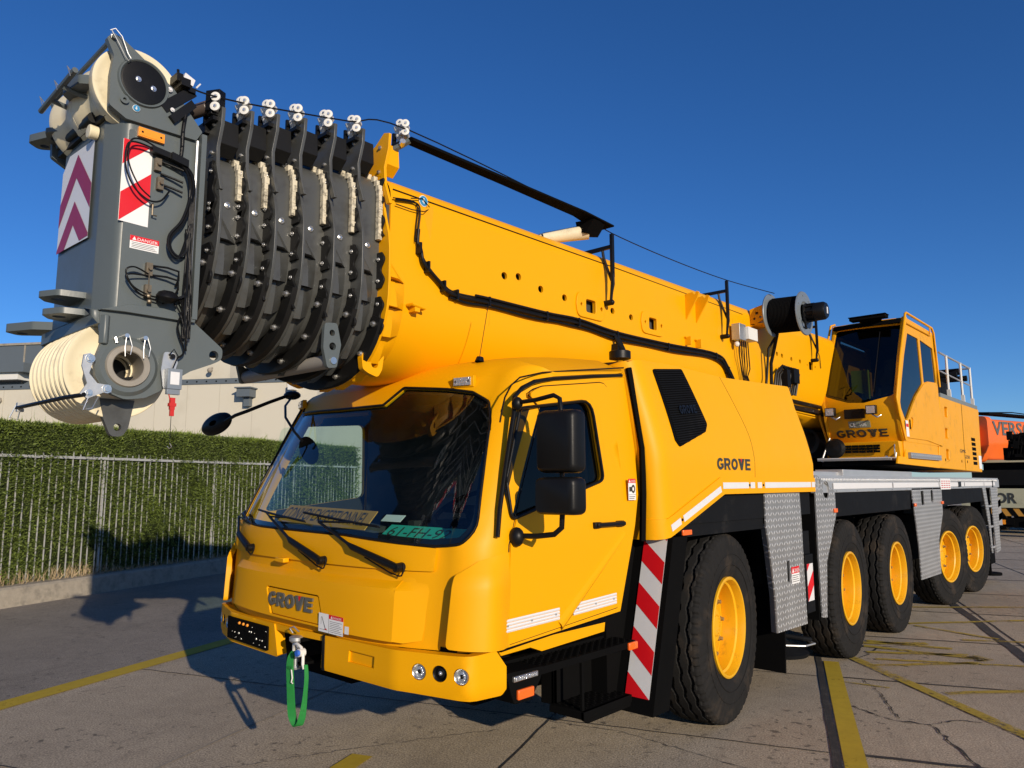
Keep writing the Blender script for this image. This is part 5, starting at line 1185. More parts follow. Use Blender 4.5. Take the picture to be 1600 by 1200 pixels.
# reel
rl = Vector((.72, 2.55, 3.545)); ax_ = Vector((1, .0, 0))
mb = MB(); mb.lathe([(-.012, .06), (-.012, .235), (.0, .240), (.006, .235), (.006, .15), (.0, .15)], (.70, 2.55, 3.555), (1, 0, 0), 48, 0); rf = mb; mb = MB(); mb.lathe([(-.006, .10), (-.006, .235), (.0, .240), (.012, .235), (.012, .13), (.0, .12), (-.006, .1)], (1.03, 2.60, 3.535), (1, 0, 0), 48, 0)
for i in range(7): a = 2*pi*i/7; mb.bolt((1.042, 2.60+.19*cos(a), 3.535+.19*sin(a)), (1, 0, 0), .006, .006)
reel = obj('cable_reel', mb, mat('reel_grey', (.20, .23, .25), .4, .3, bump=.04), boom, 40); obj('reel_flange', rf, MATS['reel_grey'], reel, 40)
mb = MB(); pr = [(.0, .12)]
for i in range(22): pr += [(.0+i*.0145, .188), (.007+i*.0145, .194)]
pr += [(.32, .12)]; mb.lathe(pr, (.712, 2.565, 3.548), (1, .08, -.03), 44); obj('wound_cable', mb, BLKM, reel, 60)
mb = MB(); mb.lathe([(0, .10), (.02, .11), (.03, .085), (.10, .085), (.11, .098), (.2, .096), (.225, .080), (.23, 0)], (1.04, 2.61, 3.535), (1, 0, 0), 32); 
for i in range(10): a = 2*pi*i/10; mb.obox((1.10, 2.61+.093*cos(a), 3.535+.093*sin(a)), (.05, 0, 0), Vector((0, -sin(a), cos(a)))*.006, Vector((0, cos(a), sin(a)))*.008)
mb.tube([(1.05, 2.52, 3.50), (1.08, 2.48, 3.44), (1.07, 2.52, 3.38), (1.05, 2.6, 3.37)], .012, 7); obj('reel_motor', mb, BLK, reel, 35)
mb = MB(); mb.box(1.268, 1.272, 2.60, 2.63, 3.50, 3.57); obj('plate', mb, TAP, reel)
mb = MB(); mb.prism([(BW, 3.62), (.70, 3.66), (.70, 3.50), (BW, 3.42)], 'y', 2.38, 2.40, 0, [circ(.60, 3.57, .018, 12), circ(.64, 3.52, .014, 12), circ(.57, 3.51, .014, 12)]); mb.box(BW, .70, 2.40, 2.66, 3.60, 3.615); mb.box(BW, .70, 2.38, 2.62, 3.44, 3.455); obj('reel_bracket', mb, YEL, reel, bevel=.003)
mb = MB(); mb.box(BW+.03, BW+.12, 1.85, 2.0, 3.20, 3.37, 0); mb.box(BW+.05, BW+.15, 2.0, 2.22, 3.22, 3.35, 1)
for i in range(5): mb.tube([(BW+.08, 1.92+i*.05, 3.21), (BW+.06, 1.95+i*.06, 3.05-.03*i), (BW+.04, 2.05+i*.03, 2.85), (BW+.03, 2.15+i*.05, 2.6)], .007, 6, 2)
mb.ball((BW+.06, 1.90, 3.16), .03, 8, 1); obj('junction_box', mb, [STL, WHT, BLK], boom, bevel=.004)
mb = MB(); r = random.Random(8)
mb.tube([(.72, 2.62, 3.36), (.66, 2.66, 3.2), (.60, 2.7, 3.05), (.58, 2.72, 2.6)], .02, 8); mb.tube([(.70, 2.66, 3.36), (.62, 2.60, 3.2), (.58, 2.62, 2.9), (.57, 2.55, 2.6)], .014, 8)
for i in range(7):
    y = 2.85+i*.06; mb.tube([(BW+.03, y, 2.7), (BW+.05, y+.05, 2.95+r.uniform(0, .12)), (BW+.09, y+.15, 3.06), (BW+.1, y+.24, 3.0), (BW+.06, y+.2, 2.75)], .009+r.random()*.006, 6)
mb.box(BW+.02, BW+.12, 3.05, 3.14, 2.82, 3.02); mb.box(BW+.03, BW+.14, 3.2, 3.36, 2.88, 3.05); mb.cyl((BW+.02, 3.05, 2.8), (BW+.02, 3.4, 2.78), .03)
obj('valve_block', mb, BLK, boom, 50)
mb = MB(); mb.tube([(BW+.01, 4.45, 3.2), (BW+.02, 4.40, 3.35), (BW, 4.3, 3.5), (BW-.05, 4.0, 3.62)], .005, 5); obj('thin_cable', mb, BLK, boom)

# ---- telescoped sections, each with its flange collar
yk = [-3.615, -3.470, -3.335, -3.183, -3.005, -2.829, -2.655]
wk = [.400+.0215*k for k in range(7)]
ztk = [3.435+.028*k for k in range(7)]; zbk = [2.555-.030*k for k in range(7)]
ytip = -3.72
def arcpts(poly):
    L_ = [0]
    for i in range(len(poly)): a = poly[i]; b = poly[(i+1) % len(poly)]; L_.append(L_[-1]+math.dist(a, b))
    return L_
def at(poly, s, Ls):
    s %= Ls[-1]
    for i in range(len(poly)):
        if s <= Ls[i+1]:
            t = (s-Ls[i])/max(1e-9, Ls[i+1]-Ls[i]); a = poly[i]; b = poly[(i+1) % len(poly)]
            p = Vector((a[0]+(b[0]-a[0])*t, a[1]+(b[1]-a[1])*t)); d = Vector((b[0]-a[0], b[1]-a[1])).normalized(); return p, Vector((d.y, -d.x))
    return Vector(poly[0]), Vector((1, 0))
rollers_proto = None
for k in range(7):
    y = yk[k]; wd = wk[k]; zt_, zb_ = ztk[k], zbk[k]; m = SEC if k < 6 else YEL
    ynext = yk[k+1] if k < 6 else y+.05; yprev = yk[k-1] if k else ytip
    base = egg(wd, zt_, zb_); Ls = arcpts(base)
    if k < 6:
        mb = MB(); mb.loft([[(x, yy, z) for x, z in base] for yy in (y, y+.4)], True, True); sec = obj('boom_section', mb, SEC, crane, 45)
    else: sec = boom
    # flange ring, with the flared ears at the shoulders
    G_ = .078
    def gz(z): t = max(0, min(1, (3.40-z)/.30)); return .010+(G_-.010)*t*t*(3-2*t)
    outer = []
    for x, z in egg(wd, zt_+.02, zb_): 
        g = gz(z); zc = zb_+.52
        if z < zc: dx, dz = x/wd, (z-zc)/.52; l = math.hypot(dx, dz*1.0) or 1; outer.append((x+g*dx/l, z+g*.8*dz/l))
        else: outer.append((x+math.copysign(g, x)*(1 if abs(x) > wd*.6 else 0), z))
    fl = MB(); inner_h = egg(wd-.035, zt_-.03, zb_+.03)
    fl.prism(outer, 'y', y-.016, y, 0, [inner_h] if k else ())
    for sg in (1, -1):
        x0 = sg*wd
        ear = [(x0-sg*.30, zt_+.03), (x0-sg*.26, zt_+.10), (x0-sg*.08, zt_+.155), (x0+sg*.005, zt_+.215), (x0+sg*.055, zt_+.20), (x0+sg*.05, zt_+.11), (x0+sg*.014, zt_+.0), (x0+sg*.022, zt_-.10), (x0+sg*.075, zt_-.24), (x0+sg*.04, zt_-.24), (x0-sg*.02, zt_-.05)]
        fl.prism(ear, 'y', y-.0175, y+.0015)
    fl.box(-wd+.06, wd-.05, y+.0, y+.09, zt_+.03, zt_+.11, 1)
    fl.prism([(wd-.2, zt_+.05), (wd-.05, zt_+.16), (wd+.0, zt_+.16), (wd+.01, zt_+.03), (wd-.05, zt_-.02)], 'y', y+.002, y+.10, 1)
    col = obj('collar', fl, [m, DRK if k < 6 else m], sec, 30, bevel=.002)  # grey ear boxes coloured black, their shade is put into the colour
    # tapered box segments between shelf plates behind the flange
    bx = MB(); L0 = Ls[-1]
    # start at the near shoulder going down: find arclength of side mid
    n_ = len(base); side0 = [i for i, p in enumerate(base) if p[0] > 0 and p[1] < 3.1]
    sA = Ls[-1]-.55*0
    sLo = Ls[[i for i, p in enumerate(base) if p[0] < -wd*.999][0]] if False else None
    dep = .105 if k < 6 else .15
    # walk the arclength from near side (z about 3.1) down and round to the far side
    zz0 = 3.12-.01*k; iS = min(range(n_), key=lambda i: (base[i][0]-wd)**2+(base[i][1]-zz0)**2); s0 = Ls[iS]
    def off(s_, g):
        p, nn = at(base, s_, Ls); return p+nn*g
    SEG = .160
    for q in range(9):
        a = s0-q*SEG; n3 = 5; rows = []
        for j in range(n3):
            s_ = a-(SEG-.006)*j/(n3-1); f = j/(n3-1); g = (G_-.005)*((.0 if q == 0 else .38)+(1.0 if q == 0 else .62)*f)
            w0 = off(s_, 0); wg = off(s_, g); wm = off(s_, g*.93); wb = off(s_, .001)
            rows.append([(w0.x, y+.001, w0.y), (wg.x, y+.002, wg.y), (wm.x, y+.002+dep*.42*(f if q == 0 else 1), wm.y), (wb.x, y+dep*(f if q == 0 else 1)+.012, wb.y)])
        bx.loft(rows, False, False)
        r_ = rows[-1]; bx.add([r_[0], r_[1], r_[2], r_[3]], [(0, 1, 2, 3)])
    # pointed lead-in above the first box
    obj('stiffener', bx, m, sec, 18)
    for sg in ((1, -1) if k else (1,)):
        # scalloped wear-pad covers on the flange face
        def wavy(z0, z1, x_in, x_out, amp, per, ph=0):
            nn_ = 22; L_ = [(x_in, z1), (x_in, z0)]
            R_2 = [(x_out+gz(z0+(z1-z0)*i/nn_)*.45+amp*sin(2*pi*(z0+(z1-z0)*i/nn_)/per+ph), z0+(z1-z0)*i/nn_) for i in range(nn_+1)]
            return L_+R_2
        for (z0, z1, ph) in ((zt_-.36-.012*k, zt_-.075, .6), (2.98-.02*k, 3.135-.01*k, 0), (2.72-.022*k, 2.93-.02*k, 1.3)):
            lo = z0 < 2.9
            xo = wd+.004 if not lo else wd-.006
            cv = MB(); cv.prism([(sg*x, z) for x, z in wavy(z0, z1, wd-.035-(.05 if lo else 0), xo, .016, .125, ph)], 'y', y-.030, y-.0165)
            for i in (0, 1): cv.bolt((sg*(wd-.004), y-.030, z0+(z1-z0)*(.2+.6*i)), (0, -1, 0), .0085, .012, 1)
            obj('pad_cover', cv, [DRK, CHR], sec, 30, bevel=.002)
        # dark lower guard arc
    ar = MB(); Lo = arcpts(outer); io = min(range(len(outer)), key=lambda i: (outer[i][0]-(wd+G_)*.93)**2+(outer[i][1]-(zb_+.33))**2); so = Lo[io]
    ra = []
    for i in range(17):
        p, nn = at(outer, so-i*.075, Lo); ra.append([(p.x-nn.x*.085, y-.045, p.y-nn.y*.085), (p.x-nn.x*.004, y-.045, p.y-nn.y*.004), (p.x+nn.x*.002, y-.018, p.y+nn.y*.002), (p.x-nn.x*.085, y-.018, p.y-nn.y*.085)])
    ar.loft(ra, True, True)
    for i in (1, 4, 8): p, nn = at(outer, so-i*.075+.03, Lo); ar.bolt((p.x-nn.x*.05, y-.045, p.y-nn.y*.05), (0, -1, 0), .012, .02, 1)
    obj('lower_pad', ar, [DRK, CHR], sec, 35)
    if k:
        # cream slider pads beside the inner section
        pd_ = MB(); n2 = 7+k; 
        for i in range(n2):
            z = zt_-.035-i*.0335; jx = random.uniform(-.0018, .0018); zc_ = ztk[k-1]-.16; xi = wk[k-1]+.004-(.16-sqrt(max(0, .16**2-max(0, z-zc_)**2)))
            pd_.obox((xi+.017+jx, y-.036, z), (.015, 0, random.uniform(-.001, .001)), (0, .014, 0), (0, 0, .0165))
        obj('slider_pad', pd_, PAD, sec, 30, bevel=.001, seg=1)
        bb = MB(); bb.lathe([(0, .0), (0, .017), (.004, .018), (.007, .012), (.003, .009), (.002, 0)], (wk[k-1], (yprev+y)/2-.01, 3.155-.008*k), (1, 0, 0), 16); bb.bolt((wk[k-1], (yprev+y)/2-.01, 3.155-.008*k), (1, 0, 0), .006, .012); obj('drain_plug', bb, CHR, sec)
    fb = MB()
    for i, (dx, dz) in enumerate(((-.02, .13), (-.03, -.02))): fb.bolt((wd+dx-.005, y-.018, zt_+dz), (0, -1, 0), .008, .012)
    obj('flange_bolt', fb, CHR, sec)
    # cluster of white rollers carrying the cable
    rc_ = Vector((wd+.02, y-.035, zt_+.225 if k < 6 else zt_+.25)); ro = MB()
    if k == 6: rc_ = Vector((.585, -2.55, 3.875))
    ro.box(rc_.x-.115, rc_.x-.10, rc_.y-.012, rc_.y+.012, rc_.z-.09, rc_.z+.0); ro.box(rc_.x-.11, rc_.x+.0, rc_.y-.012, rc_.y+.02, rc_.z-.09, rc_.z-.07); ro.box(rc_.x-.2, rc_.x-.09, rc_.y-.01, rc_.y+.02, rc_.z-.13, rc_.z-.07)
    obj('roller_bracket', ro, BLK, sec)
    for (dx, dz, ax2) in ((.0, .026, 0), (.0, -.026, 0), (-.048, .058, 1), (-.075, .02, 2), (-.052, -.045, 2), (-.03, .008, 2)):
        dx *= 1.45; dz *= 1.0; rr = MB(); a2 = Vector((.72, -.69, 0)) if ax2 == 0 else Vector((.5, -.8, .2)) if ax2 == 1 else Vector((.1, -.15, 1)); a2.normalize(); c = rc_+Vector((dx, -dx*.25, dz))
        if ax2 == 2: rr.lathe([(-.032, 0), (-.032, .025), (-.024, .026), (0, .017), (.024, .026), (.032, .025), (.032, 0)], c, a2, 16)
        else: rr.lathe([(-.045, 0), (-.045, .023), (-.01, .017), (.012, .0245), (.019, .024), (.021, .012), (.016, .006)], c, a2, 18)
        rr.cyl(c+a2*.012, c+a2*.024, .007, n=8, m=1)
        obj('cable_roller', rr, [WHT, CHR], sec, 40)
# dark mounting clips on the black trough start, yellow lug under the base collar
mb = MB(); mb.tube([(.5, -2.6, 3.74), (.56, -2.56, 3.77), (.60, -2.53, 3.80)], .02, 6); mb.cyl((.56, -2.56, 3.77), (.60, -2.58, 3.78), .018, n=8, m=1); obj('guide_arm', mb, [GRY, CHR], boom)
lug = [(.0, .0), (.07, -.02), (.10, .03), (.12, .17), (.06, .26), (.0, .22), (-.05, .09), (-.04, .02)]
for sg in (1, -1):
    mb = MB(); mb.prism(rnd([(-2.66+a, 2.375+b) for a, b in lug], .03, 4), 'x', sg*.40-.02, sg*.40+.02, 0, [circ(-2.615, 2.435, .026, 18)]); obj('lifting_lug', mb, YEL, boom, bevel=.003)
lift_sticker((.4225, -2.60, 2.535), (1, 0, 0), .028, boom)
# lower grey roller on its drilled hanger
for sg in (-1, 1):
    mb = MB(); mb.prism(rnd([(-3.01, 2.61), (-2.93, 2.62), (-2.90, 2.50), (-2.925, 2.37), (-2.985, 2.36), (-3.015, 2.47)], .02, 4), 'x', sg*.475-.012, sg*.475+.012, 0, [circ(-2.96, 2.56, .018, 14), circ(-2.955, 2.485, .022, 14)])
    hang = obj('roller_hanger', mb, GRY, crane, bevel=.002)
mb = MB(); mb.cyl((-.46, -2.95, 2.405), (.46, -2.95, 2.405), .040, n=24); mb.cyl((.485, -2.95, 2.405), (.495, -2.95, 2.405), .02, n=14, m=1); obj('roller', mb, [mat('grey_roller', (.30, .28, .25), .55, bump=.05), CHR], hang)

# ================================================================== boom head
hd_ = MB(); HX = .40
hd_.loft([[(x, y, z) for x, y in rnd([(-.40, -3.70), (-.40, -4.06), (-.27, -4.11), (.27, -4.11), (.40, -4.06), (.40, -3.70)], [0, .03, .02, .02, .05, 0], 4)] for z in (2.46, 3.44)], True, True)
head = obj('boom_head', hd_, GRY, crane, 30)
# flush inner side plate with rear flange
mb = MB(); mb.prism(rnd([(-4.045, 2.52), (-3.70, 2.54), (-3.70, 3.40), (-4.045, 3.38)], .01), 'x', .40, .406); mb.box(.38, .44, -3.72, -3.695, 2.52, 3.46); mb.cyl((.425, -3.735, 2.40), (.425, -3.735, 3.42), .009, n=8, m=1)
obj('side_plate', mb, [GRY, STL], head, bevel=.002)
for sg in (1, -1):
    up2 = rnd([(-4.145, 3.455), (-4.07, 3.415), (-3.74, 3.425), (-3.712, 3.478), (-3.862, 3.645), (-4.055, 3.765), (-4.115, 3.80), (-4.155, 3.80), (-4.175, 3.77), (-4.14, 3.70), (-4.15, 3.60)], [.02, .02, .01, .01, .10, .03, .02, .02, .01, .03, .03], 4)
    mb = MB(); mb.prism([(y, z) for y, z in up2], 'x', sg*.405-.016, sg*.405+.016, 0, []); 
    if sg == 1:
        ring = [Vector((.425, y, z)) for y, z in up2[10:-14]]
    obj('upper_cheek', mb, GRY, head, bevel=.004)
    lo2 = rnd([(-4.12, 2.50), (-3.70, 2.515), (-3.545, 2.40), (-3.545, 2.345), (-3.60, 2.315), (-3.70, 2.27), (-3.78, 2.215), (-3.84, 2.16), (-3.90, 2.125), (-3.99, 2.11), (-4.07, 2.14), (-4.115, 2.20), (-4.125, 2.27), (-4.10, 2.36)], [.02, .02, .03, .04, .02, .03, .04, .05, .06, .08, .08, .06, .05, .05], 4)
    hl = [circ(-3.588, 2.362, .024, 16), circ(-3.988, 2.261, .085, 28)]
    mb = MB(); mb.prism(lo2, 'x', sg*.395-.014, sg*.395+.014, 0, hl); obj('lower_cheek', mb, GRY, head, bevel=.004)
mb = MB(); mb.lathe([(-.02, 0), (-.02, .10), (.006, .102), (.008, .094), (.004, 0)], (.421, -4.004, 3.615), (1, 0, 0), 48, 0); mb.bolt((.425, -4.03, 3.625), (1, 0, 0), .009, .008, 1); mb.bolt((.425, -3.96, 3.605), (1, 0, 0), .009, .008, 1)
obj('sheave_cover', mb, [BLK, CHR], head, 30)
mb = MB(); mb.lathe([(.0, .098), (.012, .108), (.012, .113), (.0, .118)], (.421, -4.004, 3.615), (1, 0, 0), 48); mb.lathe([(0, .015), (.012, .02), (.012, .008), (.0, .006)], (.421, -4.085, 3.50), (1, 0, 0), 16); obj('cover_rim', mb, GRY, head, 30)
lift_sticker((.422, -4.03, 3.478), (1, 0, 0), .017, head)
mb = MB(); mb.lathe([(-.03, .083), (-.0, .085), (.012, .088), (.014, .118), (.0, .135), (-.02, .137)], (.41, -3.988, 2.261), (1, 0, 0), 48, 0); obj('hub_collar', mb, GRY, head, 35)
mb = MB(); mb.lathe([(-.80, .066), (.018, .066), (.022, .070), (.022, .092), (.016, .096), (.0, .10)], (.41, -3.988, 2.261), (1, 0, 0), 48, 0); obj('bushing', mb, BRZ, head, 35)
mb = MB(); mb.lathe([(0, 0), (0, .068)], (.24, -3.988, 2.261), (1, 0, 0), 24); mb.obox((.30, -3.975, 2.205), (.05, 0, 0), (0, .04, .01), (0, -.003, .012)); obj('hub_hole_shade', mb, DRK, head, 35)  # dark disc added as painted shade inside the hub hole
# sheaves
def sheaves(x0, x1, n, y, z, R0, nm, tk=1):
    for i in range(n):
        xa = x0+(x1-x0)*i/n; w_ = (x1-x0)/n
        mb = MB(); mb.lathe([(.002, .06), (.002, R0*.55), (.006, R0*.6), (.006, R0*.86), (.001, R0*.9), (.001, R0-.003), (.004, R0), (w_*.16, R0), (w_*.34, R0-.02), (w_*.5, R0-.026), (w_*.66, R0-.02), (w_*.84, R0), (w_-.004, R0), (w_-.001, R0-.003), (w_-.001, R0*.9), (w_-.006, R0*.86), (w_-.006, R0*.6), (w_-.002, R0*.55), (w_-.002, .06)], (xa, y, z), (1, 0, 0), 72)
        obj(nm, mb, CRM, head, 35)
sheaves(-.19, .30, 8, -3.99, 2.255, .224, 'sheave'); sheaves(-.26, .36, 2, -4.0, 3.60, .205, 'sheave')
mb = MB(); mb.cyl((-.40, -4.0, 3.60), (.40, -4.0, 3.60), .05); obj('sheave_shaft', mb, STL, head)
# front chevron board
cv = MB(); P0 = Vector((-.262, -4.118, 2.905)); 
w_, h_ = .445, .48
def clip(poly, f):
    out = []
    for i in range(len(poly)):
        a = poly[i]; b = poly[(i+1) % len(poly)]; fa, fb_ = f(a), f(b)
        if fa >= 0: out.append(a)
        if fa*fb_ < 0: t = fa/(fa-fb_); out.append((a[0]+(b[0]-a[0])*t, a[1]+(b[1]-a[1])*t))
    return out
bd = [(0, -.005), (w_, -.02), (w_, h_-.01), (w_*.2, h_+.01), (0, h_-.06)]
def PC(p, n): return (P0.x+p[0], P0.y-n, P0.z+p[1])
cv.add([PC(p, .002) for p in bd], [tuple(range(len(bd)))], 0); cv.add([PC(p, -.004) for p in bd], [tuple(range(len(bd)))[::-1]], 2)
bandh, ap = .122, w_*.5
y_ = h_-.02-bandh-.244*4
while y_ < h_+.1:
    for sg in (-1, 1):
        q = [(ap, y_), (ap, y_+bandh), (ap+sg*w_*.6, y_+bandh-w_*.6*.95), (ap+sg*w_*.6, y_-w_*.6*.95)]
        for f in (lambda p: p[0], lambda p: w_-p[0], lambda p: p[1]+.01, lambda p: h_-.004-p[1]): 
            q = clip(q, f) if len(q) > 2 else q
        if len(q) > 2: cv.add([PC(p, .0035) for p in q], [tuple(range(len(q)))], 1)
    y_ += bandh*2
obj('chevron_board', cv, [WHP, MAG, GRY], head, 20)
mb = MB(); mb.lathe([(0, 0), (0, .032), (.035, .034), (.04, .03), (.042, 0)], (.19, -4.115, 3.40), (.0, -1, 0), 20); obj('rubber_stop', mb, CRM, head, 35)
# side warning board, amber lamp, danger sign
def PS(a, b, n): return (.4075+n, -4.068+a, 2.93+b-a*.02)
stripes(PS, .13, .395, .135, .98, [WHP, REDP], head, 'warning_stripes')
mb = MB(); mb.box(.407, .425, -4.012, -3.893, 3.352, 3.397, 0); mb.box(.425, .4265, -4.005, -3.90, 3.358, 3.391, 0); mb.bolt((.4255, -3.995, 3.375), (1, 0, 0), .004, .003, 1); mb.bolt((.4255, -3.91, 3.375), (1, 0, 0), .004, .003, 1); obj('side_marker', mb, [AMB, BLK], head, bevel=.003)
decal((.4065, -4.012, 2.812), (0, 1, 0), (0, 0, 1), .13, .062, 'danger', head)
# wiring and couplings
mb = MB(); X = .42
def hz(pts, r, n=40): mb.tube(resamp([Vector(p) for p in pts], n), r, 6)
hz([(X+.02, -3.93, 3.30), (X+.03, -4.02, 3.305), (X+.035, -4.066, 3.28), (X+.035, -4.07, 3.18), (X+.035, -4.03, 3.09), (X+.03, -3.96, 3.045), (X+.02, -3.90, 3.06), (X+.01, -3.86, 3.12)], .0045)
hz([(X+.02, -3.92, 3.31), (X+.03, -4.0, 3.325), (X+.04, -4.055, 3.30), (X+.04, -4.06, 3.2), (X+.04, -4.01, 3.10), (X+.03, -3.95, 3.06)], .004)
hz([(X, -3.93, 3.30), (X+.02, -3.86, 3.285), (X+.03, -3.80, 3.26), (X+.03, -3.76, 3.2), (X+.03, -3.76, 3.1), (X+.02, -3.79, 2.98), (X+.02, -3.84, 2.90), (X+.02, -3.84, 2.84), (X+.02, -3.80, 2.81), (X+.02, -3.77, 2.85), (X+.02, -3.77, 2.95), (X+.02, -3.755, 2.7), (X+.02, -3.76, 2.55), (X+.02, -3.74, 2.40)], .008, 90)
hz([(X, -3.91, 3.29), (X+.02, -3.84, 3.275), (X+.035, -3.79, 3.23), (X+.03, -3.77, 3.12), (X+.03, -3.80, 2.99), (X+.03, -3.855, 2.90), (X+.03, -3.85, 2.83), (X+.03, -3.81, 2.80), (X+.03, -3.785, 2.86), (X+.03, -3.76, 2.98)], .006, 60)
for j in range(5): hz([(X+.01*j*.5, -3.82+.008*j, 3.27), (X+.03, -3.775+.006*j, 3.2), (X+.03, -3.765+.005*j, 3.0), (X+.02, -3.765+.006*j, 2.8), (X+.02, -3.77+.01*j, 2.6), (X+.02, -3.76+.008*j, 2.42)], .0045, 40)
hz([(X+.02, -3.80, 2.62), (X+.03, -3.77, 2.56), (X+.03, -3.79, 2.47), (X+.02, -3.75, 2.36), (X+.02, -3.78, 2.32)], .005); hz([(X+.02, -3.83, 2.60), (X+.04, -3.79, 2.54), (X+.04, -3.76, 2.45), (X+.02, -3.74, 2.36)], .004)
hz([(X+.01, -3.80, 3.56), (X+.02, -3.815, 3.45), (X+.02, -3.815, 3.36), (X+.02, -3.82, 3.28)], .010)
mb.obox((X+.015, -3.90, 3.295), (.018, 0, 0), (0, .055, -.006), (0, 0, .014)); mb.obox((X+.03, -3.83, 3.28), (.02, 0, 0), (0, .04, -.008), (0, 0, .018))
for z in (3.26, 3.2, 3.15): mb.tube([(X, -3.90, z), (X+.01, -3.84, z-.01), (X+.02, -3.80, z-.02)], .006, 6)
for z in (2.745, 2.70): mb.tube([(X, -3.91, z), (X+.02, -3.85, z), (X+.03, -3.80, z-.01), (X+.02, -3.795, z-.05), (X, -3.80, z-.08)], .0055, 6)
hz([(X+.01, -3.93, 2.70), (X+.03, -4.0, 2.715), (X+.03, -4.035, 2.69), (X+.02, -4.0, 2.63), (X+.01, -3.92, 2.60), (X+.01, -3.86, 2.60)], .004); hz([(X+.01, -3.93, 2.69), (X+.03, -4.01, 2.68), (X+.03, -4.03, 2.66), (X+.02, -3.97, 2.60), (X+.01, -3.88, 2.58)], .004)
obj('wiring', mb, BLK, head, 60)
mb = MB()
for (y, z) in ((-3.915, 3.24), (-3.90, 3.15), (-3.925, 2.725), (-3.925, 2.62)): mb.box(.408, .43, y-.014, y+.014, z-.03, z+.03, 0); mb.cyl((.43, y, z), (.445, y, z), .008, n=8, m=0)
mb.tube([(.43, -3.925, 2.72), (.43, -3.925, 2.60)], .003, 6); mb.ball((.435, -3.925, 2.595), .012, 8); mb.ball((.435, -3.92, 2.57), .012, 8); mb.tube([(.41, -3.93, 3.04), (.43, -3.93, 3.04), (.43, -3.93, 2.985), (.43, -3.91, 2.985)], .004, 6)
obj('coupling', mb, [mat('tarnished_brass', (.16, .13, .09), .5, .6, var=.4, vs=60)], head)
mb = MB(); mb.lathe([(-.02, .04), (.0, .05), (.02, .04), (.03, .018), (-.03, .018), (-.02, .04)], (.46, -3.85, 2.60), (.25, 0, 1), 20); mb.obox((.43, -3.81, 2.60), (.03, 0, .0), (0, .04, .02), (0, 0, .006)); obj('guide_eye', mb, BLK, head, 40)
# brackets, ears and stops in front
def ear_plate(nm, pts, z, th, hole, dz=0):
    mb = MB(); mb.prism(rnd(pts, .035, 5), 'z', z-th, z+th, 0, [circ(hole[0], hole[1], hole[2], 18)] if hole else ()); mb.v = [(x, y, zz+dz*(y+4.1)) for x, y, zz in mb.v]; return obj(nm, mb, GRY, head, bevel=.004)
ear_plate('pinned_ear', [(.20, -4.08), (.17, -4.22), (.06, -4.27), (-.02, -4.22), (-.06, -4.08)], 2.605, .014, (.07, -4.19, .028)); ear_plate('pinned_ear', [(.20, -4.08), (.17, -4.20), (.06, -4.25), (-.02, -4.20), (-.06, -4.08)], 2.525, .014, (.07, -4.18, .028))
ear_plate('pinned_ear', [(-.30, -4.0), (-.42, -4.16), (-.60, -4.24), (-.66, -4.16), (-.56, -4.05), (-.40, -3.9)], 2.545, .021, (-.58, -4.16, .026))
ear_plate('pinned_ear', [(-.34, -4.0), (-.40, -4.16), (-.56, -4.22), (-.62, -4.15), (-.52, -4.03), (-.40, -3.9)], 3.585, .020, (-.55, -4.14, .022)); ear_plate('pinned_ear', [(-.40, -4.0), (-.38, -4.17), (-.25, -4.22), (-.16, -4.16), (-.16, -4.02)], 3.53, .012, (-.30, -4.15, .03))
ear_plate('pinned_ear', [(.36, -4.05), (.36, -4.13), (.27, -4.235), (.10, -4.25), (.02, -4.17), (.02, -4.05)], 3.60, .022, (.18, -4.17, .022))
mb = MB(); mb.tube([(-.15, -4.27, 3.575), (.34, -4.27, 3.60)], .013, 10); 
for x in (.0, .18): mb.tube([(x, -4.27, 3.58), (x, -4.2, 3.57), (x+.05, -4.12, 3.55)], .013, 6)
for x in (-.1, .12, .30): mb.tube([(x, -4.27, 3.60), (x-.01, -4.29, 3.63), (x+.01, -4.28, 3.58)], .003, 5, 1)
obj('rope_guard', mb, [GRY, CHR], head)
mb = MB(); mb.prism([(-.34, 3.50), (.30, 3.52), (.33, 3.44), (-.34, 3.44)], 'y', -4.13, -4.08); mb.cyl((-.34, -4.12, 3.50), (.2, -4.14, 3.47), .025, n=12); obj('front_web', mb, DRK, head)
# peak pin with split clip
mb = MB(); mb.tube([(-.40, -4.15, 3.775), (.44, -4.15, 3.78)], .011, 8); mb.tube([(.44, -4.17, 3.80), (.445, -4.15, 3.815), (.445, -4.12, 3.79), (.445, -4.09, 3.72), (.445, -4.075, 3.70), (.445, -4.085, 3.685), (.445, -4.10, 3.70), (.445, -4.13, 3.75), (.445, -4.165, 3.80)], .0024, 5, 2); mb.bolt((.425, -4.15, 3.785), (1, 0, 0), .010, .012, 1); obj('pin', mb, [GRY, CHR, STL], head)
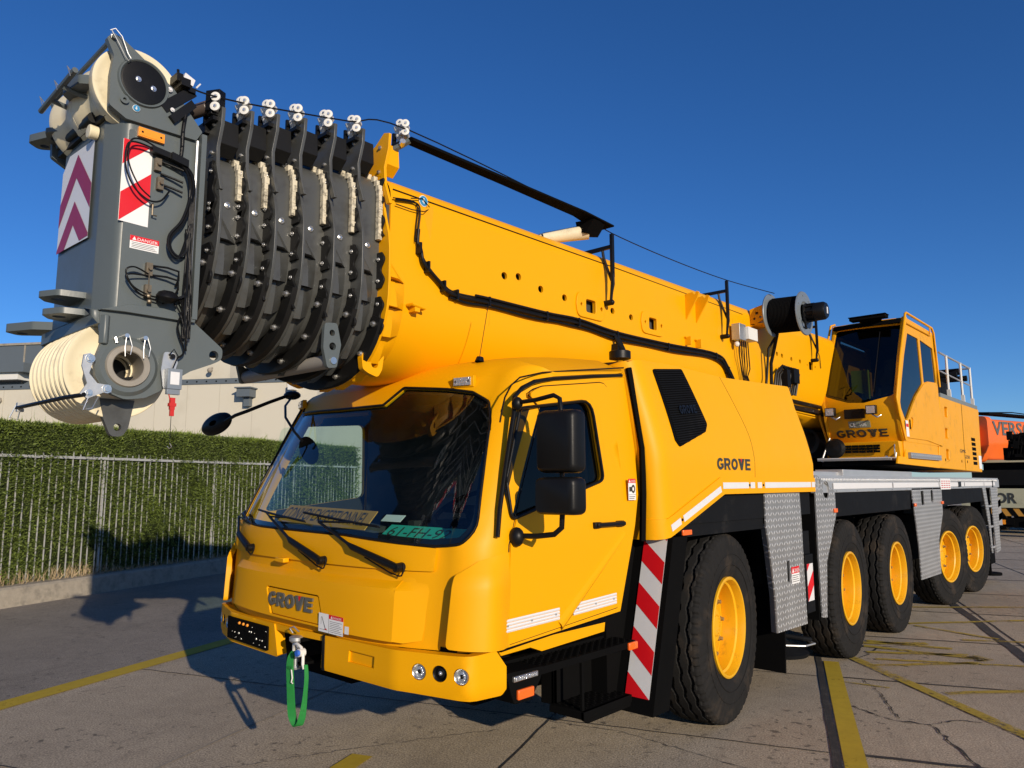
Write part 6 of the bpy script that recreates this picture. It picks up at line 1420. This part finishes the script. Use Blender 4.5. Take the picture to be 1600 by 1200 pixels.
# lower nose ear, rope retainer and clips
mb = MB(); mb.prism(rnd([(-4.055, 2.12), (-4.035, 2.03), (-4.00, 1.95), (-3.95, 1.95), (-3.925, 1.99), (-3.905, 2.12)], [0, .02, .03, .03, .02, 0], 4), 'x', .27, .30, 0, [circ(-3.972, 1.992, .017, 16)]); obj('anchor_ear', mb, SEC, head, bevel=.003)
mb = MB(); mb.loft([[(xx, a, b) for a, b in ((-4.175, 2.29), (-4.15, 2.30), (-4.135, 2.275), (-4.15, 2.21), (-4.115, 2.17), (-4.06, 2.165), (-4.055, 2.135), (-4.09, 2.13), (-4.15, 2.10), (-4.18, 2.12), (-4.155, 2.165), (-4.18, 2.24))] for xx in (.425, .437)], True, True); mb.bolt((.437, -4.15, 2.275), (1, 0, 0), .013, .01, 1); mb.bolt((.437, -4.075, 2.148), (1, 0, 0), .013, .01, 1); mb.bolt((.437, -4.145, 2.125), (1, 0, 0), .010, .01, 1)
mb.tube([(.44, -4.165, 2.115), (.30, -4.20, 2.11), (-.36, -4.21, 2.11)], .010, 8, 2); mb.tube([(.445, -4.15, 2.10), (.445, -4.165, 2.05), (.445, -4.13, 2.06), (.445, -4.11, 2.11)], .003, 5, 1); mb.tube([(-.34, -4.22, 2.12), (-.35, -4.24, 2.06), (-.35, -4.205, 2.05), (-.34, -4.20, 2.11)], .003, 5, 1); mb.box(-.36, -.335, -4.215, -4.185, 2.09, 2.135, 0)
obj('rope_retainer', mb, [STL, CHR, BLK], head, 30)
mb = MB()
for y in (-4.01, -3.93): mb.cyl((.41, y, 2.395), (.45, y, 2.395), .010, n=10); mb.tube([(.445, y, 2.40), (.447, y-.005, 2.34), (.447, y-.002, 2.30)], .0022, 5); mb.tube([(.445, y+.01, 2.40), (.447, y+.025, 2.35), (.447, y+.02, 2.31), (.447, y+.0, 2.32)], .0022, 5)
mb.tube([(.41, -4.05, 2.38), (.43, -4.05, 2.38), (.43, -4.045, 2.36)], .008, 6); obj('spring_pin', mb, CHR, head)
mb = MB(); mb.loft([[(.405+dx, y, z) for dx, y in ((0, -4.115), (.025, -4.10), (.025, -4.085), (0, -4.07))] for z in (2.48, 2.40, 2.35)], True, True); obj('cheek_rib', mb, GRY, head, bevel=.004)
mb = MB(); mb.prism([(-4.12, 2.50), (-4.0, 2.545), (-3.85, 2.55), (-3.70, 2.53), (-3.70, 2.505), (-4.0, 2.505)], 'x', .40, .435); mb.box(-.40, .40, -4.12, -3.72, 2.44, 2.50); obj('head_shelf', mb, GRY, head, bevel=.003)
# anti two-block switch with its red weight line
mb = MB(); mb.prism(rnd([(-3.84, 2.345), (-3.79, 2.345), (-3.775, 2.30), (-3.79, 2.24), (-3.80, 2.17), (-3.835, 2.17), (-3.85, 2.26)], .015, 3), 'x', .432, .440, 0); mb.cyl((.42, -3.805, 2.325), (.455, -3.805, 2.325), .012, n=12, m=1); mb.tube([(.445, -3.82, 2.33), (.45, -3.80, 2.36), (.45, -3.78, 2.33), (.448, -3.80, 2.27)], .003, 5, 1); obj('switch_hanger', mb, [STL, BLK], head)
sw_ = MB(); sw_.box(.445, .475, -3.832, -3.765, 2.17, 2.265, 0); sw_.box(.475, .477, -3.82, -3.778, 2.19, 2.25, 1); sw_.box(.45, .47, -3.83, -3.77, 2.145, 2.17, 0); sw = obj('limit_switch', sw_, [mat('switch_grey', (.22, .25, .28), .4, .3), TAP], head, bevel=.003)
mb = MB(); mb.box(.452, .468, -3.81, -3.788, 2.075, 2.13); mb.box(.450, .470, -3.815, -3.783, 2.09, 2.105); mb.tube([(.46, -3.80, 2.17), (.465, -3.82, 2.15), (.462, -3.81, 2.12)], .003, 5); mb.box(.455, .467, -3.808, -3.79, 2.045, 2.08); obj('red_flag', mb, REDB, sw)
mb = MB(); mb.tube([(.46, -3.80, 2.05), (.461, -3.80, 1.92)], .0015, 4); mb.tube([(.461, -3.80, 1.92), (.461, -3.79, 1.905), (.461, -3.80, 1.895), (.461, -3.81, 1.905)], .0025, 5, 1); obj('weight_line', mb, [BLK, CHR], sw)
# lamp and sensor brackets on top behind the head
mb = MB(); mb.obox((.415, -3.84, 3.60), (.012, 0, 0), (0, .07, .07), (0, .018, -.018)); mb.obox((.43, -3.82, 3.54), (.012, 0, 0), (0, .05, .06), (0, .014, -.014)); mb.box(.36, .46, -3.845, -3.80, 3.665, 3.705); mb.box(.36, .44, -3.86, -3.83, 3.69, 3.73); mb.obox((.42, -3.80, 3.715), (.02, 0, 0), (0, .025, -.01), (0, .005, .018), 1); mb.tube([(.41, -3.84, 3.70), (.41, -3.845, 3.76)], .007, 6); mb.tube([(.43, -3.76, 3.69), (.43, -3.74, 3.72)], .004, 5, 1)
mb.bolt((.43, -3.885, 3.63), (1, 0, 0), .008, .008, 1); mb.bolt((.435, -3.87, 3.53), (1, 0, 0), .007, .008, 1); mb.box(.38, .44, -3.80, -3.765, 3.655, 3.68, 0); obj('sensor_bracket', mb, [BLK, TAP], head)
mb = MB(); mb.tube([(.10, -3.80, 3.60), (.36, -3.66, 3.655)], .035, 14, 0); mb.obox((.40, -3.645, 3.675), (.035, .02, 0), (-.01, .022, 0), (0, 0, .055), 1); mb.box(.36, .41, -3.67, -3.62, 3.60, 3.64, 1); obj('boom_floodlight', mb, [mat('lamp_tube', (.09, .07, .06), .35), BLK], head, bevel=.004)

# ================================================================== slewing superstructure
mb = MB(); mb.lathe([(0, .75), (.10, .75), (.12, .70), (.16, .70)], (0, 7.4, 1.80), (0, 0, 1), 48); mb.box(-1.25, -.40, 4.9, 9.5, 1.95, 2.9); mb.box(-.45, -.40, 5.5, 10.2, 1.95, 3.3); obj('slewing_ring', mb, BLKM, crane)
mb = MB(); mb.prism([(4.6, 1.94), (9.5, 1.90), (9.5, 2.1), (4.7, 2.1)], 'x', .42, 1.30); obj('slewing_frame', mb, SKT, crane)
mb = MB(); mb.cyl((0, 7.2, 2.15), (0, 5.2, 2.30), .19, n=28); mb.cyl((0, 5.2, 2.30), (0, 3.2, 2.46), .14, n=24); mb.prism([(3.0, 2.5), (3.4, 2.5), (3.3, 2.35), (3.1, 2.35)], 'x', -.2, .2); obj('lift_cylinder', mb, SEC, crane, 30)
mb = MB(); mb.loft([[(.40, y, z), (.46, y, z+.01), (.46, y, z-.04), (.40, y, z-.05)] for y, z in ((3.0, 2.68), (3.8, 2.66), (4.8, 2.65))], True, True); mb.tube([(.46, 2.9, 2.74), (.47, 3.6, 2.71), (.47, 4.5, 2.70)], .025, 8); obj('cylinder_pipe', mb, BLK, boom)
mb = MB(); mb.tube([(.46, 3.3, 2.60), (.47, 4.3, 2.58)], .008, 6); mb.tube([(.46, 3.3, 2.57), (.47, 4.3, 2.55)], .008, 6); obj('hydraulic_pipe', mb, YEL, boom)
hb = MB(); XO = 1.372
hb.prism([(6.46, 1.93), (9.40, 1.895), (9.515, 2.965), (6.80, 2.965)], 'x', .55, XO, 0, [rnd([(y-.10, z-.075), (y+.08, z-.075), (y+.10, z+.075), (y-.08, z+.075)], .03) for y, z in ((7.12, 2.76), (7.05, 2.44), (7.02, 2.13))])
house = obj('engine_housing', hb, YEL2, crane, bevel=.01)
mb = MB(); mb.box(.7, 1.33, 6.9, 7.35, 1.98, 2.9); obj('hatch_recess', mb, YEL2, house)
mb = MB()
for i in range(6): z = 2.425-i*.078; y = 8.72+.0*i+i*.006; mb.box(1.36, 1.3745, y, y+.30, z-.025, z+.028)
obj('vent_slot', mb, BLKM, house)
mb = MB(); mb.tube([(1.374, 8.13, 1.92), (1.374, 8.18, 2.96)], .003, 4); obj('panel_joint', mb, SKT, house)
mb = MB(); 
for y in (6.85, 7.9, 8.3): mb.cyl((1.37, y, 2.05), (1.3745, y, 2.05), .022, n=12)
obj('round_hole', mb, BLKM, house)
text('lettering', 'GMK', (1.3735, 7.82, 2.185), (0, 1, 0), (0, 0, 1), .055, INK, house, width=.42); text('lettering', '5250', (1.3735, 8.12, 2.10), (0, 1, 0), (0, 0, 1), .055, INK, house, width=.36)
mb = MB(); mb.add([(1.3735, 9.2, 1.95), (1.3735, 9.40, 1.95), (1.3735, 9.42, 2.17), (1.3735, 9.2, 2.17)], [(0, 1, 2, 3)]); obj('sticker', mb, WHP, house)
mb = MB(); mb.box(.55, 1.36, 6.9, 9.5, 2.967, 3.03); obj('walkway', mb, mat('walkway_grey', (.16, .18, .18), .6), house)
for i, y in enumerate((7.75, 8.73, 9.78)):
    mb = MB(); yy = min(y, 9.46); mb.box(1.28, 1.33, yy-.02, yy+.02, 3.02, 3.16); mb.tube([(1.30, yy, 3.05), (1.30, yy, 3.70)], .019, 8); obj('handrail_post', mb, WHT, house)
mb = MB(); mb.tube([(1.30, 7.3, 3.69), (1.30, 9.48, 3.69)], .016, 8); mb.tube([(1.30, 7.3, 3.40), (1.30, 9.48, 3.38)], .012, 8); mb.tube([(.62, 7.3, 3.69), (.62, 9.48, 3.69), (1.30, 9.48, 3.69)], .016, 8)
for y in (7.75, 8.73, 9.46): mb.tube([(.62, y, 3.03), (.62, y, 3.69)], .016, 8)
obj('handrail', mb, ALU, house)
mb = MB(); mb.box(.6, 1.2, 7.2, 8.3, 3.03, 3.3, 0); mb.cyl((.55, 7.6, 3.35), (1.1, 7.6, 3.35), .22, n=24, m=1); mb.cyl((.5, 8.5, 3.35), (1.15, 8.5, 3.35), .09, n=14, m=0); mb.box(.55, 1.2, 9.1, 9.4, 3.58, 3.66, 0); mb.tube([(.7, 7.9, 3.2), (.9, 8.4, 3.05), (1.0, 9.0, 3.1), (.9, 9.2, 3.4)], .03, 8, 0); mb.cyl((.7, 8.7, 3.5), (1.25, 8.7, 3.5), .05, n=12, m=0); mb.cyl((.7, 9.3, 3.5), (1.28, 9.3, 3.5), .05, n=12, m=0)
obj('winch', mb, [SKT, YEL2], house)
# operator's cab
XI = .48
fp = [(4.76, 2.235), (4.66, 2.36), (4.60, 2.50), (4.545, 2.70), (4.56, 2.85), (4.80, 3.27), (5.05, 3.65), (5.19, 3.88)]
def fy(z):
    for i in range(len(fp)-1):
        if z <= fp[i+1][1]: t = (z-fp[i][1])/(fp[i+1][1]-fp[i][1]); return fp[i][0]+(fp[i+1][0]-fp[i][0])*t
    return fp[-1][0]
def fyx(x, z): u = (x-.93)/.45; return fy(max(2.235, min(3.88, z)))+.05*u*u-.01
SFp = lambda x, z: (x, fyx(x, z), z)
WF = rnd([(.51, 2.84), (.80, 2.735), (1.0, 2.72), (1.34, 2.80), (1.345, 3.78), (.515, 3.80)], [.05, .1, .1, .05, .04, .04], 4)
mb = MB(); mb.sheet(SFp, [(XI, 2.235), (XO, 2.20), (XO, 3.88), (XI, 3.88)], [WF], .10, .03, out=(0, -1, 0))
glz1 = [(5.28, 3.675), (5.80, 3.675), (5.86, 3.06), (5.70, 2.975), (5.45, 2.85), (5.22, 2.70), (4.98, 2.53), (4.90, 2.50), (4.70, 2.68), (4.85, 3.0), (5.05, 3.35)]
glz2 = [(5.90, 3.675), (6.58, 3.64), (6.66, 3.15), (6.16, 3.12), (5.94, 3.08)]
side = [(y+.02, z) for y, z in fp]+[(6.64, 3.88), (6.72, 3.14), (6.73, 2.235)]
mb.sheet(lambda y, z: (XO, y, z), side, [rnd(glz1, .03), rnd(glz2, .03)], .2, .03, out=(1, 0, 0))
mb.sheet(lambda y, z: (XI, y, z), side, [rnd([(5.0, 2.8), (6.5, 2.8), (6.5, 3.7), (5.35, 3.7)], .05)], .3, .03, out=(-1, 0, 0))
mb.box(XI, XO, 6.69, 6.73, 2.24, 3.86); mb.box(XI+.02, XO-.02, 4.9, 6.7, 2.24, 2.28)
up_cab = obj('operator_cab', mb, YEL2, crane, 40)
mb = MB(); mb.prism([(5.10, 3.80), (5.16, 3.865), (6.64, 3.87), (6.64, 3.80)], 'x', XI+.01, XO-.03); mb.box(.75, 1.20, 4.98, 5.13, 3.875, 3.915); mb.box(.74, 1.21, 4.96, 5.14, 3.915, 3.925); mb.box(.85, 1.1, 5.05, 5.4, 3.86, 3.89); obj('cab_roof', mb, BLKM, up_cab, bevel=.006)
mb = MB(); mb.box(XI+.04, XO-.04, 6.62, 6.68, 2.3, 3.8); mb.box(XI+.04, XO-.04, 5.2, 6.6, 3.74, 3.79); mb.box(XI+.04, XO-.04, 4.85, 6.6, 2.29, 2.33); obj('cab_lining', mb, INT, up_cab)
mb = MB(); mb.sheet(SFp, WF, [], .12, 0, -.012, out=(0, -1, 0)); obj('windscreen', mb, GLU, up_cab)
mb = MB(); mb.sheet(SFp, WF, [[(.93+(x-.93)*.93, 3.26+(z-3.26)*.93) for x, z in WF]], .12, .004, -.018, out=(0, -1, 0)); obj('windscreen_border', mb, BLK, up_cab)
mb = MB(); mb.tube([(1.12, fyx(1.1, 2.85)-.01, 2.85), (1.10, fyx(1.1, 3.7)-.01, 3.7)], .006, 5); obj('wiper', mb, BLK, up_cab)
for g in (glz1, glz2):
    mb = MB(); mb.sheet(lambda y, z: (XO-.01, y, z), rnd(g, .03), [], .3, 0, 0, out=(1, 0, 0)); obj('side_window', mb, GLU, up_cab)
    mb = MB(); mb.sheet(lambda y, z: (XO-.01, y, z), rnd(g, .03), [[(sum(p[0] for p in g)/len(g)+(y-sum(p[0] for p in g)/len(g))*.93, sum(p[1] for p in g)/len(g)+(z-sum(p[1] for p in g)/len(g))*.94) for y, z in rnd(g, .03)]], .3, .003, -.004, out=(1, 0, 0)); obj('window_border', mb, BLK, up_cab)
mb = MB()
arc_ = [(4.93, 2.52), (5.0, 2.545), (5.245, 2.72), (5.50, 2.88), (5.681, 2.965), (5.90, 3.06), (6.16, 3.115), (6.66, 3.135)]
mb.sheet(lambda y, z: (XO, y, z), rnd(arc_+[(6.70, 2.24), (5.86, 2.29), (4.80, 2.285), (4.86, 2.40)], .03), [rnd([(5.0, 2.40), (5.08, 2.38), (5.18, 2.45), (5.22, 2.54), (5.16, 2.56), (5.06, 2.53)], .03)], .15, .02, .012, out=(1, 0, 0)); dr = obj('cab_door', mb, YEL2, up_cab, 35, bevel=.004)
mb = MB(); mb.box(1.30, 1.355, 4.98, 5.24, 2.36, 2.58); mb.box(1.37, 1.39, 5.02, 5.06, 2.40, 2.52); obj('door_pull', mb, BLKM, dr)
mb = MB(); mb.box(1.372, 1.377, 5.95, 6.62, 2.36, 2.385); obj('air_slot', mb, BLKM, up_cab)
mb = MB(); mb.add([(1.386, 4.86, 2.30), (1.386, 4.98, 2.30), (1.386, 4.96, 2.50), (1.386, 4.84, 2.50)], [(0, 1, 2, 3)], 0); mb.add([(1.3865, 4.86, 2.42), (1.3865, 4.97, 2.42), (1.3865, 4.96, 2.46), (1.3865, 4.85, 2.46)], [(0, 1, 2, 3)], 1); obj('sticker', mb, [WHP, REDP], up_cab)
# yellow tube frames
mb = MB(); mb.tube([(1.375, 4.82, 2.26), (1.385, 4.60, 2.55), (1.385, 4.52, 2.76), (1.385, 4.80, 3.29), (1.385, 5.19, 3.92), (1.385, 5.24, 3.94), (1.385, 6.56, 3.94), (1.385, 6.66, 3.88), (1.385, 6.78, 3.1)], .016, 8); mb.tube([(1.385, 5.22, 3.80), (1.385, 6.45, 3.81)], .010, 6); mb.tube([(1.385, 6.45, 3.81), (1.385, 6.45, 3.93)], .010, 6); obj('grab_frame', mb, YEL2, up_cab, 50)
mb = MB(); mb.loft([[(1.345, y, z), (1.392, y-.02, z), (1.392, y+.07, z), (1.345, y+.06, z)] for y, z in ((4.79, 2.25), (4.62, 2.52), (4.555, 2.76), (4.80, 3.28), (5.17, 3.88))], True, True); obj('front_post', mb, YEL, up_cab, 40)
mb = MB(); mb.tube([(.44, 4.80, 2.26), (.41, 4.66, 2.55), (.41, 4.60, 2.76), (.41, 4.86, 3.25), (.42, 5.25, 3.90), (.46, 5.30, 3.92)], .016, 8); mb.tube([(.45, 5.25, 3.88), (.47, 4.95, 3.25)], .012, 8); obj('grab_frame', mb, YEL2, up_cab, 50)
for x in (.60, 1.10):
    mb = MB(); p = Vector((x, fyx(x, 2.62)-.07, 2.62)); mb.box(p.x-.06, p.x+.06, p.y-.05, p.y+.02, p.z-.05, p.z+.06, 0); mb.add([(p.x-.05, p.y-.052, p.z-.04), (p.x+.05, p.y-.052, p.z-.04), (p.x+.05, p.y-.052, p.z+.05), (p.x-.05, p.y-.052, p.z+.05)], [(0, 1, 2, 3)], 1); mb.tube([(p.x, p.y, p.z-.05), (p.x+.06, p.y+.0, p.z-.09), (p.x+.10, p.y+.03, p.z-.06)], .012, 6, 2); obj('work_light', mb, [BLK, LENS, CHR], up_cab, bevel=.004)
mb = MB(); mb.box(.76, 1.0, fyx(.9, 2.58)-.05, fyx(.9, 2.58), 2.53, 2.65); mb.box(.94, .97, fyx(.9, 2.58)-.054, fyx(.9, 2.58)-.05, 2.60, 2.64); obj('control_box', mb, BLK, up_cab, bevel=.004)
mb = MB(); mb.sheet(SFp, [(.78, 2.42), (1.04, 2.42), (1.04, 2.50), (.78, 2.50)], [], .1, .004, .003, out=(0, -1, 0)); ce = obj('approval_plate', mb, mat('approval_grey', (.25, .27, .2), .5), up_cab)
text('lettering', 'CE  106', (.80, fyx(.9, 2.46)-.011, 2.435), (1, .0, 0), (0, -.35, 1), .05, WHP, up_cab, width=.2)
grove('wordmark', lambda a, b, n: Vector(SFp(.60+a, 2.30+b))+Vector((0, -.003-n, 0)), .095, .62, [INK, INK], up_cab, .002)
# interior of the operator's cab
mb = MB(); mb.loft([[(.93+a, 5.9+b, z) for a, b in rnd([(-.24, -.25), (.24, -.25), (.24, .25), (-.24, .25)], .08)] for z in (2.62, 2.76)], True, True); mb.loft([[(.93+a*k, 6.2+b+(z-2.8)*.15, z) for a, b in rnd([(-.24, -.06), (.24, -.06), (.24, .06), (-.24, .06)], .05)] for z, k in ((2.7, 1), (3.2, .95), (3.32, .6), (3.5, .55))], True, True); mb.box(.62, .70, 5.3, 6.0, 2.6, 2.95); mb.box(1.14, 1.22, 5.3, 6.0, 2.6, 2.95); mb.tube([(1.0, 5.1, 2.4), (1.0, 5.2, 2.95), (1.0, 5.25, 3.0)], .03, 8); mb.box(.55, 1.3, 4.85, 5.0, 2.3, 2.68); mb.box(1.1, 1.3, 5.15, 5.25, 3.0, 3.3); obj('operator_seat', mb, SEAT, up_cab, 40)
jk = MB(); jk.loft([[(x, 5.55+.02*sin(x*30), z) for x in (.56, .62, .70, .78)]+[(x, 5.60, z) for x in (.78, .70, .62, .56)] for z in (2.75, 2.95, 3.15, 3.28)], True, True); tag(obj('hi_vis_jacket', jk, HIV, None, 50), 'yellow high visibility jacket hanging inside the upper operator cab', 'jacket')
mb = MB(); mb.prism([(4.66, 2.02), (4.60, 2.235), (4.9, 2.235), (6.72, 2.235), (6.46, 1.94), (4.75, 1.99)], 'x', XI, XO-.02); mb.box(.48, 1.372, 4.76, 6.45, 2.02, 2.235); lower = obj('cab_base', mb, YEL2, up_cab, bevel=.006)
mb = MB()
for i in range(5):
    for j in range(3): x = .72+i*.085; y = 4.60; mb.box(x, x+.075, 4.598+.0, 4.612, 2.10+j*.035, 2.128+j*.035)
obj('vent_grille', mb, BLKM, lower)
mb = MB(); mb.box(.43, 1.30, 4.42, 4.68, 2.0, 2.035, 0); mb.tube([(.47, 4.50, 2.04), (.53, 4.62, 2.30)], .010, 6, 0); mb.ball((.47, 4.50, 2.02), .03, 8, 1); mb.ball((1.24, 4.45, 2.03), .025, 8, 1); obj('front_step', mb, [CHK, CHR], up_cab)
mb = MB(); mb.prism([(4.40, 1.955), (6.42, 1.925), (6.46, 2.10), (4.77, 2.135), (4.74, 2.04), (4.45, 2.045)], 'x', 1.355, XO+.012); obj('side_sill', mb, YEL, up_cab, bevel=.006)
mb = MB(); mb.box(1.385, 1.42, 4.85, 6.40, 2.03, 2.10); obj('step_plate', mb, CHK, up_cab)
mb = MB(); mb.lathe([(0, 0), (.0, .12), (.03, .13), (.08, .1), (.1, 0)], (.60, 4.62, 2.16), (0, -1, .1), 24); obj('horn_cover', mb, BLK, up_cab)
mb = MB(); mb.tube([(1.30, 4.62, 2.03), (1.30, 4.60, 2.14), (1.30, 4.62, 2.22), (1.31, 4.66, 2.14), (1.30, 4.62, 2.03)], .008, 6); obj('hand_loop', mb, CHR, up_cab)
